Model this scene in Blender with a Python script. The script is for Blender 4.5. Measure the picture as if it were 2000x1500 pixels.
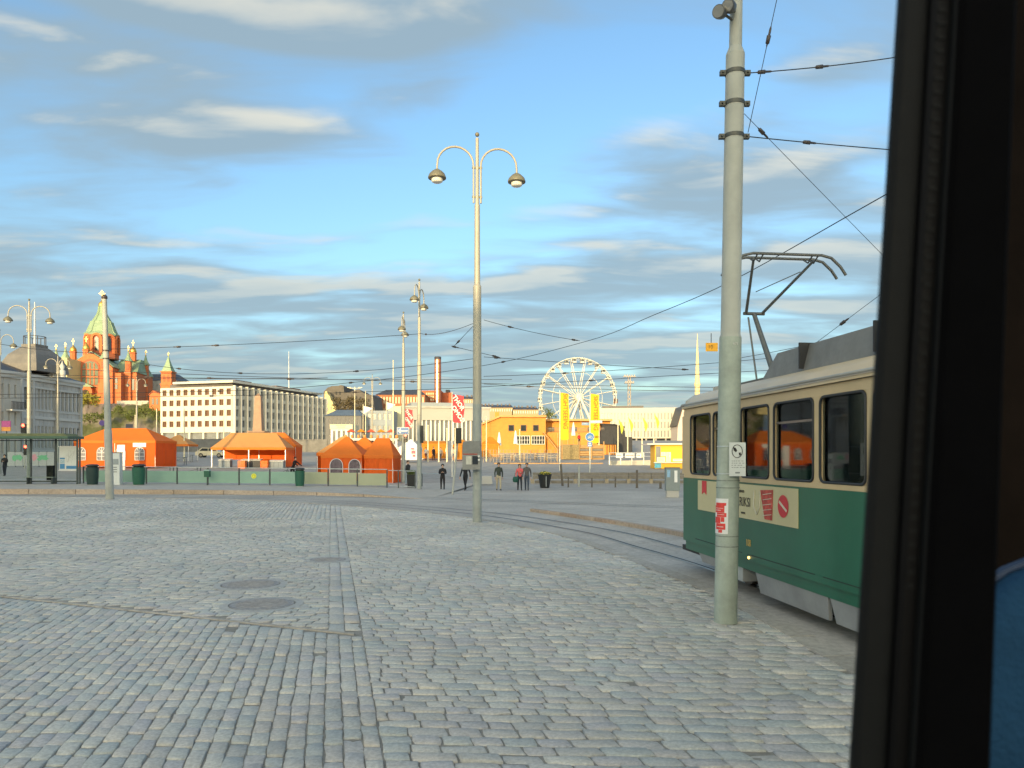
import bpy, math, random
import numpy as np
from mathutils import Vector, Matrix

# ------------------------------------------------------------------ camera, sky, sun, exposure
scn = bpy.context.scene
for o in list(bpy.data.objects):
    bpy.data.objects.remove(o)
COL = scn.collection
R = math.radians
rnd = random.Random(7)
CAM_Z = 2.2
cam_data = bpy.data.cameras.new('camera')
cam = bpy.data.objects.new('camera', cam_data)
COL.objects.link(cam)
cam.location = (0, 0, CAM_Z)
cam.rotation_euler = (R(90), 0, 0)
cam_data.sensor_width = 36
cam_data.lens = 27
cam_data.shift_y = 0.07
cam_data.clip_start = 0.05
cam_data.clip_end = 6000
cam_data.dof.use_dof = True
cam_data.dof.focus_distance = 22
cam_data.dof.aperture_fstop = 6.5
scn.camera = cam

SUN_EL = R(7.0)
SUN_AZ = (-0.24, -0.971)                      # horizontal direction towards the sun
sun_vec = Vector((SUN_AZ[0]*math.cos(SUN_EL), SUN_AZ[1]*math.cos(SUN_EL), math.sin(SUN_EL)))
sd = bpy.data.lights.new('sun', 'SUN')
sd.energy = 2.0
sd.angle = R(0.5)
sd.color = (1.0, 0.71, 0.38)
sun = bpy.data.objects.new('sun', sd)
COL.objects.link(sun)
sun.rotation_euler = (-sun_vec).to_track_quat('-Z', 'Y').to_euler()

world = bpy.data.worlds.new('World')
scn.world = world
world.use_nodes = True
scn.view_settings.view_transform = 'Standard'
scn.view_settings.look = 'None'
scn.view_settings.exposure = 1.5
scn.view_settings.gamma = 1
scn.view_settings.use_curve_mapping = False
scn.cycles.use_denoising = True
scn.cycles.max_bounces = 5
scn.cycles.diffuse_bounces = 2
world.cycles.sampling_method = 'MANUAL'
world.cycles.sample_map_resolution = 512
scn.cycles.transparent_max_bounces = 12


def build_sky():
    nt = world.node_tree
    nt.nodes.clear()
    N = nt.nodes.new
    L = nt.links.new
    out = N('ShaderNodeOutputWorld')
    bg = N('ShaderNodeBackground')
    bg.inputs['Strength'].default_value = 0.15
    L(bg.outputs[0], out.inputs[0])
    sky = N('ShaderNodeTexSky')
    sky.sky_type = 'NISHITA'
    sky.sun_disc = False
    sky.sun_elevation = SUN_EL
    sky.sun_rotation = math.atan2(SUN_AZ[0], SUN_AZ[1])
    sky.air_density = 1.0
    sky.dust_density = 2.4
    sky.ozone_density = 2.4
    tc = N('ShaderNodeTexCoord')
    sep = N('ShaderNodeSeparateXYZ')
    L(tc.outputs['Generated'], sep.inputs[0])

    def math_(op, a, b=None, clamp=False):
        n = N('ShaderNodeMath')
        n.operation = op
        n.use_clamp = clamp
        for i, v in enumerate((a, b)):
            if v is None:
                continue
            if isinstance(v, (int, float)):
                n.inputs[i].default_value = v
            else:
                L(v, n.inputs[i])
        return n.outputs[0]

    def smooth(v, a, b):
        n = N('ShaderNodeMapRange')
        n.interpolation_type = 'SMOOTHSTEP'
        n.inputs['From Min'].default_value = a
        n.inputs['From Max'].default_value = b
        L(v, n.inputs['Value'])
        return n.outputs[0]
    X, Y, Z = sep.outputs
    zz = math_('MAXIMUM', Z, 0.0)
    az = math_('ARCTAN2', X, Y)
    el = math_('ARCSINE', Z)

    def blob(a0, e0, wa, we, tilt, up):
        da = math_('SUBTRACT', az, a0)
        de = math_('SUBTRACT', math_('SUBTRACT', el, e0-up), math_('MULTIPLY', da, tilt))
        a2 = math_('POWER', math_('ABSOLUTE', math_('DIVIDE', da, wa)), 2)
        e2 = math_('POWER', math_('ABSOLUTE', math_('DIVIDE', de, we)), 2)
        return math_('POWER', 2.718, math_('MULTIPLY', math_('ADD', a2, e2), -1.0))

    def density(up):
        """cloud amount in this direction, or a little higher up"""
        den = math_('ADD', zz, 0.12+up)
        u = math_('DIVIDE', X, den)
        v = math_('DIVIDE', Y, den)

        def cloud(scale, seed, detail, sx):
            c = N('ShaderNodeCombineXYZ')
            L(math_('MULTIPLY', u, sx), c.inputs[0])
            L(v, c.inputs[1])
            c.inputs[2].default_value = seed
            n = N('ShaderNodeTexNoise')
            n.inputs['Scale'].default_value = scale
            n.inputs['Detail'].default_value = detail
            n.inputs['Roughness'].default_value = 0.50
            n.inputs['Distortion'].default_value = 0.35
            L(c.outputs[0], n.inputs['Vector'])
            return n.outputs['Fac']
        d = math_('ADD', math_('MULTIPLY', cloud(1.25, 3.7, 3, 0.5), 0.46), math_('MULTIPLY', cloud(4.4, 9.0, 6, 0.42), 0.54))
        bias = None
        for args, k in CLOUDS:
            q = math_('MULTIPLY', blob(*args, up), k)
            bias = q if bias is None else math_('ADD', bias, q)
        low = math_('MULTIPLY', smooth(el, 0.42, 0.12), 0.105)
        return math_('ADD', d, math_('ADD', bias, low))
    # az, el, width, height, tilt -> amount: the banks of cloud in view and the clear gaps between them
    CLOUDS = [((-0.40, 0.408, 0.15, 0.028, 0.02), 0.16), ((-0.27, 0.385, 0.17, 0.040, 0.16), 0.18), ((-0.46, 0.37, 0.16, 0.018, 0.05), 0.13), ((-0.22, 0.500, 0.26, 0.032, 0.05), 0.19), ((-0.44, 0.50, 0.14, 0.02, 0.0), 0.10), ((-0.42, 0.462, 0.20, 0.012, 0.0), -0.10),
              ((0.19, 0.375, 0.12, 0.020, 0.0), 0.13), ((0.30, 0.33, 0.20, 0.028, 0.10), 0.15), ((0.36, 0.43, 0.14, 0.035, 0.1), 0.16), ((0.22, 0.225, 0.26, 0.030, 0.05), 0.15), ((0.05, 0.27, 0.14, 0.010, 0.0), 0.06),
              ((0.02, 0.46, 0.12, 0.07, 0.0), -0.13), ((0.20, 0.47, 0.12, 0.05, 0.0), -0.10), ((-0.14, 0.33, 0.24, 0.022, 0.0), -0.08), ((-0.02, 0.36, 0.09, 0.05, 0.0), -0.10)]
    e0 = density(0.0)
    e1 = density(0.022)
    cover = math_('MULTIPLY', smooth(e0, 0.42, 0.66), 0.88)
    # the sun stands low behind the viewer: upper edges catch it, bellies stay grey
    shade = smooth(math_('SUBTRACT', e0, e1), 0.025, 0.15)
    thin = math_('SUBTRACT', 1.0, math_('MULTIPLY', smooth(e0, 0.60, 0.82), 0.45))
    height = smooth(el, 0.05, 0.42)
    lit = math_('MULTIPLY', math_('MULTIPLY', shade, thin), math_('ADD', 0.45, math_('MULTIPLY', height, 0.55)), True)
    mixc = N('ShaderNodeMix')
    mixc.data_type = 'RGBA'
    L(lit, mixc.inputs['Factor'])
    mixc.inputs[6].default_value = (0.88, 1.11, 1.30, 1)
    mixc.inputs[7].default_value = (2.15, 1.95, 1.64, 1)
    # clouds towards the sun, out of view, boosted to brighten and warm the ground
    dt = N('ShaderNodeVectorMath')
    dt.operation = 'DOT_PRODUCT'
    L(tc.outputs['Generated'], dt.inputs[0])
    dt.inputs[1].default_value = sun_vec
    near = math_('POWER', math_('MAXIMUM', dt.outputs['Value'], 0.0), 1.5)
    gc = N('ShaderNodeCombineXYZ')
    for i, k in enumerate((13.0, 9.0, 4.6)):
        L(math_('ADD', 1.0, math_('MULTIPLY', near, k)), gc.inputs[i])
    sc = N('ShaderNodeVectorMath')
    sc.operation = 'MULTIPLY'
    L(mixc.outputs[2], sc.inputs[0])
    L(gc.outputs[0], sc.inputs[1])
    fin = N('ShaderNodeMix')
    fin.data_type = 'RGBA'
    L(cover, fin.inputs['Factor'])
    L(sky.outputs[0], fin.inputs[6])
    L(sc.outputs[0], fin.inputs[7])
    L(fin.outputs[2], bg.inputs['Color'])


build_sky()

# ------------------------------------------------------------------ helpers
def W(px, py, Y):
    """a point of the place from its bearing in the 2000 x 1500 photograph and its distance"""
    return Vector(((px-1000)/1500*Y, Y, CAM_Z-(py-890)/1500*Y))


def wx(px, Y):
    return (px-1000)/1500*Y


def wz(py, Y):
    return CAM_Z-(py-890)/1500*Y


G_PTS = [(-500, 0), (45, 0), (56, 0.15), (75, 1.0), (100, 1.6), (150, 3.0), (175, 5.0), (220, 6.6), (300, 7.0), (6000, 7.0)]


def g(Y):
    for (a, za), (b, zb) in zip(G_PTS, G_PTS[1:]):
        if Y <= b:
            return za+(zb-za)*(Y-a)/(b-a)
    return 7.0


MATS = {}


def mat(name, col, rough=0.7, metal=0.0, var=0.12, scale=6.0, bump=0.0, bscale=40.0, emit=None, estr=0.0, spec=0.4, dirt=0.0):
    if name in MATS:
        return MATS[name]
    m = bpy.data.materials.new(name)
    m.use_nodes = True
    nt = m.node_tree
    N = nt.nodes.new
    L = nt.links.new
    b = nt.nodes['Principled BSDF']
    b.inputs['Roughness'].default_value = rough
    b.inputs['Metallic'].default_value = metal
    b.inputs['Specular IOR Level'].default_value = spec
    tc = N('ShaderNodeTexCoord')
    n = N('ShaderNodeTexNoise')
    n.inputs['Scale'].default_value = scale
    n.inputs['Detail'].default_value = 5
    n.inputs['Roughness'].default_value = 0.65
    L(tc.outputs['Object'], n.inputs['Vector'])
    r = N('ShaderNodeMapRange')
    r.inputs['From Min'].default_value = 0.25
    r.inputs['From Max'].default_value = 0.75
    r.inputs['To Min'].default_value = 1-var
    r.inputs['To Max'].default_value = 1+var
    L(n.outputs['Fac'], r.inputs['Value'])
    mx = N('ShaderNodeVectorMath')
    mx.operation = 'SCALE'
    mx.inputs[0].default_value = col[:3]
    L(r.outputs[0], mx.inputs['Scale'])
    colour = mx.outputs[0]
    if dirt:
        n2 = N('ShaderNodeTexNoise')
        n2.inputs['Scale'].default_value = scale*0.3
        n2.inputs['Detail'].default_value = 8
        mp = N('ShaderNodeMapping')
        mp.inputs['Scale'].default_value = (1, 1, 0.18)
        L(tc.outputs['Object'], mp.inputs['Vector'])
        L(mp.outputs[0], n2.inputs['Vector'])
        r2 = N('ShaderNodeMapRange')
        r2.inputs['From Min'].default_value = 0.5
        r2.inputs['From Max'].default_value = 0.7
        r2.inputs['To Max'].default_value = dirt
        L(n2.outputs['Fac'], r2.inputs['Value'])
        mm = N('ShaderNodeMix')
        mm.data_type = 'RGBA'
        L(r2.outputs[0], mm.inputs['Factor'])
        L(colour, mm.inputs[6])
        mm.inputs[7].default_value = (col[0]*0.45, col[1]*0.42, col[2]*0.38, 1)
        colour = mm.outputs[2]
    L(colour, b.inputs['Base Color'])
    if bump:
        n3 = N('ShaderNodeTexNoise')
        n3.inputs['Scale'].default_value = bscale
        n3.inputs['Detail'].default_value = 4
        L(tc.outputs['Object'], n3.inputs['Vector'])
        bp = N('ShaderNodeBump')
        bp.inputs['Strength'].default_value = bump
        bp.inputs['Distance'].default_value = 0.02
        L(n3.outputs['Fac'], bp.inputs['Height'])
        L(bp.outputs[0], b.inputs['Normal'])
    if emit:
        b.inputs['Emission Color'].default_value = (*emit, 1)
        b.inputs['Emission Strength'].default_value = estr
    MATS[name] = m
    return m


def brick_mat(name, c1, c2, mortar, bw, bh, rough=0.85):
    """brickwork too far off to tell the bricks apart: mottled colour only"""
    return mat(name, c1, rough, var=0.14, scale=1.4, dirt=0.12)


def glass_mat(name, col, rough=0.06):
    """dark window glass of a building: reflects the sky"""
    return mat(name, col, rough, 0.0, 0.25, 0.8, spec=0.9)


ROOTM = {}


class M:
    """collects shapes; build() links them as one mesh object"""
    def __init__(self):
        self.v, self.f, self.mi, self.sm = [], [], [], []

    def add(self, vs, fs, m=0, smooth=False):
        k = len(self.v)
        self.v.extend([tuple(p) for p in vs])
        for f in fs:
            self.f.append(tuple(i+k for i in f))
            self.mi.append(m)
            self.sm.append(smooth)
        return self

    def box(self, x0, x1, y0, y1, z0, z1, m=0):
        vs = [(x, y, z) for z in (z0, z1) for y in (y0, y1) for x in (x0, x1)]
        return self.add(vs, [(0, 2, 3, 1), (4, 5, 7, 6), (0, 1, 5, 4), (2, 6, 7, 3), (0, 4, 6, 2), (1, 3, 7, 5)], m)

    def obox(self, c, size, rz=0.0, m=0, taper=1.0):
        sx, sy, sz = (s/2 for s in size)
        ca, sa = math.cos(rz), math.sin(rz)
        vs = []
        for z in (-sz, sz):
            k = taper if z > 0 else 1.0
            for y in (-sy, sy):
                for x in (-sx, sx):
                    vs.append((c[0]+(x*ca-y*sa)*k, c[1]+(x*sa+y*ca)*k, c[2]+z))
        return self.add(vs, [(0, 2, 3, 1), (4, 5, 7, 6), (0, 1, 5, 4), (2, 6, 7, 3), (0, 4, 6, 2), (1, 3, 7, 5)], m)

    def prism(self, poly, vec, m=0):
        """planar polygon (3-D points) swept along vec, closed"""
        n = len(poly)
        vec = Vector(vec)
        vs = [Vector(p) for p in poly]+[Vector(p)+vec for p in poly]
        fs = [tuple(range(n))[::-1], tuple(range(n, 2*n))]
        fs += [(i, (i+1) % n, n+(i+1) % n, n+i) for i in range(n)]
        return self.add(vs, fs, m)

    def slab(self, poly, z0, z1, m=0):
        return self.prism([(p[0], p[1], z0) for p in poly], (0, 0, z1-z0), m)

    def tube(self, pts, r, n=8, m=0, smooth=True, caps=True):
        pts = [Vector(p) for p in pts]
        k = len(pts)
        rs = r if isinstance(r, (list, tuple)) else [r]*k
        vs, fs = [], []
        ref = None
        for i, p in enumerate(pts):
            d = (pts[min(i+1, k-1)]-pts[max(i-1, 0)]).normalized()
            if ref is None:
                a = Vector((0, 0, 1)) if abs(d.z) < 0.9 else Vector((1, 0, 0))
            else:
                a = ref
            a = (a-d*a.dot(d)).normalized()
            ref = a
            b = d.cross(a)
            for j in range(n):
                t = 2*math.pi*(j+0.5)/n
                vs.append(p+(a*math.cos(t)+b*math.sin(t))*rs[i])
        for i in range(k-1):
            for j in range(n):
                j2 = (j+1) % n
                fs.append((i*n+j, i*n+j2, (i+1)*n+j2, (i+1)*n+j))
        self.add(vs, fs, m, smooth)
        if caps:
            self.add(vs[:n], [tuple(range(n))[::-1]], m)
            self.add(vs[-n:], [tuple(range(n))], m)
        return self

    def bar(self, p, q, w, h, m=0):
        """box beam from p to q, w wide (sideways), h high"""
        p, q = Vector(p), Vector(q)
        d = (q-p).normalized()
        up = Vector((0, 0, 1)) if abs(d.z) < 0.95 else Vector((0, 1, 0))
        s = d.cross(up).normalized()*w/2
        t = s.cross(d).normalized()*h/2
        vs = [p-s-t, p+s-t, p+s+t, p-s+t, q-s-t, q+s-t, q+s+t, q-s+t]
        return self.add(vs, [(0, 1, 2, 3), (7, 6, 5, 4), (0, 4, 5, 1), (1, 5, 6, 2), (2, 6, 7, 3), (3, 7, 4, 0)], m)

    def lathe(self, prof, c=(0, 0, 0), n=12, m=0, smooth=True, rot=0.0):
        vs, fs = [], []
        k = len(prof)
        for (r, z) in prof:
            for j in range(n):
                t = 2*math.pi*j/n+rot
                vs.append((c[0]+r*math.cos(t), c[1]+r*math.sin(t), c[2]+z))
        for i in range(k-1):
            for j in range(n):
                j2 = (j+1) % n
                fs.append((i*n+j, i*n+j2, (i+1)*n+j2, (i+1)*n+j))
        self.add(vs, fs, m, smooth)
        if prof[0][0] > 1e-4:
            self.add(vs[:n], [tuple(range(n))[::-1]], m)
        if prof[-1][0] > 1e-4:
            self.add(vs[-n:], [tuple(range(n))], m)
        return self

    def ball(self, c, r, n=10, m=0, sz=1.0):
        k = max(5, n//2+1)
        prof = [(r*math.sin(math.pi*i/(k-1)), -r*sz*math.cos(math.pi*i/(k-1))) for i in range(k)]
        prof[0] = (0.0005, prof[0][1])
        prof[-1] = (0.0005, prof[-1][1])
        return self.lathe(prof, c, n, m)

    def disc(self, c, r, nrm, th, n=24, m=0):
        c, nrm = Vector(c), Vector(nrm).normalized()
        return self.tube([c, c+nrm*th], r, n, m, smooth=False)

    def mesh(self, name, mats):
        me = bpy.data.meshes.new(name)
        me.from_pydata(self.v, [], self.f)
        for mm in (mats if isinstance(mats, (list, tuple)) else [mats]):
            me.materials.append(mm)
        me.polygons.foreach_set('material_index', self.mi)
        me.polygons.foreach_set('use_smooth', self.sm)
        me.update()
        return me

    def build(self, name, mats, parent=None, world=False, **props):
        if parent is not None and world:
            inv = ROOTM[parent.name].inverted()
            self.v = [tuple(inv @ Vector(p)) for p in self.v]
        return place(name, self.mesh(name, mats), parent, **props)


def place(name, me, parent=None, loc=None, rz=None, **props):
    o = bpy.data.objects.new(name, me)
    COL.objects.link(o)
    if parent is not None:
        o.parent = parent
        ROOTM[o.name] = ROOTM[parent.name]
    else:
        ROOTM[o.name] = Matrix.Identity(4)
    if loc is not None:
        o.location = loc
    if rz is not None:
        o.rotation_euler = (0, 0, rz)
    for k, v in props.items():
        if v is not None:
            o[k] = v
    return o


def thing(name, label, cat, loc=(0, 0, 0), rz=0.0, group=None):
    o = bpy.data.objects.new(name, None)
    COL.objects.link(o)
    o.location = loc
    o.rotation_euler = (0, 0, rz)
    o.empty_display_size = 0.3
    o['label'] = label
    o['category'] = cat
    if group:
        o['group'] = group
    ROOTM[o.name] = Matrix.Translation(Vector(loc)) @ Matrix.Rotation(rz, 4, 'Z')
    return o


def copy_tree(src, loc=None, rz=None, label=None, parent=None, scale=None):
    c = src.copy()
    COL.objects.link(c)
    if parent is not None:
        c.parent = parent
    if loc is not None:
        c.location = loc
    if rz is not None:
        c.rotation_euler = (0, 0, rz)
    if scale is not None:
        c.scale = scale
    if label:
        c['label'] = label
    for ch in src.children:
        copy_tree(ch, parent=c)
    return c


def text(name, s, size, parent, loc, rot, material, extrude=0.004, align='CENTER', sx=1.0, bold=0.0):
    cu = bpy.data.curves.new(name, 'FONT')
    cu.body = s
    cu.size = size
    cu.extrude = extrude
    cu.offset = bold
    cu.resolution_u = 3
    cu.align_x = align
    cu.align_y = 'CENTER'
    tmp = bpy.data.objects.new(name, cu)
    COL.objects.link(tmp)
    me = bpy.data.meshes.new_from_object(tmp.evaluated_get(bpy.context.evaluated_depsgraph_get()))
    bpy.data.objects.remove(tmp)
    me.materials.clear()
    me.materials.append(material)
    o = place(name, me, parent, kind='stuff')
    o.location = loc
    o.rotation_euler = rot
    o.scale = (sx, 1, 1)
    return o


def catmull(pts, step=6):
    P = [Vector(p) for p in pts]
    P = [P[0]*2-P[1]]+P+[P[-1]*2-P[-2]]
    out = []
    for i in range(1, len(P)-2):
        for k in range(step):
            t = k/step
            a, b, c, d = P[i-1], P[i], P[i+1], P[i+2]
            out.append(0.5*((2*b)+(c-a)*t+(2*a-5*b+4*c-d)*t*t+(3*b-a-3*c+d)*t*t*t))
    out.append(P[-2])
    return out


def offset2d(pts, d):
    """polyline moved sideways by d (to the left of its direction)"""
    out = []
    for i, p in enumerate(pts):
        t = (pts[min(i+1, len(pts)-1)]-pts[max(i-1, 0)])
        n = Vector((-t.y, t.x, 0)).normalized()
        out.append(p+n*d)
    return out


def strip(m, a, b, z0, z1, k=0):
    """closed ribbon between polylines a and b"""
    for i in range(len(a)-1):
        q = [a[i], a[i+1], b[i+1], b[i]]
        vs = [(p[0], p[1], z0) for p in q]+[(p[0], p[1], z1) for p in q]
        m.add(vs, [(4, 5, 6, 7), (0, 3, 2, 1), (0, 1, 5, 4), (2, 3, 7, 6)], k)
    return m


def lowsheet(m, a, b, z, k=0):
    for i in range(len(a)-1):
        q = [a[i], a[i+1], b[i+1], b[i]]
        m.add([(p[0], p[1], z) for p in q], [(0, 1, 2, 3)], k)
    return m

# ------------------------------------------------------------------ ground, paving, tracks
def stone_mat(name, stops, rough=0.75, bumps=0.8, nscale=34):
    m = bpy.data.materials.new(name)
    MATS[name] = m
    m.use_nodes = True
    nt = m.node_tree
    N, L = nt.nodes.new, nt.links.new
    b = nt.nodes['Principled BSDF']
    b.inputs['Roughness'].default_value = rough
    b.inputs['Specular IOR Level'].default_value = 0.45
    ge = N('ShaderNodeNewGeometry')
    oi = N('ShaderNodeObjectInfo')
    s = N('ShaderNodeMath')
    s.operation = 'ADD'
    L(ge.outputs['Random Per Island'], s.inputs[0])
    L(oi.outputs['Random'], s.inputs[1])
    fr = N('ShaderNodeMath')
    fr.operation = 'FRACT'
    L(s.outputs[0], fr.inputs[0])
    cr = N('ShaderNodeValToRGB')
    cr.color_ramp.interpolation = 'LINEAR'
    els = cr.color_ramp.elements
    while len(els) < len(stops):
        els.new(0.5)
    for e, (p, c) in zip(els, stops):
        e.position = p
        e.color = (*c, 1)
    L(fr.outputs[0], cr.inputs[0])
    tc = N('ShaderNodeTexCoord')
    gp = ge.outputs['Position']
    n1 = N('ShaderNodeTexNoise')
    n1.inputs['Scale'].default_value = 0.35
    n1.inputs['Detail'].default_value = 6
    L(gp, n1.inputs['Vector'])
    n2 = N('ShaderNodeTexNoise')
    n2.inputs['Scale'].default_value = nscale
    n2.inputs['Detail'].default_value = 7
    n2.inputs['Roughness'].default_value = 0.7
    L(gp, n2.inputs['Vector'])
    r1 = N('ShaderNodeMapRange')
    r1.inputs['From Min'].default_value = 0.3
    r1.inputs['From Max'].default_value = 0.7
    r1.inputs['To Min'].default_value = 0.84
    r1.inputs['To Max'].default_value = 1.12
    L(n1.outputs['Fac'], r1.inputs['Value'])
    r2 = N('ShaderNodeMapRange')
    r2.inputs['From Min'].default_value = 0.3
    r2.inputs['From Max'].default_value = 0.7
    r2.inputs['To Min'].default_value = 0.70
    r2.inputs['To Max'].default_value = 1.22
    L(n2.outputs['Fac'], r2.inputs['Value'])
    mu = N('ShaderNodeMath')
    mu.operation = 'MULTIPLY'
    L(r1.outputs[0], mu.inputs[0])
    L(r2.outputs[0], mu.inputs[1])
    sc = N('ShaderNodeVectorMath')
    sc.operation = 'SCALE'
    L(cr.outputs[0], sc.inputs[0])
    L(mu.outputs[0], sc.inputs['Scale'])
    L(sc.outputs[0], b.inputs['Base Color'])
    bp = N('ShaderNodeBump')
    bp.inputs['Strength'].default_value = bumps
    bp.inputs['Distance'].default_value = 0.012
    L(n2.outputs['Fac'], bp.inputs['Height'])
    L(bp.outputs[0], b.inputs['Normal'])
    return m


SETT = stone_mat('granite_setts', [(0.0, (0.45, 0.43, 0.40)), (0.14, (0.54, 0.495, 0.45)), (0.28, (0.47, 0.475, 0.445)), (0.40, (0.56, 0.515, 0.465)), (0.52, (0.50, 0.465, 0.455)), (0.64, (0.54, 0.485, 0.435)), (0.76, (0.62, 0.57, 0.50)), (0.88, (0.49, 0.485, 0.455)), (1.0, (0.46, 0.46, 0.44))], 0.78, 0.55, 30)
EDGEM = stone_mat('grey_edging_stone', [(0.0, (0.40, 0.355, 0.31)), (0.5, (0.46, 0.41, 0.36)), (1.0, (0.42, 0.37, 0.31))], 0.8, 0.5, 9)
KERBM = stone_mat('red_granite_kerb', [(0.0, (0.40, 0.29, 0.22)), (0.4, (0.46, 0.35, 0.26)), (0.7, (0.42, 0.34, 0.28)), (1.0, (0.50, 0.37, 0.27))], 0.8, 0.4, 9)
ASPH = mat('asphalt', (0.36, 0.325, 0.295), 0.85, var=0.22, scale=1.2, bump=0.5, bscale=60)
PLAT = mat('platform_asphalt', (0.45, 0.405, 0.36), 0.85, var=0.2, scale=1.6, bump=0.4, bscale=60)
BED = mat('joint_sand', (0.28, 0.255, 0.225), 0.95, var=0.3, scale=8, bump=0.6, bscale=80)
STEEL = mat('rail_steel', (0.22, 0.20, 0.18), 0.35, 0.7, var=0.25, scale=2)
GROOVE = mat('rail_groove_dark', (0.03, 0.028, 0.026), 0.9)  # flat dark strip marking the groove beside the rail head
IRON = mat('cast_iron', (0.36, 0.335, 0.325), 0.6, 0.2, var=0.3, scale=12, bump=0.8, bscale=90)

# the land: one sheet to the horizon, rising gently beyond the market
gm = M()
ys = [-400, -60, 0, 20, 40, 45, 50, 56, 62, 68, 75, 87, 100, 125, 150, 160, 175, 200, 220, 260, 300, 600, 1500, 4000]
xs = [-3000, -800, -300, -150, -80, -40, 0, 40, 80, 150, 300, 800, 3000]
vs = [(x, y, g(y)-0.05) for y in ys for x in xs]
fs = [(j*len(xs)+i, j*len(xs)+i+1, (j+1)*len(xs)+i+1, (j+1)*len(xs)+i) for j in range(len(ys)-1) for i in range(len(xs)-1)]
gm.add(vs, fs)
gm.build('ground', ASPH, kind='structure', label='grey asphalt of the market square and streets beyond')

# tracks: the near rail of the near track as surveyed, everything else is offset from it
NEAR = catmull([(-70, 44.3, 0), (-46, 43.6, 0), (-28, 42.3, 0), (-14.5, 39.8, 0), (-8, 35.7, 0), (-1.8, 29.3, 0), (1.75, 22.8, 0), (2.95, 18.6, 0), (3.8, 15, 0), (4.4, 10, 0), (5.0, 5, 0), (5.6, 0, 0), (6.6, -8, 0)], 6)
CENTRE_A = offset2d(NEAR, 0.5)
FAR_A = offset2d(NEAR, 1.0)
EDGE_I = catmull([(-70, 43.4, 0), (-46, 42.7, 0), (-28, 41.3, 0), (-15.2, 38.7, 0), (-8.8, 34.9, 0), (-2.6, 28.7, 0), (0.85, 22.4, 0), (2.0, 18.3, 0), (2.72, 14.7, 0), (3.2, 12, 0), (3.45, 7.6, 0), (3.7, 4, 0), (4.1, 0, 0), (4.8, -8, 0)], 6)
EDGE_O = offset2d(EDGE_I, 0.32)
TRACK_B = catmull([(-70, 47.5, 0), (-40, 46.0, 0), (-18, 43.6, 0), (-9, 41.0, 0), (-2.6, 38.2, 0), (2.5, 35.0, 0), (6.9, 32.2, 0), (13, 29.0, 0), (24, 26, 0), (45, 24, 0)], 6)

# road sheet for the track zone: from the plaza edging out to beyond the second track
TRACKBED = stone_mat('track_setts', [(0, (0.43, 0.385, 0.34)), (1, (0.49, 0.435, 0.385))], 0.8, 0.5, 7)
tb = M()
outer = offset2d(EDGE_I, 14)
far = []
for p in EDGE_I:
    far.append(Vector((p.x+9 if p.y < 35 else p.x, p.y+11, 0)))
lowsheet(tb, EDGE_O, [Vector((p.x+16, max(p.y, 5)+13, 0)) for p in EDGE_O], -0.004)
tb.build('tram_road', TRACKBED, kind='structure', label='worn grey stone roadway carrying the curving tram tracks')


def rail(parent, line):
    m = M()
    lowsheet(m, offset2d(line, -0.035), offset2d(line, 0.035), 0.004, 0)
    lowsheet(m, offset2d(line, 0.035), offset2d(line, 0.095), 0.002, 1)
    lowsheet(m, offset2d(line, 0.095), offset2d(line, 0.125), 0.004, 0)
    return m.build('rail', [STEEL, GROOVE], parent)


ta = thing('tram_track', 'near curving tram track that the green tram stands on', 'tram track')
rail(ta, NEAR)
rail(ta, FAR_A)
tbk = thing('tram_track', 'far tram track sweeping past the platform towards the walkers', 'tram track')
rail(tbk, TRACK_B)
rail(tbk, offset2d(TRACK_B, 1.0))

# ---- the plaza: bed, edging, setts
xs_e = np.array([p.x for p in EDGE_I])[::-1]
ys_e = np.array([p.y for p in EDGE_I])[::-1]


def x_edge(y):
    return float(np.interp(y, ys_e, xs_e))


bedm = M()
lowsheet(bedm, EDGE_I, [Vector((-90, p.y, 0)) for p in EDGE_I], -0.014)
plaza = bedm.build('plaza_paving', BED, kind='structure', label='square paved with worn grey granite setts')
# flush edging stones
acc = [0.0]
for a, b in zip(EDGE_I, EDGE_I[1:]):
    acc.append(acc[-1]+(b-a).length)
acc = np.array(acc)
ex = np.array([[p.x, p.y] for p in EDGE_I])
eo = np.array([[p.x, p.y] for p in EDGE_O])


def at_len(arr, s):
    return np.array([np.interp(s, acc, arr[:, 0]), np.interp(s, acc, arr[:, 1])])


s = 25.0
while s < acc[-1]-2:
    ln = rnd.uniform(0.7, 1.1)
    a, b = at_len(ex, s+0.008), at_len(ex, s+ln-0.008)
    c, d = at_len(eo, s+ln-0.008), at_len(eo, s+0.008)
    m = M()
    z = 0.012+rnd.uniform(-0.003, 0.003)
    m.prism([(*a, -0.03), (*b, -0.03), (*c, -0.03), (*d, -0.03)], (0, 0, z+0.03))
    m.build('edging_stone', EDGEM, plaza)
    s += ln

STONES = []                                    # each a list of 4 ground corners


def strip_x(y):
    return -0.9-0.235*(y-5.45)


def line_b(x):
    return 9.7-0.424*(x+2.43)


def quad(a, b, c, d):
    STONES.append((a, b, c, d))


MANHOLES = [(wx(490, 13.1), 13.1, 0.47), (wx(512, 11.35), 11.35, 0.46), (wx(640, 16.2), 16.2, 0.36)]


def visible(x, y):
    return -0.80*y-1.5 < x < x_edge(y)+0.06 and y > 3.2


GAP = 0.0015
SD = Vector((-0.235, 1)).normalized()
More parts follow.
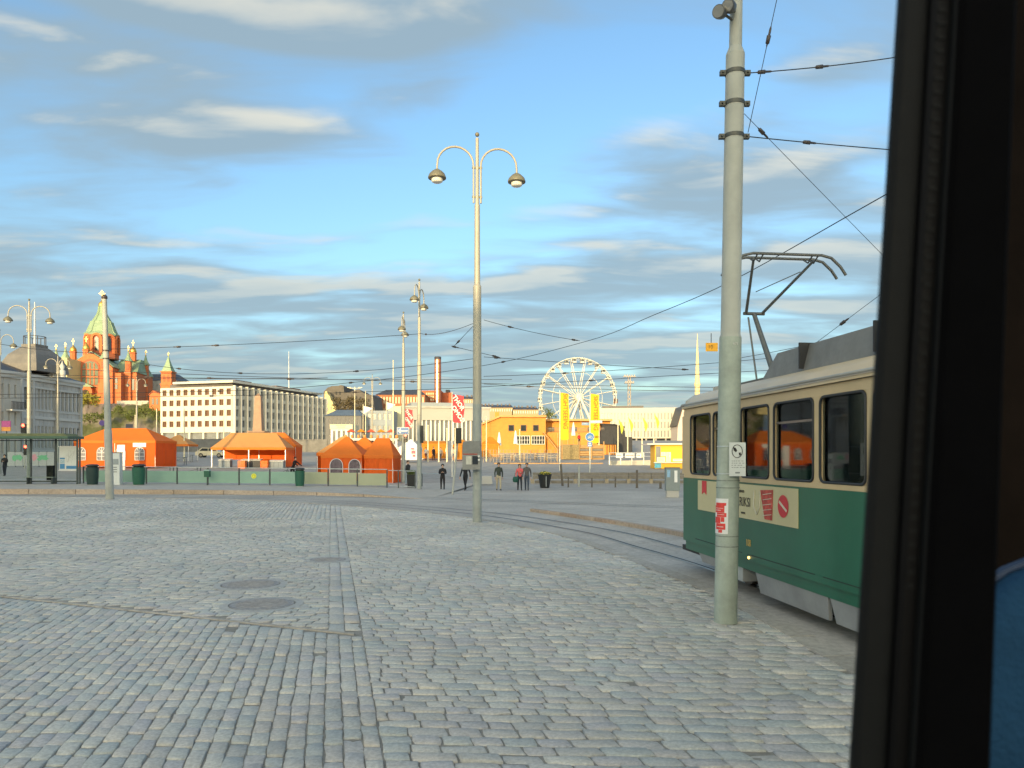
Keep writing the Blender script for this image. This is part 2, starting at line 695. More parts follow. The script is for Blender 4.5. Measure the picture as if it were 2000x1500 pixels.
# right-hand field: rows run sideways
y = 3.2
while y < 44:
    h = rnd.uniform(0.155, 0.19)
    x = rnd.uniform(-0.25, 0)
    while True:
        ln = rnd.uniform(0.19, 0.36)
        y0 = y-0.055*x
        x0 = strip_x(y0)+max(x, 0)
        cx, cy = x0+ln/2, y0+h/2
        if cx > 6 or cx > x_edge(cy)+3:
            break
        e0, e1 = max(x, 0), x+ln
        if e1 > 0.08:
            pa = [(strip_x(y-0.055*e0)+e0, y-0.055*e0), (strip_x(y-0.055*e1)+e1, y-0.055*e1), (strip_x(y+h-0.055*e1)+e1, y+h-0.055*e1), (strip_x(y+h-0.055*e0)+e0, y+h-0.055*e0)]
            if visible(cx, cy):
                quad(*pa)
        x += ln
        if x < 0.08:
            x = 0.0
    y += h
# lower-left field: columns run away from the viewer, parallel to the strip
k = 0
xk = 0.0
while xk < 16:
    w = rnd.uniform(0.132, 0.152)
    y = 3.0+rnd.uniform(0, 0.3)
    while y < 14:
        ln = rnd.uniform(0.17, 0.34)
        x0 = strip_x(y)-xk
        top = line_b(x0)-0.05
        y2 = y+ln
        if y > top-0.05:
            break
        if y2 > top-0.12:
            y2 = top
        if x0 > -0.85*y-1.2:
            quad((strip_x(y)-xk-w, y), (strip_x(y)-xk, y), (strip_x(y2)-xk, y2), (strip_x(y2)-xk-w, y2))
        y = y2
    xk += w
# the flat double strip
for j, (o0, o1) in enumerate(((0.0, 0.21), (0.21, 0.42))):
    y = line_b(-2.2)+0.1-0.1*j
    while y < 33.5:
        ln = rnd.uniform(0.36, 0.55)
        quad((strip_x(y)-o1, y), (strip_x(y)-o0, y), (strip_x(y+ln)-o0, y+ln), (strip_x(y+ln)-o1, y+ln))
        y += ln
# upper-left field: rows run sideways, a patch of columns at the far end
y = 8.0
while y < 44:
    h = rnd.uniform(0.15, 0.18)
    x = rnd.uniform(-0.25, 0)
    while x < 40:
        ln = rnd.uniform(0.19, 0.36)
        e0, e1 = max(x, 0), x+ln
        sl = 0.13
        pa = [(strip_x(y-sl*e)-0.43-e, y-sl*e+dy) for e, dy in ((e1, 0), (e0, 0), (e0, h), (e1, h))]
        cx = sum(p[0] for p in pa)/4
        cy = sum(p[1] for p in pa)/4
        x += ln
        if x < 0.08:
            x = 0.0
        if cx < -0.80*cy-1.5:
            break
        if e1 < 0.08 or cy < line_b(cx)+0.13:
            continue
        if 26.6 < cy and cx > -19:
            continue
        if visible(cx, cy):
            quad(*pa)
    y += h
xk = 0.43
while xk < 14:
    w = rnd.uniform(0.15, 0.18)
    y = 26.75
    while y < 40:
        ln = rnd.uniform(0.3, 0.5)
        cx = strip_x(y)-xk-w/2
        if cx < -19 or cx > x_edge(y+ln/2):
            break
        quad((strip_x(y)-xk-w, y), (strip_x(y)-xk, y), (strip_x(y+ln)-xk, y+ln), (strip_x(y+ln)-xk-w, y+ln))
        y += ln
    xk += w

Q = np.array(STONES)                           # n x 4 x 2
cen = Q.mean(1)
keep = np.ones(len(Q), bool)
for (mx_, my_, mr_) in MANHOLES:
    keep &= np.hypot(cen[:, 0]-mx_, cen[:, 1]-my_) > mr_+0.09
Q, cen = Q[keep], cen[keep]
rs = np.random.RandomState(3)


def stone_mesh_arrays(Q, cen):
    n = len(Q)
    # eight points round each stone: corners and mid-edges, edges uneven
    ring = np.empty((n, 8, 2))
    ring[:, 0::2] = Q
    ring[:, 1::2] = (Q+np.roll(Q, -1, 1))/2
    d = ring-cen[:, None]
    ring = cen[:, None]+d
    jit = rs.normal(0, 0.0062, ring.shape)
    size = np.abs(d).max(1, keepdims=True)
    k1 = 1-(GAP+rs.uniform(0, 0.005, (n, 1, 1)))/size
    outer = cen[:, None]+d*k1+jit*0.8
    outer[:, 0::2] = cen[:, None]+(outer[:, 0::2]-cen[:, None])*0.965
    k2 = 1-0.004/size
    k3 = 1-0.013/size
    oc = outer-cen[:, None]
    mid = cen[:, None]+oc*k2
    top = cen[:, None]+oc*k3
    tilt = rs.normal(0, 0.022, (n, 2))
    hz = rs.normal(0.0, 0.0042, n)-0.006*(rs.uniform(0, 1, n) < 0.04)

    def z(ringxy, base):
        return base+hz[:, None]+((ringxy-cen[:, None])*tilt[:, None]).sum(2)
    V = np.empty((n, 25, 3))
    V[:, 0:8, :2] = outer
    V[:, 0:8, 2] = -0.045
    V[:, 8:16, :2] = mid
    V[:, 8:16, 2] = z(mid, -0.0045)
    V[:, 16:24, :2] = top
    V[:, 16:24, 2] = z(top, 0.0)+rs.normal(0, 0.0022, (n, 8))
    V[:, 24, :2] = cen
    V[:, 24, 2] = 0.003+hz
    return V


V = stone_mesh_arrays(Q, cen)
SF = []
for r_ in (0, 8):
    for j in range(8):
        SF.append((r_+j, r_+(j+1) % 8, r_+8+(j+1) % 8, r_+8+j))
TF = [(16+j, 16+(j+1) % 8, 24) for j in range(8)]
# the 300 setts that show largest are pieces of their own
pxx = 1000+1500*cen[:, 0]/cen[:, 1]
pyy = 890+1500*CAM_Z/cen[:, 1]
inframe = (pxx > 2) & (pxx < 1672) & (pyy < 1498)
area = np.abs((Q[:, 0, 0]-Q[:, 2, 0])*(Q[:, 1, 1]-Q[:, 3, 1])-(Q[:, 1, 0]-Q[:, 3, 0])*(Q[:, 0, 1]-Q[:, 2, 1]))/2/cen[:, 1]**3
order = np.argsort(-(area*inframe))
single = set(order[:300].tolist())
for i in order[:300]:
    me = bpy.data.meshes.new('sett')
    c = np.array([cen[i][0], cen[i][1], 0])
    me.from_pydata((V[i]-c).tolist(), [], SF+TF)
    me.polygons.foreach_set('use_smooth', [True]*len(me.polygons))
    me.materials.append(SETT)
    place('sett', me, plaza, loc=tuple(c))
rest = np.array([i for i in range(len(Q)) if i not in single])
nv = len(rest)
allv = V[rest].reshape(-1, 3)
base = (np.arange(nv)*25)[:, None, None]
quads = (np.array(SF)[None]+base).reshape(-1, 4)
tris = (np.array(TF)[None]+base).reshape(-1, 3)
me = bpy.data.meshes.new('setts')
me.vertices.add(len(allv))
me.vertices.foreach_set('co', allv.ravel())
me.loops.add(quads.size+tris.size)
me.loops.foreach_set('vertex_index', np.concatenate([quads.ravel(), tris.ravel()]))
me.polygons.add(len(quads)+len(tris))
starts = np.concatenate([np.arange(len(quads))*4, len(quads)*4+np.arange(len(tris))*3])
me.polygons.foreach_set('loop_start', starts)
me.polygons.foreach_set('use_smooth', np.ones(len(starts), bool))
me.update(calc_edges=True)
me.validate()
me.materials.append(SETT)
place('setts', me, plaza, kind='stuff')
# thin stone line between the two left-hand fields
lm = M()
for j in range(13):
    a = Vector((-1.95-j*1.0, line_b(-1.95-j*1.0)))
    b = Vector((-2.94-j*1.0, line_b(-2.94-j*1.0)))
    lm = M()
    lm.prism([(a.x, a.y-0.035, -0.03), (a.x, a.y+0.035, -0.03), (b.x, b.y+0.035, -0.03), (b.x, b.y-0.035, -0.03)], (0, 0, 0.032))
    lm.build('edging_stone', EDGEM, plaza)


def manhole(i, label):
    x, y, r = MANHOLES[i]
    t = thing('manhole_cover', label, 'manhole', (x, y, 0), group='round iron manhole covers')
    m = M()
    m.lathe([(r+0.14, -0.03), (r+0.14, 0.004), (r+0.02, 0.010), (r+0.02, -0.02)], n=32, smooth=False)
    m.build('surround', mat('manhole_surround', (0.42, 0.40, 0.38), 0.8, var=0.2, scale=12), t)
    m = M()
    m.lathe([(r, -0.03), (r, 0.012), (r-0.05, 0.014), (0.001, 0.012)], n=32, smooth=False)
    for a in range(-3, 4):
        q = math.sqrt(max(0, (r-0.08)**2-(a*0.1)**2))
        m.box(-q, q, a*0.1-0.02, a*0.1+0.02, 0.012, 0.019)
    m.build('lid', IRON, t)


manhole(0, 'round iron manhole cover, the middle one of three in the setts')
manhole(1, 'largest and closest round iron manhole cover in the setts')
manhole(2, 'small far round iron manhole cover beside the flat stone strip')

# ---- tram stop platform with granite kerb
KERB_L = catmull([(-75, 45.6, 0), (-50, 44.9, 0), (-29, 44.0, 0), (-19, 43.8, 0), (-11.6, 42.8, 0), (-7.5, 40.9, 0), (-4.4, 38.9, 0)], 6)


def plat_z(x):
    return float(np.interp(x, [-29, -14, -8, -4.6], [0.28, 0.22, 0.11, -0.02]))


pm = M()
back = [Vector((p.x-1.0 if p.x < -6 else p.x+2.0, 60 if p.x < -20 else 58, 0)) for p in KERB_L]
inner = offset2d(KERB_L, 0.30)
for i in range(len(inner)-1):
    q = [inner[i], inner[i+1], back[i+1], back[i]]
    pm.add([(p.x, p.y, plat_z(p.x) if j < 2 else g(p.y)+(0.02 if p.x < -9 else -0.08)) for j, p in enumerate(q)], [(0, 1, 2, 3)])
platform = pm.build('platform', PLAT, kind='structure', label='low tram stop platform of grey asphalt behind a granite kerb')
ka = [0.0]
for a, b in zip(KERB_L, KERB_L[1:]):
    ka.append(ka[-1]+(b-a).length)
ka = np.array(ka)
kl = np.array([[p.x, p.y] for p in KERB_L])
ki = np.array([[p.x, p.y] for p in inner])
s = 0.0
while s < ka[-1]-0.5:
    ln = min(rnd.uniform(2.6, 3.4), ka[-1]-s)
    f = lambda arr, q: np.array([np.interp(q, ka, arr[:, 0]), np.interp(q, ka, arr[:, 1])])
    a, b, c, d = f(kl, s+0.02), f(kl, s+ln-0.02), f(ki, s+ln-0.02), f(ki, s+0.02)
    za, zb = plat_z(a[0])+0.012, plat_z(b[0])+0.012
    m = M()
    m.add([(*a, -0.03), (*b, -0.03), (*c, -0.03), (*d, -0.03), (a[0]+0.0, a[1]+0.025, za), (b[0], b[1]+0.025, zb), (*c, zb), (*d, za)], [(3, 2, 1, 0), (4, 5, 6, 7), (0, 1, 5, 4), (1, 2, 6, 5), (2, 3, 7, 6), (3, 0, 4, 7)])
    m.build('kerb_stone', KERBM, platform)
    s += ln

# ---- traffic island between the tracks
ISL = catmull([(0.7, 30.3, 0), (2.0, 27.6, 0), (3.3, 24.6, 0), (4.6, 21.0, 0), (5.6, 17.0, 0), (6.3, 13, 0), (6.9, 8, 0)], 5)
isl_in = offset2d(ISL, 0.22)
im = M()
for i in range(len(ISL)-1):
    q = [isl_in[i], isl_in[i+1], Vector((isl_in[i+1].x*0.6+8.5, max(14, isl_in[i+1].y*0.5+16), 0)), Vector((isl_in[i].x*0.6+8.5, max(14, isl_in[i].y*0.5+16), 0))]
    if i < 3:
        q[3].x = isl_in[i].x+1.5+i*2
        q[3].y = isl_in[i].y+0.4
        q[2].x = isl_in[i+1].x+1.5+(i+1)*2
        q[2].y = isl_in[i+1].y+0.4
    im.add([(p.x, p.y, 0.10 if n_ < 2 else -0.03) for n_, p in enumerate(q)], [(0, 1, 2, 3)])
island = im.build('traffic_island', PLAT, kind='structure', label='low paved island inside the curve of the tram track')
for i in range(0, len(ISL)-1, 2):
    j = min(i+2, len(ISL)-1)
    a, b, c, d = ISL[i], ISL[j], isl_in[j], isl_in[i]
    m = M()
    e = (b-a).normalized()*0.012
    m.prism([(a.x+e.x, a.y+e.y, -0.03), (b.x-e.x, b.y-e.y, -0.03), (c.x-e.x, c.y-e.y, -0.03), (d.x+e.x, d.y+e.y, -0.03)], (0, 0, 0.145))
    m.build('kerb_stone', KERBM, island)

# ------------------------------------------------------------------ far buildings and hills (large structure)
STONE_G = mat('grey_stucco', (0.56, 0.53, 0.49), 0.85, var=0.10, scale=0.5, dirt=0.3)
ROOF_D = mat('dark_sheet_roof', (0.075, 0.07, 0.075), 0.5, 0.2, var=0.25, scale=0.6)
GLASS_D = glass_mat('dark_window_glass', (0.035, 0.04, 0.045))
GLASS_B = glass_mat('brown_window_glass', (0.10, 0.065, 0.05), 0.15)
GLASS_G = glass_mat('grey_window_glass', (0.16, 0.165, 0.17), 0.12)
TRIM = mat('pale_trim', (0.62, 0.59, 0.54), 0.8, var=0.08)
MARBLE = mat('white_marble', (0.62, 0.585, 0.50), 0.55, var=0.06, scale=0.4, dirt=0.12)
CONC = mat('grey_concrete', (0.45, 0.43, 0.40), 0.85, var=0.12, scale=0.8, dirt=0.25)
BRICKR = brick_mat('red_brick', (0.60, 0.175, 0.065), (0.42, 0.10, 0.045), (0.40, 0.22, 0.15), 0.9, 0.3)
BRICKD = brick_mat('dark_red_brick', (0.42, 0.125, 0.06), (0.28, 0.085, 0.05), (0.28, 0.17, 0.13), 0.9, 0.3)
COPPER = mat('green_copper', (0.27, 0.36, 0.22), 0.6, var=0.2, scale=0.35, dirt=0.3)
GOLD = mat('gilding', (0.72, 0.45, 0.11), 0.42, 0.9, var=0.08)
WHITEP = mat('white_paint', (0.72, 0.70, 0.66), 0.45, var=0.05)
CREAM = mat('cream_plaster', (0.64, 0.53, 0.26), 0.8, var=0.06, scale=0.5)
ROCK = mat('hill_rock', (0.24, 0.21, 0.18), 0.95, var=0.35, scale=0.12, bump=0.8, bscale=0.8)
GRASSM = mat('hill_grass', (0.10, 0.12, 0.04), 0.95, var=0.45, scale=0.15, bump=0.8, bscale=2)


def frame_of(A, B):
    A, B = Vector((A[0], A[1], 0)), Vector((B[0], B[1], 0))
    d = (B-A)
    ln = d.length
    d.normalize()
    n = Vector((d.y, -d.x, 0))
    return A, d, n, ln


def wbox(m, fr, s0, s1, o0, o1, z0, z1, k=0):
    """box on a wall: s along, o outwards"""
    A, d, n, _ = fr
    p = [A+d*s0+n*o0, A+d*s1+n*o0, A+d*s1+n*o1, A+d*s0+n*o1]
    m.prism([(q.x, q.y, z0) for q in p], (0, 0, z1-z0), k)
    return m


def window_mesh(w, h, fr=0.07, mull=1, arch=False, gmat=None, fmat=None, bars=0, dep=0.10):
    """a window on local x (along) and z, looking to -y: frame, mullions, recessed pane"""
    m = M()
    top = h
    m.box(-w/2, w/2, 0.0, 0.03, 0, top, 1)
    m.box(-w/2, -w/2+fr, -dep, -0.002, 0, top, 0)
    m.box(w/2-fr, w/2, -dep, -0.002, 0, top, 0)
    m.box(-w/2+fr, w/2-fr, -dep, -0.002, 0, fr, 0)
    m.box(-w/2+fr, w/2-fr, -dep, -0.002, top-fr, top, 0)
    for i in range(mull):
        x = -w/2+w*(i+1)/(mull+1)
        m.box(x-fr*0.4, x+fr*0.4, -dep*0.6, -0.002, fr, top-fr, 0)
    for i in range(bars):
        z = h*(i+1)/(bars+1)
        m.box(-w/2+fr, w/2-fr, -dep*0.5, -0.004, z-fr*0.35, z+fr*0.35, 0)
    if arch:
        pts = [(-w/2, 0, h)]+[(w/2*math.cos(math.pi-math.pi*i/8), 0, h+w/2*math.sin(math.pi*i/8)) for i in range(1, 8)]+[(w/2, 0, h)]
        m.prism(pts, (0, 0.03, 0), 1)
        arc = [(w/2*1.05*math.cos(math.pi-math.pi*i/8), -dep/2, h+w/2*1.05*math.sin(math.pi*i/8)) for i in range(9)]
        m.tube(arc, fr*0.8, 4, 0, smooth=False)
    return m.mesh('window', [fmat or TRIM, gmat or GLASS_D])


def grid_wall(root, A, B, z0, z1, cols, rows, pier, span, depth, wm, win, edge=None, sill=None, first=None, labelrows=None, name='wall'):
    """a wall with real openings: piers and spandrels stand proud of recessed windows. Returns the frame"""
    fr = frame_of(A, B)
    ln = fr[3]
    edge = pier if edge is None else edge
    bay = (ln-2*edge+pier)/cols
    ww = bay-pier
    bayh = (z1-z0)/rows
    wh = bayh-span
    m = M()
    inv = ROOTM[root.name].inverted()
    x = 0
    wbox(m, fr, 0, edge, -depth, 0, z0, z1)
    wbox(m, fr, ln-edge, ln, -depth, 0, z0, z1)
    for c in range(1, cols):
        s = edge+bay*c-pier
        wbox(m, fr, s, s+pier, -depth, 0, z0, z1)
    for r in range(rows):
        zs = z0+bayh*r
        for c in range(cols):
            s = edge+bay*c
            wbox(m, fr, s+0.002, s+ww-0.002, -depth, -0.03, zs, zs+span*0.55)
            wbox(m, fr, s+0.002, s+ww-0.002, -depth, -0.03, zs+span*0.55+wh, zs+bayh)
    m.build(name, wm, root, world=True)
    me = window_mesh(ww-0.01, wh-0.01, **win)
    ang = math.atan2(fr[1].y, fr[1].x)
    rz0 = ROOTM[root.name].to_euler().z
    for r in range(rows):
        for c in range(cols):
            s = edge+bay*c+ww/2
            p = fr[0]+fr[1]*s-fr[2]*(depth*0.8)
            p = inv @ Vector((p.x, p.y, z0+bayh*r+span*0.55+0.005))
            place('window', me, root, loc=p, rz=ang-rz0)
    return fr, bay


def back_box(root, A, B, deep, z0, z1, gap, m_, name='core', roof=None):
    fr = frame_of(A, B)
    m = M()
    wbox(m, fr, 0.01, fr[3]-0.01, -deep, -gap-0.002, z0, z1)
    m.build(name, m_, root, world=True)
    return fr


def win_at(root, fr, me, s, z, out=0.06):
    inv = ROOTM[root.name].inverted()
    ang = math.atan2(fr[1].y, fr[1].x)
    p = fr[0]+fr[1]*s+fr[2]*out
    p = inv @ Vector((p.x, p.y, z))
    return place('window', me, root, loc=p, rz=ang-ROOTM[root.name].to_euler().z)


# ---- grey neoclassical palace on the left
def palace():
    A, B = (wx(41, 112), 112), (wx(158, 127), 127)
    z0, z1 = 1.6, 14.3
    root = thing('palace', 'long grey neoclassical palace with arched windows and dark dome', 'palace', (A[0], A[1], z0))
    fr = back_box(root, A, B, 26, z0, z1-0.4, 0.35, STONE_G)
    ln = fr[3]
    m = M()
    # plinth, string courses, cornice
    wbox(m, fr, -0.1, ln+0.1, 0.02, 0.25, z0, z0+1.5)
    wbox(m, fr, -0.1, ln+0.1, 0.02, 0.22, 7.7, 8.15)
    wbox(m, fr, -0.1, ln+0.1, 0.02, 0.15, 8.9, 9.1)
    wbox(m, fr, -0.1, ln+0.1, 0.02, 0.20, 12.3, 12.6)
    m.build('string_course', TRIM, root, world=True)
    m = M()
    wbox(m, fr, -0.3, ln+0.3, -26.3, 0.55, z1-0.4, z1)
    wbox(m, fr, -0.15, ln+0.15, -0.3, 0.3, z1-0.9, z1-0.402)
    m.build('cornice', TRIM, root, world=True)
    # wall in two ranges with openings
    def pt(s):
        p = fr[0]+fr[1]*s
        return (p.x, p.y)
    grid_wall(root, pt(0), pt(ln*0.17), z0, z1-0.92, 1, 2, 0.7, 2.2, 0.35, STONE_G, dict(mull=1, bars=1))
    for s0, s1, n in ((0.17, 0.55, 6), (0.55, 1.0, 6)):
        grid_wall(root, pt(ln*s0), pt(ln*s1), 8.15, z1-0.92, n, 1, 0.42, 2.0, 0.35, STONE_G, dict(mull=1, bars=1))
        grid_wall(root, pt(ln*s0), pt(ln*s1), z0, 8.15, n, 1, 0.36, 3.2, 0.35, STONE_G, dict(mull=1, bars=2, arch=True))
    for s in (0.03, ln*0.17, ln*0.55, ln-0.25):
        m = M()
        wbox(m, fr, s-0.22, s+0.22, 0.02, 0.3, 1.6+1.5, z1-0.92)
        m.build('pilaster', STONE_G, root, world=True)
    m = M()
    p = fr[0]+fr[1]*(ln*0.53)+fr[2]*0.38
    m.tube([(p.x, p.y, 2), (p.x, p.y, z1-0.4)], 0.09, 6)
    m.build('downpipe', ROOF_D, root, world=True)
    # roofs
    m = M()
    q = [fr[0]+fr[1]*s+fr[2]*o for s, o in ((-0.2, 0.4), (ln+0.2, 0.4), (ln+0.2, -26), (-0.2, -26))]
    r2 = [fr[0]+fr[1]*s+fr[2]*o for s, o in ((2, -6), (ln-2, -6), (ln-2, -20), (2, -20))]
    m.add([(v.x, v.y, z1+0.01) for v in q]+[(v.x, v.y, z1+2.2) for v in r2], [(0, 1, 5, 4), (1, 2, 6, 5), (2, 3, 7, 6), (3, 0, 4, 7), (4, 5, 6, 7)])
    rf = m.build('roof', ROOF_D, root, world=True)
    # square dome with railing and white flagpole behind the cornice
    c = W(68, 720, 118)
    m = M()
    m.lathe([(4.6, 0), (4.4, 1.2), (3.5, 2.6), (2.1, 3.7), (1.75, 3.9), (1.75, 4.3)], (c.x, c.y, z1+0.6), 4, rot=0.6, smooth=False)
    dm = m.build('dome', mat('dome_sheet', (0.19, 0.175, 0.16), 0.6, 0.1, var=0.2, scale=0.8), root, world=True)
    m = M()
    zr = z1+4.9
    for k in range(8):
        a = 2*math.pi*k/8
        m.tube([(c.x+1.5*math.cos(a), c.y+1.5*math.sin(a), zr), (c.x+1.5*math.cos(a), c.y+1.5*math.sin(a), zr+1.3)], 0.06, 4)
    m.tube([(c.x+1.5*math.cos(2*math.pi*k/16), c.y+1.5*math.sin(2*math.pi*k/16), zr+1.25) for k in range(17)], 0.06, 4)
    m.build('railing', ROOF_D, dm, world=True)
    m = M()
    m.tube([(c.x, c.y, zr), (c.x, c.y, zr+6.6)], [0.16, 0.07], 6)
    m.build('flagpole', WHITEP, dm, world=True)
    # attic gable with urns
    for px in (97, 104, 119):
        c = W(px, 735, 119)
        m = M()
        m.lathe([(0.5, 0), (0.5, 1.0), (0.25, 1.2), (0.42, 1.7), (0.12, 2.2), (0.02, 2.6)], (c.x+0.2, c.y, z1+0.05), 8)
        m.build('urn', TRIM, root, world=True)


palace()


def corner_house():
    A, B = (wx(-60, 98), 98), (wx(40, 106.5), 106.5)
    z0, z1 = 1.5, 13.7
    root = thing('town_house', 'grey stone town house with iron balcony at the left edge', 'house', (A[0], A[1], z0))
    fr = back_box(root, A, B, 20, z0, z1-0.3, 0.35, STONE_G)
    ln = fr[3]
    wm = mat('warm_grey_stucco', (0.56, 0.52, 0.46), 0.85, var=0.1, scale=0.5, dirt=0.25)
    grid_wall(root, A, B, z0, z1-0.9, 7, 3, 0.75, 1.9, 0.35, wm, dict(mull=1, bars=1))
    m = M()
    wbox(m, fr, -0.2, ln+0.2, -20, 0.5, z1-0.4, z1)
    wbox(m, fr, -0.1, ln+0.1, 0.0, 0.25, z1-0.9, z1-0.402)
    wbox(m, fr, -0.1, ln+0.1, 0.02, 0.2, 5.2, 5.5)
    m.build('cornice', TRIM, root, world=True)
    m = M()
    q = [fr[0]+fr[1]*s+fr[2]*o for s, o in ((0, 0.3), (ln, 0.3), (ln, -20), (0, -20))]
    r2 = [fr[0]+fr[1]*s+fr[2]*o for s, o in ((1, -3), (ln-1.5, -3), (ln-1.5, -16), (1, -16))]
    m.add([(v.x, v.y, z1+0.01) for v in q]+[(v.x, v.y, z1+1.6) for v in r2], [(0, 1, 5, 4), (1, 2, 6, 5), (2, 3, 7, 6), (3, 0, 4, 7), (4, 5, 6, 7)])
    m.build('roof', ROOF_D, root, world=True)
    m = M()
    s0 = ln*0.70
    wbox(m, fr, s0, s0+2.6, 0.03, 0.9, 8.3, 8.5)
    b = m.build('balcony', TRIM, root, world=True)
    m = M()
    for k in range(11):
        wbox(m, fr, s0+0.05+k*0.24, s0+0.11+k*0.24, 0.80, 0.86, 8.502, 9.5)
    wbox(m, fr, s0, s0+2.6, 0.78, 0.88, 9.502, 9.58)
    m.build('railing', ROOF_D, b, world=True)


corner_house()

# ---- hill under the cathedral
def hill():
    m = M()
    prof = [(300, 6.0), (306, 10.0), (314, 14), (324, 19.5), (333, 23.5), (340, 25.3), (420, 25.3)]
    nx = 40
    vs, fs = [], []
    for i in range(nx+1):
        px = 120+i*(335-120)/nx
        for (yy, zz) in prof:
            k = 1.0 if 150 < px < 300 else 0.93
            z = 6+(zz-6)*k + (rnd.uniform(-0.7, 0.7) if 300 < yy < 340 else 0)
            vs.append((wx(px, yy), yy+rnd.uniform(-1.2, 1.2), z))
    n = len(prof)
    for i in range(nx):
        for j in range(n-1):
            fs.append((i*n+j, (i+1)*n+j, (i+1)*n+j+1, i*n+j+1))
    m.add(vs, fs, 0, True)
    # grass with rock showing through
    mm = mat('hill_slope', (0.12, 0.125, 0.045), 0.95, var=0.4, scale=0.12, bump=0.8, bscale=1.0)
    nt = mm.node_tree
    b = nt.nodes['Principled BSDF']
    src = b.inputs['Base Color'].links[0].from_socket
    tc = nt.nodes.new('ShaderNodeTexCoord')
    nz = nt.nodes.new('ShaderNodeTexNoise')
    nz.inputs['Scale'].default_value = 0.06
    nz.inputs['Detail'].default_value = 6
    nt.links.new(tc.outputs['Object'], nz.inputs['Vector'])
    cr = nt.nodes.new('ShaderNodeValToRGB')
    cr.color_ramp.elements[0].position = 0.49
    cr.color_ramp.elements[1].position = 0.58
    nt.links.new(nz.outputs['Fac'], cr.inputs[0])
    mx = nt.nodes.new('ShaderNodeMix')
    mx.data_type = 'RGBA'
    nt.links.new(cr.outputs[0], mx.inputs['Factor'])
    nt.links.new(src, mx.inputs[6])
    mx.inputs[7].default_value = (0.25, 0.20, 0.16, 1)
    nt.links.new(mx.outputs[2], b.inputs['Base Color'])
    m.build('hill', mm, kind='structure', label='rocky grass slope below the red brick cathedral')
    m = M()
    for a, b in ((228, 262), (262, 290)):
        pa, pb = W(a, 785, 338), W(b, 785, 338)
        m.prism([(pa.x, 338, 24.2), (pb.x, 338, 24.2), (pb.x, 338.8, 24.2), (pa.x, 338.8, 24.2)], (0, 0, 2.2))
    m.build('retaining_wall', mat('pale_stone_wall', (0.5, 0.45, 0.38), 0.9, var=0.15, scale=0.5), label='low pale stone wall along the top of the cathedral hill', category='wall')


hill()


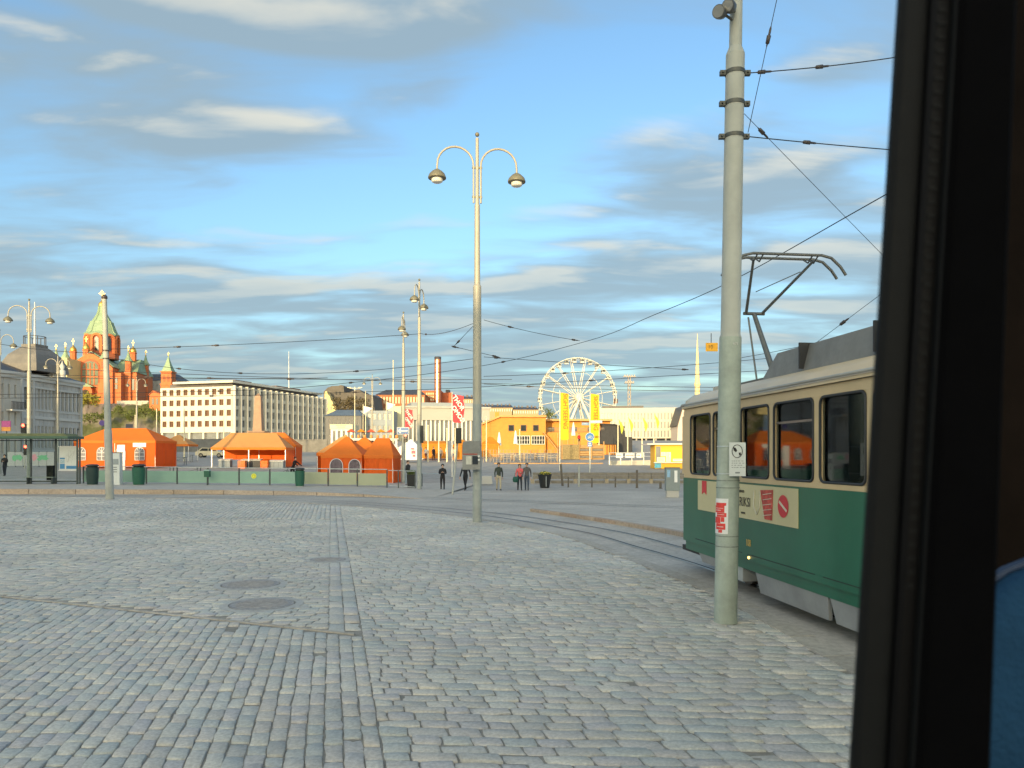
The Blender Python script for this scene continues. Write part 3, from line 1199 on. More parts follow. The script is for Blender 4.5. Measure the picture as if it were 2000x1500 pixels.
# ---- the cathedral (1 unit below = one photo pixel at 350 m)
def cathedral():
    Y0, s = 350.0, 350/1500
    base = W(203, 790, Y0)
    root = thing('cathedral', 'red brick cathedral with green copper spire and gold onion domes', 'church', (base.x-2.6, base.y, base.z), R(9))

    def X(px):
        return (px-203)*s

    def Z(py):
        return (790-py)*s

    def bx(m, p0, p1, d0, d1, y0, y1, k=0):
        m.box(X(p0), X(p1), d0, d1, Z(y1), Z(y0), k)
    FR = -9.0                                      # front face of the nave arm
    # nave arm with gable
    m = M()
    gable = [(X(164), FR, Z(792)), (X(242), FR, Z(792)), (X(242), FR, Z(722)), (X(233), FR, Z(713)), (X(203), FR, Z(693)), (X(173), FR, Z(713)), (X(164), FR, Z(722))]
    m.prism(gable, (0, 30, 0))
    # side arms
    bx(m, 130, 163.9, -2, 22, 727, 792)
    bx(m, 242.1, 276, -2, 22, 727, 792)
    m.build('wall', BRICKR, root)
    m = M()
    for a, b, d, t in ((124, 136, -3.2, 706), (153, 164, -10.2, 706), (221, 232, -10.2, 706), (255.5, 266.5, -3.2, 706), (268, 279, 12, 706)):
        mm = M()
        bx(mm, a, b, d, d+(b-a)*s, t+22, 792)
        mm.build('buttress_tower', BRICKR, root)
        mm = M()
        bx(mm, a+0.7, b-0.7, d+0.2, d+(b-a)*s-0.2, t, t+21.9)
        tw = mm.build('turret', BRICKR, root)
        cx, cy = X((a+b)/2), d+(b-a)*s/2
        mm = M()
        r = (b-a)*s*0.70
        mm.lathe([(r*1.08, 0), (r, 0.35), (r*0.45, 2.2), (r*0.18, 4.3), (0.02, 4.6)], (cx, cy, Z(t)+0.01), 8, smooth=False, rot=math.pi/8)
        mm.build('spire', COPPER, tw)
        mm = M()
        mm.ball((cx, cy, Z(t)+4.8), 0.4, 8)
        mm.box(cx-0.12, cx+0.12, cy-0.06, cy+0.06, Z(t)+5.0, Z(t)+7.2)
        mm.box(cx-0.5, cx+0.5, cy-0.06, cy+0.06, Z(t)+6.2, Z(t)+6.45)
        mm.build('cross', GOLD, tw)
        mm = M()
        bx(mm, a+2.8, b-2.8, d-0.12, d+0.1, t+5, t+17)
        mm.build('niche', BRICKD, tw)
        mm = M()
        bx(mm, a-0.6, b+0.6, d-0.3, d+(b-a)*s+0.3, t+22-0.9, t+23.2)
        mm.build('moulding', mat('pale_brick_moulding', (0.50, 0.22, 0.12), 0.85), tw)
    # lower stepped buttresses
    for a, b, d, t in ((152, 166, -11.0, 752), (219, 234, -11.0, 752), (241, 255, -7.5, 731), (126, 150, -4.2, 752)):
        mm = M()
        bx(mm, a, b, d, 0, t, 792)
        bx(mm, a-0.8, b+0.8, d-0.3, 0, t+20, t+22.5)
        mm.build('buttress', BRICKR, root)
    # arched openings: great window, portal and small windows
    def arch(name, p0, p1, y0, y1, d, th, m_, n=8):
        xa, xb, za, zb = X(p0), X(p1), Z(y1), Z(y0)
        r = (xb-xa)/2
        pts = [(xa, d, za), (xb, d, za)]+[((xa+xb)/2+r*math.cos(math.pi*i/n), d, zb-r+r*math.sin(math.pi*i/n)) for i in range(n+1)]
        mm = M()
        mm.prism(pts, (0, -th, 0))
        return mm.build(name, m_, root)
    arch('window_surround', 186.5, 219.5, 706, 756, FR-0.02, 0.25, BRICKD)
    arch('window', 189, 217, 710, 755, FR-0.28, 0.12, mat('cathedral_glass', (0.20, 0.21, 0.15), 0.8, var=0.3, scale=1, spec=0.1))
    for p in (196, 203, 210):
        mm = M()
        bx(mm, p-0.7, p+0.7, FR-0.62, FR-0.42, 714, 755)
        mm.build('mullion', BRICKR, root)
    for y in (726, 740):
        mm = M()
        bx(mm, 189, 217, FR-0.6, FR-0.41, y-0.8, y+0.8)
        mm.build('mullion', BRICKR, root)
    for p in (176, 229):
        arch('window', p-2.6, p+2.6, 734, 752, FR-0.02, 0.15, GLASS_D)
    for p in (139, 146, 247, 262, 270):
        arch('window', p-2.2, p+2.2, 740, 762, -2.02 if p not in (247,) else -7.6, 0.15, GLASS_D)
    pm_ = arch('porch', 187, 210, 757, 792, FR-0.02, 3.0, BRICKR)
    arch('door', 192, 205, 765, 792, FR-3.04, 0.1, mat('dark_door', (0.05, 0.03, 0.02), 0.7))
    mm = M()
    mm.add([(X(184), FR-3.4, Z(760)), (X(213), FR-3.4, Z(760)), (X(198.5), FR-3.4, Z(753)), (X(184), FR, Z(760)), (X(213), FR, Z(760)), (X(198.5), FR, Z(753))], [(0, 1, 2), (3, 5, 4), (0, 2, 5, 3), (2, 1, 4, 5), (0, 3, 4, 1)])
    mm.build('porch_roof', COPPER, root)
    # string courses on the front
    mm = M()
    bx(mm, 166.2, 218.8, FR-0.2, FR-0.01, 757.5, 759)
    bx(mm, 166.2, 185.9, FR-0.2, FR-0.01, 728, 730)
    bx(mm, 220.2, 240, FR-0.2, FR-0.01, 728, 730)
    mm.build('string_course', mat('pale_brick_moulding', (0.50, 0.22, 0.12), 0.85), root)
    # copper roofs
    mm = M()
    ov = 0.25
    for sgn, pe, pk in ((-1, 164, 173), (1, 242, 233)):
        e1, e2, e3 = (X(pe)+sgn*0.3, Z(721)), (X(pk), Z(712)), (X(203), Z(692))
        for (xa, za), (xb, zb) in ((e1, e2), (e2, e3)):
            q = [(xa, FR+0.3, za+0.05), (xb, FR+0.3, zb+0.05), (xb, 26, zb+0.05), (xa, 26, za+0.05)]
            mm.add(q+[(p[0], p[1], p[2]+0.3) for p in q], [(0, 1, 2, 3), (7, 6, 5, 4), (0, 4, 5, 1), (1, 5, 6, 2), (2, 6, 7, 3), (3, 7, 4, 0)])
    mm.build('roof', COPPER, root)
    for a, b in ((128, 172), (234, 278)):
        mm = M()
        q = [(X(a), -2.5, Z(727)), (X(b), -2.5, Z(727)), (X(b), 22.5, Z(727)), (X(a), 22.5, Z(727))]
        xa = X(a+7 if a < 200 else a)
        xb = X(b if a < 200 else b-7)
        r2 = [(xa, 8, Z(697)), (xb, 8, Z(697)), (xb, 13, Z(697)), (xa, 13, Z(697))]
        mm.add(q+r2, [(3, 2, 1, 0), (0, 1, 5, 4), (1, 2, 6, 5), (2, 3, 7, 6), (3, 0, 4, 7), (4, 5, 6, 7)])
        mm.build('roof', COPPER, root)
    # side domes on little drums
    for px, d, yb in ((148, 6, 697), (193, -7.5, 700), (259, 6, 697)):
        x = X(px)
        mm = M()
        mm.lathe([(1.5, 0), (1.5, 3.4), (1.75, 3.6), (1.75, 4.0)], (x, d, Z(yb)-1.0), 8, smooth=False)
        dr = mm.build('dome_drum', BRICKR, root)
        mm = M()
        mm.lathe([(1.3, 0), (1.55, 0.7), (1.25, 1.5), (0.45, 2.4), (0.10, 3.1), (0.08, 3.4)], (x, d, Z(yb)+3.0), 10)
        mm.box(x-0.14, x+0.14, d-0.08, d+0.08, Z(yb)+6.3, Z(yb)+8.8)
        mm.box(x-0.6, x+0.6, d-0.08, d+0.08, Z(yb)+7.5, Z(yb)+7.8)
        mm.build('gold_dome', GOLD, dr)
    # octagonal drum, tent roof, gilded crown
    c = (X(204), 4.0, 0)
    mm = M()
    rd = 30*s
    mm.lathe([(rd, Z(700)), (rd, Z(655))], c, 8, smooth=False, rot=math.pi/8)
    drum = mm.build('drum', BRICKD, root)
    for k in range(8):
        a = math.pi/4*k
        ap = rd*math.cos(math.pi/8)
        hw = rd*math.sin(math.pi/8)
        mid = Vector((c[0]+ap*math.cos(a), c[1]+ap*math.sin(a), 0))
        t = Vector((-math.sin(a), math.cos(a), 0))
        n = Vector((math.cos(a), math.sin(a), 0))
        mm = M()
        zt = Z(652)
        r = hw*0.92
        pts = [mid-t*r+Vector((0, 0, Z(690))), mid-t*r*0.62+Vector((0, 0, Z(690)))]
        pts += [mid+Vector((0, 0, zt-r))+t*(0.62*r*math.cos(math.pi-math.pi*i/6))+Vector((0, 0, 0.62*r*math.sin(math.pi*i/6))) for i in range(7)]
        pts += [mid+t*r*0.62+Vector((0, 0, Z(690))), mid+t*r+Vector((0, 0, Z(690)))]
        pts += [mid+Vector((0, 0, zt-r))+t*(r*math.cos(math.pi*i/8))+Vector((0, 0, r*math.sin(math.pi*i/8))) for i in range(9)]
        mm.prism([p+n*0.03 for p in pts], n*0.7)
        mm.build('arch', BRICKR, drum)
        mm = M()
        mm.prism([mid+t*q*r*0.34+n*0.04+Vector((0, 0, z)) for q, z in ((-1, Z(686)), (1, Z(686)), (1, zt-r*0.9), (0, zt-r*0.55), (-1, zt-r*0.9))], n*0.15)
        mm.build('window', GLASS_D, drum)
    mm = M()
    prof = [(31, 655), (32, 651.5), (27.5, 648), (20.5, 630), (20, 626.5), (17, 625.5), (9.5, 612), (7, 604), (6.2, 596), (7.0, 595)]
    mm.lathe([(r*s, Z(y)) for r, y in prof], c, 8, smooth=False, rot=math.pi/8)
    sp = mm.build('tent_roof', COPPER, root)
    for k in range(8):
        a = math.pi/4*k+math.pi/8
        mm = M()
        mm.tube([(c[0]+r*s*math.cos(a), c[1]+r*s*math.sin(a), Z(y)) for r, y in prof[1:]], 0.22, 5)
        mm.build('rib', COPPER, sp)
    mm = M()
    mm.lathe([(r*s, Z(y)) for r, y in ((6, 599), (5.2, 597), (6.8, 593), (6.2, 589.5), (3, 586), (1.2, 583.5), (0.6, 582), (0.6, 579.5))], c, 12)
    mm.ball((c[0], c[1], Z(578.6)), 0.4, 8)
    mm.box(c[0]-0.28, c[0]+0.28, c[1]-0.1, c[1]+0.1, Z(578), Z(563.5))
    mm.box(c[0]-1.3, c[0]+1.3, c[1]-0.1, c[1]+0.1, Z(570.6), Z(569))
    mm.box(c[0]-0.7, c[0]+0.7, c[1]-0.1, c[1]+0.1, Z(567.2), Z(566))
    mm.build('gold_dome', GOLD, sp)


cathedral()


def simple_block(name, label, px0, px1, ytop, ybase, Y, wm, cols, rows, pier, span, win, rm=None, rooft=1.5, deep=15, rot=0.0, zb=None, hip=True, parts=True):
    """a far block facing the camera, base and top given by the photograph, its front turned by rot"""
    xa, xb = wx(px0, Y), wx(px1, Y)
    z1 = wz(ytop, Y)
    z0 = wz(ybase, Y) if zb is None else zb
    A = (xa, Y)
    B = (xb, Y+(xb-xa)*math.tan(rot))
    root = thing(name, label, 'building', (xa, Y, z0))
    fr = back_box(root, A, B, deep, z0, z1-0.01, 0.4, wm)
    grid_wall(root, A, B, z0, z1, cols, rows, pier, span, 0.4, wm, win)
    if rm:
        ln = fr[3]
        m = M()
        q = [fr[0]+fr[1]*s+fr[2]*o for s, o in ((-0.3, 0.3), (ln+0.3, 0.3), (ln+0.3, -deep), (-0.3, -deep))]
        k = min(ln*0.2, 4) if hip else 0
        r2 = [fr[0]+fr[1]*s+fr[2]*o for s, o in ((k, -deep*0.4), (ln-k, -deep*0.4), (ln-k, -deep*0.6), (k, -deep*0.6))]
        m.add([(v.x, v.y, z1+0.01) for v in q]+[(v.x, v.y, z1+rooft) for v in r2], [(3, 2, 1, 0), (0, 1, 5, 4), (1, 2, 6, 5), (2, 3, 7, 6), (3, 0, 4, 7), (4, 5, 6, 7)])
        m.build('roof', rm, root, world=True)
    return root, fr


# ---- white marble office block
def marble_block():
    Yc = 220.0
    C = Vector((wx(455, Yc), Yc, 0))
    n1 = Vector((-0.29, -0.957, 0)).normalized()
    t1 = Vector((-n1.y, n1.x, 0))*-1            # runs away to the left
    if t1.x > 0:
        t1 = -t1
    t2 = -n1                                     # right face runs away along the back of the left normal
    L1, L2 = 25.2, 0
    # length of the right face so that it ends at photo x 635
    k = (635-1000)/1500
    L2 = (k*Yc-C.x)/(t2.x-k*t2.y)
    z0, zg, z1 = wz(857, Yc), wz(838, Yc), wz(754, Yc)
    A = C+t1*L1
    root = thing('office_block', 'white marble office block with a grid of square windows', 'office building', (C.x, C.y, z0))
    m = M()
    cA, cB = A-n1*0, C
    # core
    far_l = A+t2*L2
    far_r = C+t2*L2
    i1, i2 = 0.7, 0.7
    poly = [A+t2*0.7-t1*0.02, C+t2*0.7+t1*0.7, far_r+t1*0.7, far_l]
    m.slab([(p.x, p.y) for p in poly], z0, z1-0.4)
    m.build('core', GLASS_G, root, world=True)
    wl = dict(mull=1, gmat=mat('lit_glass', (0.16, 0.085, 0.05), 0.25, var=0.2), fmat=mat('brown_frame', (0.17, 0.09, 0.05), 0.5), dep=0.2, fr=0.12)
    grid_wall(root, (A.x, A.y), (C.x, C.y), zg, z1, 10, 4, 1.0, 1.35, 0.6, MARBLE, wl, edge=0.7)
    wr = dict(mull=1, gmat=GLASS_G, fmat=CONC, dep=0.2, fr=0.10)
    E = C+t2*L2
    fr, bay = grid_wall(root, (C.x, C.y), (E.x, E.y), zg-3.0, z1, 17, 5, 0.55, 1.05, 0.6, MARBLE, wr, edge=0.3)
    ln = fr[3]
    for c in range(18):
        s = min(max(0.3+bay*c-0.28, 0.12), ln-0.3)
        m = M()
        wbox(m, fr, s-0.2, s+0.2, 0.003, 0.85, zg-3.0, z1+0.2)
        m.build('fin', MARBLE, root, world=True)
    # ground storey on the left: columns in front of dark glass
    frl = frame_of((A.x, A.y), (C.x, C.y))
    m = M()
    wbox(m, frl, 0, frl[3], -0.6, -0.002, zg-0.9, zg-0.002)
    m.build('lintel', MARBLE, root, world=True)
    for k in range(6):
        m = M()
        s = 0.5+k*(frl[3]-1.0)/5
        wbox(m, frl, s-0.3, s+0.3, -0.65, -0.05, z0, zg-0.902)
        m.build('column', MARBLE, root, world=True)
    # roof storey, set back, with cornice and plant rooms
    m = M()
    poly = [A+t2*2.2-t1*1.5, C+t2*2.2+t1*1.8, far_r+t1*1.8-t2*2, far_l-t1*1.5-t2*2]
    m.slab([(p.x, p.y) for p in poly], z1-0.39, z1+1.1)
    m.build('roof_storey', mat('dark_recess_glass', (0.13, 0.11, 0.10), 0.3, var=0.3, scale=0.6), root, world=True)
    m = M()
    poly = [A+t2*0.4-t1*4.0, C+t2*0.4+t1*0.4, far_r+t1*0.4-t2*1.2, far_l-t1*4.0-t2*1.2]
    m.slab([(p.x, p.y) for p in poly], z1+1.102, z1+1.75)
    m.build('cornice', MARBLE, root, world=True)
    pr = mat('plant_room_sheet', (0.17, 0.115, 0.10), 0.7, var=0.2)
    for a, b, h in ((0.18, 0.34, 1.1), (0.36, 0.52, 0.9), (0.60, 0.88, 1.2)):
        p0 = C+t2*(L2*a)+t1*6
        p1 = C+t2*(L2*b)+t1*6
        m = M()
        m.slab([((p0).x, (p0).y), (p1.x, p1.y), ((p1+t1*9).x, (p1+t1*9).y), ((p0+t1*9).x, (p0+t1*9).y)], z1+1.76, z1+1.76+h)
        m.build('plant_room', pr, root, world=True)
    p = C+t2*(L2*0.68)+t1*4
    m = M()
    m.tube([(p.x, p.y, z1+1.76), (p.x, p.y, wz(686, p.y))], [0.16, 0.07], 6)
    m.build('flagpole', WHITEP, root, world=True)


marble_block()

# ---- low stone embankment wall between market and office block
m = M()
for a, b in ((330, 470), (470, 640), (640, 770)):
    pa, pb = wx(a, 150), wx(b+0.0, 150)
    m = M()
    m.prism([(pa, 150, 2.6), (pb-0.05, 150, 2.6), (pb-0.05, 151.2, 2.6), (pa, 151.2, 2.6)], (0, 0, wz(858, 150)-2.6))
    m.build('embankment_wall', mat('embankment_stone', (0.20, 0.19, 0.175), 0.9, var=0.3, scale=1.0, bump=0.5, bscale=3),
            label={330: 'dark stone embankment wall behind the pale small tent', 470: 'dark stone embankment wall behind the middle orange tent', 640: 'dark stone embankment wall behind the paired orange tents'}[a], category='wall', group='embankment walls')

# ---- obelisk
def obelisk():
    Y = 118
    b = Vector((wx(505, Y), Y, g(Y)))
    t = thing('obelisk', 'brown stone obelisk in front of the white office block', 'obelisk', tuple(b))
    z = wz(842, Y)-b.z
    m = M()
    m.box(-1.5, 1.5, -1.5, 1.5, 0, z-1.6)
    m.box(-1.15, 1.15, -1.15, 1.15, z-1.598, z-0.25)
    m.box(-1.35, 1.35, -1.35, 1.35, z-0.248, z)
    m.build('pedestal', mat('obelisk_granite', (0.36, 0.22, 0.14), 0.6, var=0.2, scale=1.5), t)
    m = M()
    h = wz(768, Y)-b.z
    m.lathe([(0.98, z+0.002), (0.62, h-0.5), (0.02, h)], n=4, smooth=False, rot=math.pi/4)
    m.build('shaft', mat('obelisk_granite', (0.36, 0.22, 0.14)), t)


obelisk()

# ---- grey tenements beside the cathedral, brick gable, spire turret
simple_block('tenement', 'grey tenement with dark roof between cathedral and office block', 268, 345, 743, 800, 380, CONC, 9, 3, 1.6, 3.0, dict(mull=1), ROOF_D, 4.0, 20)
simple_block('apartment_house', 'sunlit pale yellow apartment house behind the grey palace', 96, 131, 699, 800, 330, CREAM, 4, 6, 1.1, 2.0, dict(mull=1), None, 0)


def brick_gable():
    Y = 330
    a, b = wx(292, Y), wx(316, Y)
    zb, ze, zp = 16, wz(772, Y), wz(764, Y)
    t = thing('brick_house', 'small red brick gabled house beside the office block', 'house', ((a+b)/2, Y, zb))
    m = M()
    m.prism([(a, Y, zb), (b, Y, zb), (b, Y, ze), ((a+b)/2-1, Y, zp), (a, Y, ze)], (0, 12, 0))
    m.build('wall', BRICKR, t, world=True)
    for p in (299, 307):
        m = M()
        m.prism([(wx(p-2, Y), Y-0.02, wz(790, Y)), (wx(p+2, Y), Y-0.02, wz(790, Y)), (wx(p+2, Y), Y-0.02, wz(780, Y)), (wx(p, Y), Y-0.02, wz(777, Y)), (wx(p-2, Y), Y-0.02, wz(780, Y))], (0, -0.15, 0))
        m.build('window', GLASS_D, t, world=True)
    m = M()
    for x0, z0, x1, z1 in ((a-0.3, ze, (a+b)/2-1, zp+0.05), ((a+b)/2-1, zp+0.05, b+0.3, ze)):
        m.prism([(x0, Y-0.3, z0+0.03), (x1, Y-0.3, z1+0.03), (x1, Y-0.3, z1+0.35), (x0, Y-0.3, z0+0.35)], (0, 12.5, 0))
    m.build('roof', BRICKD, t, world=True)


brick_gable()


def spire_turret():
    Y = 250
    s = Y/1500
    b = W(329, 800, Y)
    t = thing('bell_turret', 'slim red brick turret with pointed green spire behind office block', 'tower', tuple(b))
    m = M()
    hw = 10.5*s
    z1 = 48*s
    m.box(-hw, hw, -hw, hw, 0, z1)
    m.box(-hw*1.12, hw*1.12, -hw*1.12, hw*1.12, 47*s, 49.5*s)
    m.box(-hw*0.95, hw*0.95, -hw*0.95, hw*0.95, 49.5*s+0.002, 72*s)
    m.box(-hw*1.1, hw*1.1, -hw*1.1, hw*1.1, 72*s+0.002, 74*s)
    m.build('wall', BRICKR, t)
    for x in (-0.38, 0.38):
        m = M()
        w = hw*0.2
        m.prism([(hw*x-w, -hw*0.955, 54*s), (hw*x+w, -hw*0.955, 54*s), (hw*x+w, -hw*0.955, 64*s), (hw*x, -hw*0.955, 66.5*s), (hw*x-w, -hw*0.955, 64*s)], (0, -0.08, 0))
        m.build('window', BRICKD, t)
    m = M()
    m.lathe([(hw*1.35, 74*s+0.003), (hw*1.15, 77*s), (hw*0.62, 88*s), (hw*0.2, 100*s), (0.05, 105*s)], n=4, smooth=False, rot=math.pi/4)
    m.build('spire', COPPER, t)
    m = M()
    m.ball((0, 0, 105.5*s), 0.22, 8)
    m.box(-0.09, 0.09, -0.05, 0.05, 106*s, 112*s)
    m.box(-0.35, 0.35, -0.05, 0.05, 109*s, 110*s)
    m.build('cross', GOLD, t)


spire_turret()

# ---- skyline behind the market, middle
GREYB = mat('blue_grey_plaster', (0.28, 0.31, 0.34), 0.8, var=0.1, scale=0.4)
BROWNB = mat('brown_brick_wall', (0.34, 0.14, 0.065), 0.85, var=0.15, scale=0.5)
simple_block('warehouse', 'low dark grey stone house behind the white kiosk', 636, 706, 812, 872, 200, mat('dark_grey_stone', (0.17, 0.165, 0.16), 0.85, var=0.15), 8, 2, 0.9, 2.2, dict(mull=1), mat('slate_blue_roof', (0.12, 0.15, 0.19), 0.5, var=0.2, scale=0.6), 1.8, 12)
simple_block('harbour_office', 'pale blue grey three storey harbour office behind the flagpoles', 704, 768, 802, 874, 205, GREYB, 6, 3, 0.6, 1.7, dict(mull=1, gmat=GLASS_G), None)
simple_block('brick_tenement', 'long brown brick tenement with a row of pale windows on skyline', 734, 830, 771, 815, 420, BROWNB, 16, 2, 0.7, 2.6, dict(mull=0, gmat=mat('pale_blind', (0.62, 0.50, 0.30), 0.6), fmat=TRIM, fr=0.15), ROOF_D, 3.5, 25)
simple_block('brick_warehouse', 'low reddish brown brick house at foot of the dark hill house', 703, 740, 777, 815, 400, BROWNB, 6, 2, 1.0, 3.0, dict(mull=0), ROOF_D, 1.8, 15)


def hill_house():
    Y = 330
    t = thing('hill_house', 'tall dark grey house with stepped roofline and sunlit yellow gable', 'house', (wx(668, Y), Y, 7))
    z = lambda py: wz(py, Y)
    m = M()
    pts = [(632, 820), (735, 820), (728, 772), (712, 769), (700, 760), (682, 766), (672, 766), (671, 753), (648, 754), (640, 757), (632, 765)]
    m.prism([(wx(a, Y), Y, z(b)) for a, b in pts], (0, 22, 0))
    m.build('wall', mat('hill_house_grey', (0.13, 0.115, 0.10), 0.9, var=0.2, scale=0.3), t, world=True)
    Y2 = Y-6
    m = M()
    pts = [(634, 822), (656, 822), (656, 795), (651, 791), (649, 784), (646, 781), (644, 774), (641, 771), (638, 764), (636, 764), (634, 768)]
    m.prism([(wx(a, Y2), Y2, wz(b, Y2)) for a, b in pts], (0, 5.5, 0))
    gb = m.build('gable', CREAM, t, world=True)
    for a, b in ((640, 786), (646, 797), (640, 800)):
        m = M()
        m.box(wx(a-1.2, Y2), wx(a+1.2, Y2), Y2-0.15, Y2-0.01, wz(b+4, Y2), wz(b-4, Y2))
        m.build('window', GLASS_D, gb, world=True)
    for k, (a, b) in enumerate([(657, 768), (664, 768), (680, 776), (688, 776), (696, 776), (704, 778), (657, 778), (664, 778), (712, 782), (720, 782)]):
        m = M()
        m.box(wx(a-1.5, Y), wx(a+1.5, Y), Y-0.15, Y-0.01, wz(b+3, Y), wz(b-3, Y))
        m.build('window', mat('dull_dark_glass', (0.05, 0.05, 0.05), 0.6, spec=0.15), t, world=True)
    for a, b in ((660, 750), (690, 760)):
        m = M()
        m.box(wx(a-2.5, Y), wx(a+2.5, Y), Y+5, Y+7, z(b+8), z(b))
        m.build('chimney', ROOF_D, t, world=True)


hill_house()


def power_station():
    Y = 450
    t = thing('brick_plant', 'red brick power plant block below the tall chimney', 'building', (wx(850, Y), Y, 7))
    for a, b, y0, d in ((822, 862, 763, 20), (862.2, 882, 766, 26)):
        m = M()
        m.box(wx(a, Y), wx(b, Y), Y+(a > 860)*3, Y+d, 7, wz(y0, Y))
        m.build('wall', mat('plant_brick', (0.50, 0.13, 0.055), 0.85, var=0.12, scale=0.3), t, world=True)
    m = M()
    for r in range(3):
        for c in range(4):
            mm = M()
            mm.box(wx(832+c*4.2, Y), wx(835+c*4.2, Y), Y-0.2, Y-0.02, wz(783-r*6, Y), wz(779-r*6, Y))
            mm.build('window', mat('pale_blind', (0.62, 0.50, 0.30), 0.6), t, world=True)
    m = M()
    m.box(wx(868, Y), wx(876, Y), Y+8, Y+14, wz(766, Y)+0.01, wz(759, Y))
    m.build('roof_plant', ROOF_D, t, world=True)
    c = thing('chimney_stack', 'tall round red brick chimney rising above the skyline', 'chimney', (wx(855, 440), 440, 7))
    m = M()
    s = 440/1500
    zt = wz(697, 440)-7
    m.lathe([(7.2*s, 0), (6.4*s, zt-1.5)], n=20)
    m.build('shaft', mat('chimney_brick', (0.30, 0.11, 0.06), 0.5, var=0.15, scale=0.3), c)
    m = M()
    m.lathe([(6.6*s, zt-1.499), (6.7*s, zt), (5.0*s, zt), (5.0*s, zt-1)], n=20)
    m.build('rim', ROOF_D, c)
    m = M()
    m.box(-2.2*s, 1.0*s, -7.3*s, -6.2*s, 15, zt-2)
    m.build('sunlit_stripe', mat('sunlit_stripe_tone', (0.75, 0.65, 0.42), 0.35, 0.6), c)  # pale strip added in place of the sunlit stripe down the chimney


power_station()


def terminal():
    Y = 215
    A, B = (wx(786, Y), Y), (wx(955, Y), Y+6)
    z0, z1 = wz(880, Y), wz(796, Y)
    t = thing('terminal', 'long pale ferry terminal hall with columns and sunlit cream end wall', 'terminal', (A[0], Y, z0))
    fr = back_box(t, A, B, 22, z0, wz(820, Y), 1.2, GLASS_G, name='glazing')
    m = M()
    wbox(m, fr, 0, fr[3], -22, 0, wz(820, Y)+0.003, z1)
    m.build('upper_wall', mat('terminal_panel', (0.40, 0.385, 0.35), 0.6, var=0.05, scale=0.3), t, world=True)
    m = M()
    wbox(m, fr, -0.4, fr[3]+0.4, -22.4, 0.4, z1+0.003, z1+0.5)
    m.build('roof_edge', CONC, t, world=True)
    m = M()
    wbox(m, fr, 3, fr[3]-2, -16, -5, z1+0.51, z1+1.9)
    m.build('clerestory', GREYB, t, world=True)
    for k in range(20):
        s = 0.4+k*(fr[3]-0.8)/19
        m = M()
        wbox(m, fr, s-0.22, s+0.22, -0.8, -0.3, z0, wz(820, Y))
        m.build('column', WHITEP, t, world=True)
    m = M()
    m.prism([(wx(761, Y), Y-2.5, z0), (wx(785.8, Y), Y-2.5, z0), (wx(785.8, Y), Y+18, z0), (wx(761, Y), Y+18, z0)], (0, 0, wz(794.5, Y)-z0))
    m.build('end_wall', mat('cream_panel', (0.64, 0.58, 0.38), 0.7, var=0.04), t, world=True)


terminal()


def kiosk_white():
    Y = 128
    t = thing('market_kiosk', 'low sunlit cream white kiosk with tall glazing behind the tents', 'kiosk', (wx(666, Y), Y, g(Y)))
    a, b = wx(646, Y), wx(688, Y)
    A, B = (a, Y), (b, Y)
    z0 = g(Y)
    grid_wall(t, A, B, z0, wz(838, Y), 4, 1, 0.35, 0.5, 0.3, WHITEP, dict(mull=1))
    back_box(t, A, B, 5, z0, wz(838, Y), 0.3, WHITEP)
    m = M()
    m.box(a-0.1, b+0.1, Y-0.25, Y+5, wz(838, Y)+0.003, wz(829, Y))
    m.build('fascia', mat('kiosk_cream', (0.64, 0.58, 0.40), 0.5, var=0.04), t, world=True)
    tx = mat('grey_print', (0.25, 0.22, 0.18), 0.7)
    for k, (x0, x1, z) in enumerate(((0.25, 0.72, 0.62), (0.33, 0.66, 0.3))):
        m = M()
        x = a+(b-a)*x0
        while x < a+(b-a)*x1:
            w = rnd.uniform(0.06, 0.12)
            m.box(x, x+w, Y-0.262, Y-0.252, wz(838, Y)+z*0.8, wz(838, Y)+z*0.8+0.12)
            x += w+0.05
        m.build('lettering', tx, t, world=True)


kiosk_white()


def skyline_roofs():
    """dark roofs of the town beyond the orange building"""
    Y = 430
    data = [(884, 930, 772, 'dark flat roofed tenement to the right of the red brick plant'),
            (928, 1002, 789, 'long dark roofed tenement with chimneys behind the orange building'),
            (1000, 1052, 793, 'broad dark gabled storehouse left of the ferris wheel')]
    for a, b, y, lab in data:
        t = thing('tenement', lab, 'building', (wx(a, Y), Y, 7))
        zt = wz(y+7, Y)
        m = M()
        m.box(wx(a, Y), wx(b-0.3, Y), Y, Y+20, 7, zt)
        m.build('wall', mat('ochre_wall', (0.42, 0.30, 0.17), 0.85, var=0.15), t, world=True)
        m = M()
        m.add([(wx(a-1, Y), Y-0.5, zt+0.01), (wx(b+0.6, Y), Y-0.5, zt+0.01), (wx(b+0.6, Y), Y+20, zt+0.01), (wx(a-1, Y), Y+20, zt+0.01), (wx(a+4, Y), Y+9, wz(y, Y)), (wx(b-4, Y), Y+9, wz(y, Y))], [(3, 2, 1, 0), (0, 1, 5, 4), (1, 2, 5), (2, 3, 4, 5), (3, 0, 4)])
        rf = m.build('roof', ROOF_D, t, world=True)
        k = a+4
        while k < b-4:
            m = M()
            h = rnd.uniform(2, 6)
            m.box(wx(k, Y), wx(k+rnd.uniform(1.5, 4), Y), Y+6, Y+8, wz(y+6, Y), wz(y-h*0.5, Y))
            m.build('chimney', mat('chimney_plaster', (0.16, 0.13, 0.12), 0.9), rf, world=True)
            k += rnd.uniform(6, 11)
        k = a+3
        while k < b-3:
            m = M()
            m.box(wx(k, Y), wx(k+1.6, Y), Y-0.25, Y-0.02, zt-2.2, zt-0.7)
            m.build('window', TRIM, t, world=True)
            k += 4.5


skyline_roofs()


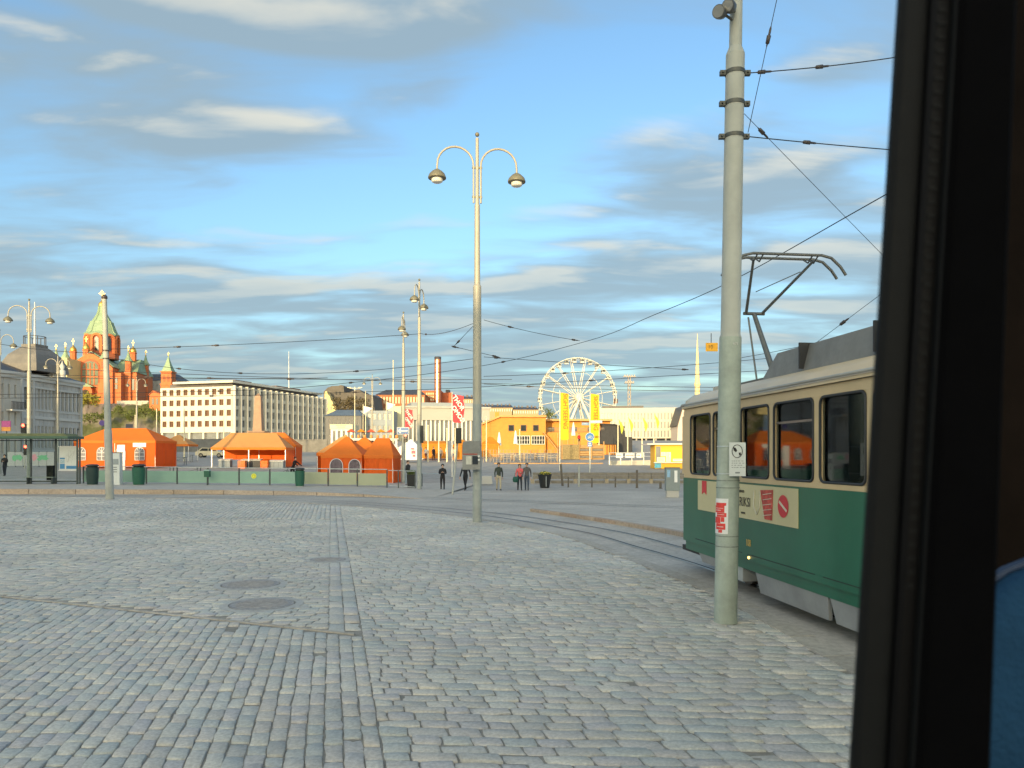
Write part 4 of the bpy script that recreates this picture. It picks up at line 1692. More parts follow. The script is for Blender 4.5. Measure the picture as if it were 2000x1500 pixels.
# ---- orange timber building with terraces
def orange_building():
    Y = 140
    s = Y/1500
    WOOD = mat('orange_timber', (0.62, 0.26, 0.045), 0.7, var=0.12, scale=1.2, dirt=0.12)
    WOOD2 = mat('orange_timber_roof', (0.60, 0.32, 0.12), 0.75, var=0.15, scale=1.0)
    t = thing('timber_building', 'orange timber sea pool building with square windows and terraces', 'building', (wx(1040, Y), Y, g(Y)))
    zb = g(Y)-0.2
    z = lambda py: wz(py, Y)
    m = M()
    pts = [(938, 905), (1066, 905), (1066, 815), (978, 815), (944, 829), (938, 829)]
    m.prism([(wx(a, Y), Y, max(z(b), zb)) for a, b in pts], (0, 14, 0))
    m.build('wall', WOOD, t, world=True)
    # horizontal boards stand proud of the front
    row = 0
    py = 880
    while py > 818:
        m = M()
        x0 = 938 if py > 832 else 944+(829-py)*2.6
        m.box(wx(max(x0, 938.2), Y), wx(1065.8, Y), Y-0.05, Y-0.005, z(py)+0.02, z(py-5.2)-0.02)
        m.build('board', WOOD, t, world=True)
        py -= 5.2
    m = M()
    m.prism([(wx(a, Y), Y-0.6, z(b)) for a, b in ((941, 830), (977, 814.8), (1067, 814.8), (1067, 811.5), (976, 811.5), (940, 827))], (0, 15, 0))
    m.build('roof', WOOD2, t, world=True)
    m = M()
    m.box(wx(966, Y), wx(974, Y), Y+3, Y+5, z(818), z(803))
    m.build('chimney', WOOD, t, world=True)
    wme = window_mesh(11*s, 12*s, fr=0.1, mull=0, gmat=GLASS_D, fmat=mat('dark_frame', (0.05, 0.05, 0.05), 0.5), dep=0.12)
    fr = frame_of((wx(938, Y), Y), (wx(1066, Y), Y))
    for p in (998.5, 1022.5, 1046.5):
        win_at(t, fr, wme, (p-938)*s, z(842), 0.09)
    wme2 = window_mesh(26*s, 17*s, fr=0.09, mull=4, bars=1, gmat=GLASS_D, fmat=WHITEP, dep=0.12)
    for p in (1022, 1051):
        win_at(t, fr, wme2, (p-938)*s, z(868), 0.09)
    # right wing: lower storey, roof terrace with recessed windows
    Y2 = Y+1.5
    m = M()
    m.box(wx(1066.1, Y), wx(1182, Y), Y2, Y2+11, zb, z(844))
    m.box(wx(1066.1, Y), wx(1200, Y), Y2+4.5, Y2+11, z(844)+0.003, z(820))
    m.build('wing_wall', WOOD, t, world=True)
    m = M()
    m.box(wx(1064, Y), wx(1203, Y), Y2+3.2, Y2+11.2, z(820)+0.003, z(816))
    m.build('wing_roof', WOOD2, t, world=True)
    fr2 = frame_of((wx(1066, Y), Y2+4.5), (wx(1200, Y), Y2+4.5))
    wme3 = window_mesh(12*s, 8*s, fr=0.09, mull=1, gmat=GLASS_D, fmat=mat('dark_frame', (0.05, 0.05, 0.05)), dep=0.12)
    for p in (1080, 1126, 1160):
        win_at(t, fr2, wme3, (p-1066)*s, z(840), 0.09)
    m = M()
    x = 1067
    while x < 1182:
        m.box(wx(x, Y), wx(x, Y)+0.06, Y2+0.05, Y2+0.11, z(844)+0.004, z(836))
        x += 2.2
    m.box(wx(1066.5, Y), wx(1182, Y), Y2+0.03, Y2+0.13, z(836)+0.002, z(835))
    m.build('railing', mat('grey_timber', (0.25, 0.20, 0.15), 0.85), t, world=True)
    # outside stair running down from the terrace
    m = M()
    for k in range(14):
        a = 1060+k*2.1
        zt = z(844+k*2.6)
        m.box(wx(a, Y), wx(a+2.1, Y)-0.01, Y-2.2, Y-0.1, zt-0.25, zt)
    m.build('stair', WOOD2, t, world=True)
    # open front with posts
    for p in (1090, 1110, 1130, 1150, 1170):
        m = M()
        m.box(wx(p-1, Y), wx(p+1, Y), Y2-0.3, Y2-0.05, zb, z(846))
        m.build('post', WOOD2, t, world=True)
    # dark sheds at the right end
    d = thing('dark_shed', 'black tarred harbour shed with sloping roof before white offices', 'shed', (wx(1200, Y), Y+4, g(Y)))
    BLK = mat('black_tar_boards', (0.035, 0.035, 0.04), 0.7, var=0.3, scale=2)
    m = M()
    m.prism([(wx(a, Y), Y+3, z(b)) for a, b in ((1178, 900), (1240, 900), (1240, 853), (1226, 852), (1224, 834), (1204, 829), (1180, 828))], (0, 9, 0))
    m.build('wall', BLK, d, world=True)
    m = M()
    m.prism([(wx(a, Y), Y+2.6, z(b)) for a, b in ((1177, 827.8), (1204, 828.8), (1225, 833.8), (1225, 832), (1204, 826.8), (1177, 825.8))], (0, 9.8, 0))
    m.build('roof', BLK, d, world=True)
    # the pointed dark canopy over an orange stall
    c = thing('sauna_hut', 'orange timber hut under a steep black canopy', 'hut', (wx(1190, Y-12), Y-12, g(Y-12)))
    Yc = Y-12
    m = M()
    m.prism([(wx(a, Yc), Yc, wz(b, Yc)) for a, b in ((1172, 866), (1190, 868), (1206, 868), (1200, 858), (1196, 842), (1174, 840))], (0, 5, 0))
    m.build('canopy', BLK, c, world=True)
    m = M()
    m.box(wx(1180, Yc), wx(1204, Yc), Yc+0.4, Yc+4.5, g(Yc), wz(868.5, Yc))
    m.build('wall', WOOD, c, world=True)
    for p in (1186, 1191, 1196, 1201):
        m = M()
        m.box(wx(p-0.7, Yc), wx(p+0.7, Yc), Yc+0.25, Yc+0.395, g(Yc), wz(869, Yc))
        m.build('batten', mat('dark_batten', (0.12, 0.06, 0.03), 0.8), c, world=True)


orange_building()


def white_offices():
    Y = 255
    A, B = (wx(1166, Y), Y+4), (wx(1324, Y), Y)
    z0, zg, z1 = wz(872, Y), wz(856, Y), wz(796, Y)
    t = thing('office_building', 'sunlit white office building with three rows of narrow windows', 'office building', (A[0], Y, z0))
    w = mat('sunlit_white_render', (0.54, 0.51, 0.42), 0.7, var=0.04, scale=0.3)
    fr, bay = grid_wall(t, A, B, zg, z1-1.4, 24, 3, 0.62, 0.75, 0.45, w, dict(mull=0, gmat=GLASS_G, fmat=CONC, fr=0.06), edge=0.7)
    back_box(t, A, B, 18, zg, z1, 0.45, w)
    m = M()
    wbox(m, fr, 0, fr[3], -0.45, 0, z1-1.398, z1)
    m.build('parapet', w, t, world=True)
    m = M()
    wbox(m, fr, 1, fr[3]-1, -17, -2.2, z0, zg-0.003)
    m.build('ground_floor', GLASS_D, t, world=True)
    for k in range(9):
        s = 0.7+k*(fr[3]-1.4)/8
        m = M()
        wbox(m, fr, s-0.25, s+0.25, -1.2, -0.7, z0, zg-0.003)
        m.build('column', CONC, t, world=True)
    m = M()
    wbox(m, fr, 2, 16, -12, -4, z1+0.003, z1+1.0)
    m.build('roof_plant', ROOF_D, t, world=True)
    # its neighbour at the far right with a dark gable
    n = thing('gabled_house', 'narrow pale house with dark edged roof behind the tram', 'house', (wx(1330, 240), 240, wz(880, 240)))
    Y = 240
    m = M()
    m.prism([(wx(a, Y), Y, wz(b, Y)) for a, b in ((1322, 880), (1350, 880), (1350, 798), (1334, 796), (1324, 832))], (0, 10, 0))
    m.build('wall', mat('pale_pink_render', (0.62, 0.52, 0.45), 0.8), n, world=True)
    m = M()
    m.prism([(wx(a, Y), Y-0.3, wz(b, Y)) for a, b in ((1322, 832.5), (1333, 795.5), (1352, 797.5), (1352, 795.5), (1332.5, 793.5), (1320.5, 832))], (0, 10.6, 0))
    m.build('roof', ROOF_D, n, world=True)
    for b in (810, 824, 842):
        m = M()
        m.box(wx(1335, Y), wx(1341, Y), Y-0.15, Y-0.01, wz(b+5, Y), wz(b-5, Y))
        m.build('window', GLASS_D, n, world=True)


white_offices()


# ---- ferris wheel
def ferris_wheel():
    Y = 320
    s = Y/1500
    c = W(1129, 777, Y)
    base = Vector((c.x, c.y, 6.9))
    t = thing('ferris_wheel', 'big white ferris wheel with cabins behind the orange building', 'ferris wheel', tuple(base), R(14))
    WH = mat('wheel_white_steel', (0.66, 0.63, 0.55), 0.4, var=0.03)
    hz = c.z-base.z
    Rr = 78*s

    def ring(r, y, th, name='rim'):
        m = M()
        m.tube([(r*math.cos(2*math.pi*k/64), y, hz+r*math.sin(2*math.pi*k/64)) for k in range(65)], th, 5, caps=False)
        m.build(name, WH, t)
    ring(Rr, -0.9, 0.20)
    ring(Rr, 0.9, 0.20)
    ring(Rr*0.95, 0, 0.10)
    ring(Rr*0.66, 0.7, 0.11)
    nsp = 16
    for k in range(nsp):
        a = 2*math.pi*(k+0.5)/nsp
        m = M()
        for y in (-0.9, 0.9):
            m.tube([(1.2*math.cos(a), y*1.6, hz+1.2*math.sin(a)), (Rr*math.cos(a), y, hz+Rr*math.sin(a))], 0.17, 5)
        m.build('spoke', WH, t)
    m = M()
    m.tube([(0, -2.4, hz), (0, 2.4, hz)], 1.7, 20)
    m.tube([(0, -2.9, hz), (0, -2.401, hz)], [0.8, 1.4], 20)
    m.build('hub', mat('hub_white', (0.70, 0.64, 0.50), 0.4), t)
    for y in (-2.7, 2.7):
        for x in (-8.5, 8.5):
            m = M()
            m.tube([(0, y, hz), (x, y*1.6, 0)], [0.5, 0.65], 8)
            m.build('leg', WH, t)
    m = M()
    m.box(-11, 11, -6, 6, -0.2, 1.0)
    m.build('base', WH, t)
    ncab = 30
    cm = M()
    # cabin hangs from the rim: body with glazing band, roof and floor
    cm.box(-0.72, 0.72, -0.8, 0.8, -2.3, -1.65, 0)
    cm.box(-0.66, 0.66, -0.74, 0.74, -1.648, -0.75, 1)
    cm.box(-0.75, 0.75, -0.83, 0.83, -0.748, -0.5, 0)
    cm.box(-0.08, 0.08, -0.85, 0.85, -0.498, 0.05, 0)
    for x in (-0.70, 0.70):
        cm.box(x-0.05, x+0.05, -0.8, -0.72, -1.648, -0.75, 0)
    me = cm.mesh('cabin', [WH, mat('cabin_glass', (0.07, 0.08, 0.09), 0.2)])
    red = cm.mesh('cabin', [mat('brown_cabin', (0.22, 0.10, 0.06), 0.5), mat('cabin_glass', (0.07, 0.08, 0.09), 0.2)])
    for k in range(ncab):
        a = 2*math.pi*k/ncab
        o = place('cabin', red if k == 0 else me, t, loc=(Rr*math.cos(a), 0, hz+Rr*math.sin(a)+0.3))
        if k == 0:
            o['label'] = 'brown cabin among the white ones'


ferris_wheel()


def mast(px, y0, y1, Y, label, kind):
    b = Vector((wx(px, Y), Y, g(Y)))
    t = thing('light_mast' if kind == 0 else 'stone_spire', label, 'mast' if kind == 0 else 'spire', tuple(b))
    h = wz(y0, Y)-b.z
    if kind == 0:
        st = mat('mast_steel', (0.36, 0.32, 0.29), 0.5, 0.3)
        m = M()
        for x in (-0.55, 0.55):
            for y in (-0.55, 0.55):
                m.tube([(x, y, 0), (x*0.7, y*0.7, h-1)], 0.14, 5)
        k = 0.0
        while k < h-3:
            for y in (-0.5, 0.5):
                m.bar((-0.5, y, k), (0.5, y, k+1.6), 0.1, 0.1)
                m.bar((0.5, y, k), (-0.5, y, k+1.6), 0.08, 0.08)
            k += 1.6
        m.build('lattice', st, t)
        for z, w in ((h-1.0, 2.2), (h-3.2, 1.7)):
            m = M()
            m.box(-w, w, -0.7, 0.7, z, z+0.25)
            for q in range(-2, 3):
                m.box(q*w/2.6-0.2, q*w/2.6+0.2, -0.9, -0.5, z+0.252, z+0.75)
            m.build('platform', st, t)
    else:
        m = M()
        s = Y/1500
        m.lathe([(6*s, 0), (5*s, h-100*s), (3.2*s, h-60*s), (0.3*s, h)], n=8, smooth=False)
        m.build('shaft', mat('spire_stone', (0.72, 0.58, 0.32), 0.7, var=0.1), t)
        m = M()
        m.lathe([(5.5*s, h-103*s), (6.5*s, h-100*s), (4.2*s, h-93*s)], n=8, smooth=False)
        m.build('gallery', mat('spire_stone', (0.72, 0.58, 0.32)), t)


mast(1229, 731, 0, 270, 'steel lattice light mast rising right of the ferris wheel', 0)
mast(1362, 651, 0, 300, 'slender pale yellow spire beyond the tram roof', 1)


# ---- the blocks behind the viewer that keep the square in shade
def shade_house(x0, x1, h, label, m_):
    Y = -110
    t = thing('town_block', label, 'building', ((x0+x1)/2, Y, 0))
    m = M()
    m.box(x0, x1-0.2, Y-14, Y-0.5, 0, h-3)
    m.build('core', m_, t, world=True)
    n = max(3, int((x1-x0)/4.5))
    r = max(3, int(h/4))
    grid_wall(t, (x1-0.2, Y), (x0, Y), 0, h-3, n, r, 1.6, 1.8, 0.49, m_, dict(mull=1))
    m = M()
    m.add([(x0-0.3, Y+0.3, h-2.99), (x1, Y+0.3, h-2.99), (x1, Y-14.3, h-2.99), (x0-0.3, Y-14.3, h-2.99), (x0-0.3, Y-7, h), (x1, Y-7, h)], [(3, 2, 1, 0), (0, 1, 5, 4), (1, 2, 5), (2, 3, 4, 5), (3, 0, 4)])
    m.build('roof', ROOF_D, t, world=True)


shade_house(-230, -160, 36, 'tall grey block far along the street behind the viewer', STONE_G)
shade_house(-160, -92, 35, 'ochre town block behind the viewer', mat('ochre_wall', (0.42, 0.30, 0.17)))
shade_house(-92, -45, 25.2, 'pale town block behind the viewer with low roof', CREAM)
shade_house(-45, 20, 25.4, 'grey town block straight behind the viewer', CONC)

# ------------------------------------------------------------------ trees and bushes
BARK = mat('bark', (0.09, 0.07, 0.05), 0.95, var=0.3, scale=8)


def leaf_mat(name, c):
    m = mat(name, c, 0.75, var=0.35, scale=2.5)
    return m


def tree(name, label, px, ybase, Y, hpx, wpx, col, trunk=0.35, n=420, cat='tree', z=None, group=None, sparse=1.0):
    s = Y/1500
    b = Vector((wx(px, Y), Y, wz(ybase, Y) if z is None else z))
    h, w = hpx*s, wpx*s
    t = thing(name, label, cat, tuple(b), group=group)
    r = random.Random(int(px*7+Y))
    m = M()
    th = h*trunk
    m.tube([(0, 0, -0.5), (r.uniform(-.1, .1)*w*0.2, 0, th*0.6), (r.uniform(-.1, .1)*w, 0, h*0.75)], [h*0.035, h*0.028, h*0.008], 6)
    clumps = []
    for k in range(9):
        a = 2*math.pi*k/9+r.uniform(-0.3, 0.3)
        rr = w*0.5*r.uniform(0.35, 0.85)
        zz = th+(h-th)*r.uniform(0.1, 0.85)
        e = (rr*math.cos(a), rr*math.sin(a), zz)
        m.tube([(0, 0, th*r.uniform(0.5, 1.2)), (e[0]*0.5, e[1]*0.5, zz*0.8), e], [h*0.014, h*0.009, h*0.004], 4)
        clumps.append((e, r.uniform(0.16, 0.30)*w))
    clumps.append(((0, 0, h*0.85), 0.22*w))
    m.build('trunk', BARK, t)
    m = M()
    ls = max(h, w)*0.045
    for (c, rad) in clumps:
        for k in range(int(n/len(clumps))):
            d = Vector((r.gauss(0, 1), r.gauss(0, 1), r.gauss(0, 0.8)))
            d = d.normalized()*rad*(r.random()**0.4)
            p = Vector(c)+d
            u = Vector((r.gauss(0, 1), r.gauss(0, 1), r.gauss(0, 1))).normalized()
            v = u.orthogonal().normalized()*ls*r.uniform(0.4, 1.0)
            u = u*ls*r.uniform(0.6, 1.3)
            m.add([p-u, p+v, p+u, p-v], [(0, 1, 2, 3)])
    m.build('crown', leaf_mat(col[0], col[1]), t)
    return t


WILLOW = ('willow_leaves', (0.30, 0.26, 0.035))
SPRING = ('spring_leaves', (0.13, 0.15, 0.03))
DUSKY = ('brown_twigs', (0.13, 0.10, 0.05))
tree('willow', 'bright yellow green willow below the cathedral porch', 172, 795, 322, 27, 40, WILLOW, 0.2, 700)
for i, (px, yb, Y, h, w, lab) in enumerate([(205, 820, 312, 22, 30, 'green bush on the slope right behind the grey pole'), (232, 808, 318, 16, 26, 'low green bush under the retaining wall'),
                                              (258, 822, 308, 22, 32, 'green bush at the middle of the slope below the cathedral'), (284, 812, 314, 24, 34, 'green bush near the red gabled house'),
                                              (306, 826, 306, 26, 30, 'green bush against the corner of the white office block'), (176, 828, 306, 22, 34, 'dark green bush at the end of the grey palace')]):
    tree('hill_bush', lab, px, yb, Y, h, w, SPRING, 0.1, 420, 'bush', group='bushes on the cathedral slope')
for i, (px, yb, Y, h, w, lab) in enumerate([(662, 815, 318, 40, 26, 'bare brown tree before the yellow gable'), (684, 815, 318, 44, 28, 'bare brown tree in front of the dark hill house'),
                                              (706, 815, 318, 38, 26, 'bare brown tree at the right end of the hill house')]):
    tree('bare_tree', lab, px, yb, Y, h, w, DUSKY, 0.3, 380, group='bare trees below the hill house')
tree('round_tree', 'small green tree between orange roof and ferris wheel', 1072, 830, 250, 34, 28, SPRING, 0.3, 420)

# ------------------------------------------------------------------ people
def person(label, px, Y, z, hgt, face, pose, cols, hair=(0.03, 0.02, 0.015), hood=False, cat='person'):
    """one continuous body grown over a posed skeleton; cloth colours follow the limbs"""
    loc = (wx(px, Y), Y, z)
    t = thing('person', label, cat, loc, face)
    k = hgt/1.75
    st = pose.get('stride', 0.15)
    ar = pose.get('arms', 'down')
    lean = pose.get('lean', 0.0)
    V_, E_, R_ = [], [], []

    def v(x, y, z_, r):
        V_.append((x*k, y*k, z_*k))
        R_.append(r*k)
        return len(V_)-1

    def e(*ids):
        for a, b in zip(ids, ids[1:]):
            E_.append((a, b))
    ly = -lean
    pel = v(0, 0, 0.95, 0.135)
    waist = v(0, ly*0.4, 1.10, 0.125)
    chest = v(0, ly*0.8, 1.32, 0.15)
    neck = v(0, ly, 1.48, 0.06)
    chin = v(0, ly-0.015, 1.56, 0.075)
    head = v(0, ly-0.01, 1.66, 0.088)
    crown = v(0, ly, 1.735, 0.05)
    nose = v(0, ly-0.105, 1.63, 0.016)
    e(pel, waist, chest, neck, chin, head, crown)
    e(head, nose)
    seg = {}
    for sx in (-1, 1):
        f = st*sx
        hip = v(sx*0.09, 0, 0.88, 0.10)
        knee = v(sx*0.10, -f*0.55-0.03, 0.48, 0.066)
        ank = v(sx*0.10, -f+0.02, 0.09, 0.046)
        toe = v(sx*0.115, -f-0.14, 0.04, 0.04)
        e(pel, hip, knee, ank, toe)
        sh = v(sx*0.18, ly*0.9, 1.40, 0.072)
        if ar == 'phone' or (ar == 'one' and sx > 0):
            el = v(sx*0.23, ly-0.02, 1.14, 0.052)
            wr = v(sx*0.07, ly-0.26, 1.20, 0.038)
            ha = v(sx*0.02, ly-0.32, 1.23, 0.036)
        elif ar == 'bars':
            el = v(sx*0.26, ly-0.20, 1.20, 0.052)
            wr = v(sx*0.25, ly-0.42, 1.08, 0.038)
            ha = v(sx*0.24, ly-0.50, 1.05, 0.036)
        else:
            el = v(sx*0.25, ly+0.04+f*0.35, 1.12, 0.050)
            wr = v(sx*0.25, ly-0.05+f*0.7, 0.88, 0.037)
            ha = v(sx*0.24, ly-0.08+f*0.8, 0.79, 0.034)
        e(chest, sh, el, wr, ha)
        seg[sx] = (hip, knee, ank, toe, sh, el, wr, ha)
    me = bpy.data.meshes.new('body')
    me.from_pydata(V_, E_, [])
    o = bpy.data.objects.new('body', me)
    COL.objects.link(o)
    md = o.modifiers.new('skin', 'SKIN')
    for i, sv in enumerate(me.skin_vertices[0].data):
        sv.radius = (R_[i], R_[i]*(0.78 if i in (pel, waist, chest) else 1.0))
        sv.use_root = (i == pel)
    md2 = o.modifiers.new('sub', 'SUBSURF')
    md2.levels = md2.render_levels = 1
    dg = bpy.context.evaluated_depsgraph_get()
    em = bpy.data.meshes.new_from_object(o.evaluated_get(dg))
    bpy.data.objects.remove(o)
    skin = mat('skin', (0.52, 0.32, 0.23), 0.6)
    mats = [mat('cloth_top_%s' % label[:28], cols[0], 0.9, var=0.2, scale=9), mat('cloth_leg_%s' % label[:28], cols[1], 0.9, var=0.2, scale=9), skin, mat('shoe', (0.025, 0.022, 0.02), 0.6)]
    for mm in mats:
        em.materials.append(mm)
    P = [Vector(p) for p in V_]
    kind = {}
    for sx in (-1, 1):
        hip, knee, ank, toe, sh, el, wr, ha = seg[sx]
        for a, b, q in ((hip, knee, 1), (knee, ank, 1), (ank, toe, 3), (sh, el, 0), (el, wr, 0), (wr, ha, 2), (chest, sh, 0), (pel, hip, 1)):
            kind[(a, b)] = q
    kind.update({(pel, waist): 0, (waist, chest): 0, (chest, neck): 0, (neck, chin): 2, (chin, head): 2, (head, crown): 2, (head, nose): 2})

    def dist(p, a, b):
        d = b-a
        u = max(0, min(1, (p-a).dot(d)/d.length_squared))
        return (p-a-d*u).length
    for f in em.polygons:
        c = f.center
        best = min(kind.items(), key=lambda it: dist(c, P[it[0][0]], P[it[0][1]])-0.5*(R_[it[0][0]]+R_[it[0][1]])*0.5)
        f.material_index = best[1]
        f.use_smooth = True
    em.name = 'body'
    ob = place('body', em, t)
    # fingers: five short tapered digits on each hand
    for sx in (-1, 1):
        w_, h_ = P[seg[sx][6]], P[seg[sx][7]]
        d = (h_-w_).normalized()
        sd_ = d.cross(Vector((0, 1, 0))).normalized() if abs(d.y) < 0.9 else Vector((1, 0, 0))
        for j, (off, ln) in enumerate(((-0.028, 0.06), (-0.010, 0.075), (0.009, 0.07), (0.027, 0.055))):
            a = h_+sd_*off*k+d*0.02*k
            b_ = a+d*ln*0.6*k
            c_ = b_+d*ln*0.4*k+Vector((0, -0.02*k, -0.01*k))
            M().tube([a, b_, c_], [0.010*k, 0.009*k, 0.007*k], 5).build('finger', skin, ob)
        a = h_+Vector((0, -0.025*k, 0))
        M().tube([a, a+d*0.03*k+Vector((0, -0.03*k, 0)), a+d*0.06*k+Vector((0, -0.035*k, 0))], [0.011*k, 0.010*k, 0.008*k], 5).build('thumb', skin, ob)
    # hair (or hood) as a shell over the back and top of the head, eyes, mouth
    hm = M()
    hc = P[head]
    hc2 = Vector((hc.x, hc.y+0.018*k, hc.z+0.02*k))
    rr = 0.104*k
    prof_n, seg_n = 7, 14
    vs, fs = [], []
    for i in range(prof_n+1):
        ph = math.pi*0.62*i/prof_n
        for j in range(seg_n):
            th = 2*math.pi*j/seg_n
            fr_ = math.sin(th) < -0.35            # towards the face (-y)
            ph2 = min(ph, math.pi*0.36) if fr_ else ph
            vs.append((hc2.x+rr*math.sin(ph2)*math.cos(th), hc2.y+rr*1.08*math.sin(ph2)*math.sin(th), hc2.z+rr*1.05*math.cos(ph2)))
    for i in range(prof_n):
        for j in range(seg_n):
            fs.append((i*seg_n+j, i*seg_n+(j+1) % seg_n, (i+1)*seg_n+(j+1) % seg_n, (i+1)*seg_n+j))
    hm.add(vs, fs, 0, True)
    if pose.get('long'):
        hm.tube([(hc.x, hc.y+0.06*k, hc.z+0.02*k), (hc.x, hc.y+0.09*k, hc.z-0.12*k), (hc.x, hc.y+0.10*k, hc.z-0.28*k)], [0.085*k, 0.095*k, 0.05*k], 8)
    hm.build('hood' if hood else 'hair', mats[0] if hood else mat('hair_%d' % int(hair[0]*1000), hair, 0.7), t)
    m = M()
    for sx in (-1, 1):
        m.ball((hc.x+sx*0.032*k, hc.y-0.084*k, hc.z+0.002*k), 0.010*k, 6)
    m.box(hc.x-0.022*k, hc.x+0.022*k, hc.y-0.094*k, hc.y-0.080*k, hc.z-0.065*k, hc.z-0.058*k)
    m.build('face_features', mat('eye_dark', (0.05, 0.02, 0.02), 0.4), t)
    return t


BLACKC, NAVY = (0.018, 0.018, 0.022), (0.02, 0.024, 0.035)
person('person in black hoodie looking down at hands while walking', 864.5, 48.5, -0.005, 1.66, R(5), dict(stride=0.14, arms='phone'), (BLACKC, (0.022, 0.02, 0.022)), hood=True)
person('person in black jacket striding behind the grey box on the lamp', 909, 48.5, -0.005, 1.78, R(-20), dict(stride=0.30), (BLACKC, BLACKC))
person('person in dark green jacket and beige trousers walking', 974, 48.5, -0.005, 1.74, R(8), dict(stride=0.16), ((0.045, 0.055, 0.045), (0.42, 0.36, 0.26)))
person('person in pink jacket and dark trousers with a green bag', 1015, 48.5, -0.005, 1.66, R(4), dict(stride=0.2, arms='one', long=True), ((0.62, 0.12, 0.12), (0.03, 0.035, 0.045)), hair=(0.10, 0.05, 0.03))
person('person in grey hoodie and blue jeans beside pink jacket', 1029, 48.5, -0.005, 1.74, R(-6), dict(stride=0.22), ((0.10, 0.09, 0.09), (0.05, 0.065, 0.09)), hair=(0.12, 0.08, 0.04), hood=True)
person('person in dark jacket and pale jeans behind the leaning lamp post', 797, 54.5, 0.08, 1.75, R(60), dict(stride=0.12), ((0.03, 0.032, 0.035), (0.30, 0.36, 0.42)))
person('person in long dark clothes seen through the shelter glass', 9, 64, 0.5, 1.78, R(10), dict(stride=0.15, arms='phone'), (BLACKC, NAVY))
person('person in red jacket standing on the timber terrace', 1131, 108, wz(869, 108), 1.6, R(30), dict(stride=0.05), ((0.62, 0.03, 0.03), NAVY))
person('small far figure in white top by the orange stall', 832, 98, g(98), 1.7, R(0), dict(stride=0.1), ((0.55, 0.52, 0.5), (0.16, 0.05, 0.05)))
person('small far figure in dark coat by the orange stall', 847, 98, g(98), 1.75, R(40), dict(stride=0.1), (NAVY, NAVY))
person('small far figure in grey between the low lit masts', 861, 97, g(97), 1.7, R(-30), dict(stride=0.15), ((0.22, 0.2, 0.18), (0.05, 0.05, 0.06)))
person('small far figure in pale clothes left of traffic light', 885, 97, g(97), 1.72, R(10), dict(stride=0.15), ((0.5, 0.42, 0.35), (0.1, 0.12, 0.18)))
person('rider in black with helmet leaning over handlebars', 571, 60, wz(926, 60)-0.42, 1.74, R(70), dict(stride=0.2, arms='bars', lean=0.28), (BLACKC, BLACKC), hair=(0.015, 0.015, 0.016))


def bag():
    c = W(1007, 936, 48.3)
    t = thing('shoulder_bag', 'dark green bag hanging from the arm of pink jacket', 'bag', tuple(c))
    GB = mat('green_bag_cloth', (0.02, 0.09, 0.07), 0.85, var=0.2)
    m = M()
    m.lathe([(0.06, -0.20), (0.16, -0.18), (0.19, 0.0), (0.14, 0.15), (0.05, 0.17)], n=10)
    m.build('body', GB, t)
    m = M()
    m.tube([(-0.10, 0, 0.14), (-0.04, 0, 0.36), (0.14, 0, 0.46), (0.12, 0.02, 0.14)], 0.012, 5)
    m.build('strap', GB, t)


bag()


def bicycle():
    Y = 60
    b = Vector((wx(569, Y), Y+0.05, g(Y)))
    t = thing('bicycle', 'black bicycle under the rider behind the glass barrier', 'bicycle', tuple(b), R(160))
    K = mat('black_enamel', (0.015, 0.015, 0.016), 0.35)
    for x in (-0.53, 0.53):
        m = M()
        m.tube([(x+0.34*math.cos(2*math.pi*i/20), 0, 0.36+0.34*math.sin(2*math.pi*i/20)) for i in range(21)], 0.018, 5, caps=False)
        w = m.build('wheel', K, t)
        m = M()
        for i in range(8):
            a = 2*math.pi*i/8
            m.tube([(x, 0, 0.36), (x+0.33*math.cos(a), 0, 0.36+0.33*math.sin(a))], 0.003, 3)
        m.build('spokes', STEEL, w)
    m = M()
    for p, q in (((-0.53, 0.36), (-0.18, 0.85)), ((-0.53, 0.36), (-0.05, 0.32)), ((-0.05, 0.32), (-0.2, 0.92)), ((-0.05, 0.32), (0.38, 0.78)), ((-0.18, 0.82), (0.36, 0.84)), ((0.53, 0.36), (0.34, 0.98))):
        m.tube([(p[0], 0, p[1]), (q[0], 0, q[1])], 0.018, 6)
    m.build('frame', K, t)
    m = M()
    m.box(-0.32, -0.08, -0.07, 0.07, 0.92, 0.98)
    m.build('saddle', K, t)
    m = M()
    m.tube([(0.30, -0.28, 1.02), (0.36, 0, 1.0), (0.30, 0.28, 1.02)], 0.014, 6)
    m.build('handlebar', K, t)


bicycle()

# ------------------------------------------------------------------ market tents
def canvas(name, col, **kw):
    """tent cloth: some of the daylight comes through it"""
    m = mat(name, col, 0.75, **kw)
    nt = m.node_tree
    b = nt.nodes['Principled BSDF']
    out = nt.nodes['Material Output']
    tl = nt.nodes.new('ShaderNodeBsdfTranslucent')
    nt.links.new(b.inputs['Base Color'].links[0].from_socket, tl.inputs[0])
    mx = nt.nodes.new('ShaderNodeMixShader')
    mx.inputs[0].default_value = 0.32
    nt.links.new(b.outputs[0], mx.inputs[1])
    nt.links.new(tl.outputs[0], mx.inputs[2])
    nt.links.new(mx.outputs[0], out.inputs[0])
    return m


ORANGE = canvas('orange_canvas', (0.88, 0.15, 0.016), var=0.06, scale=1.2, bump=0.25, bscale=3)
ORANGE2 = canvas('light_orange_canvas', (0.88, 0.23, 0.032), var=0.06, scale=1.2, bump=0.25, bscale=3)
PEACH = canvas('sunlit_peach_canvas', (0.76, 0.37, 0.13), var=0.07, scale=1.0, bump=0.25, bscale=3)  # sunlit tone of the open stall roof put into colour; pale tents share it
ALU = mat('tent_aluminium', (0.62, 0.62, 0.62), 0.35, 0.6)
MESHW = mat('tent_window_film', (0.20, 0.19, 0.21), 0.5, var=0.6, scale=3, spec=0.2)


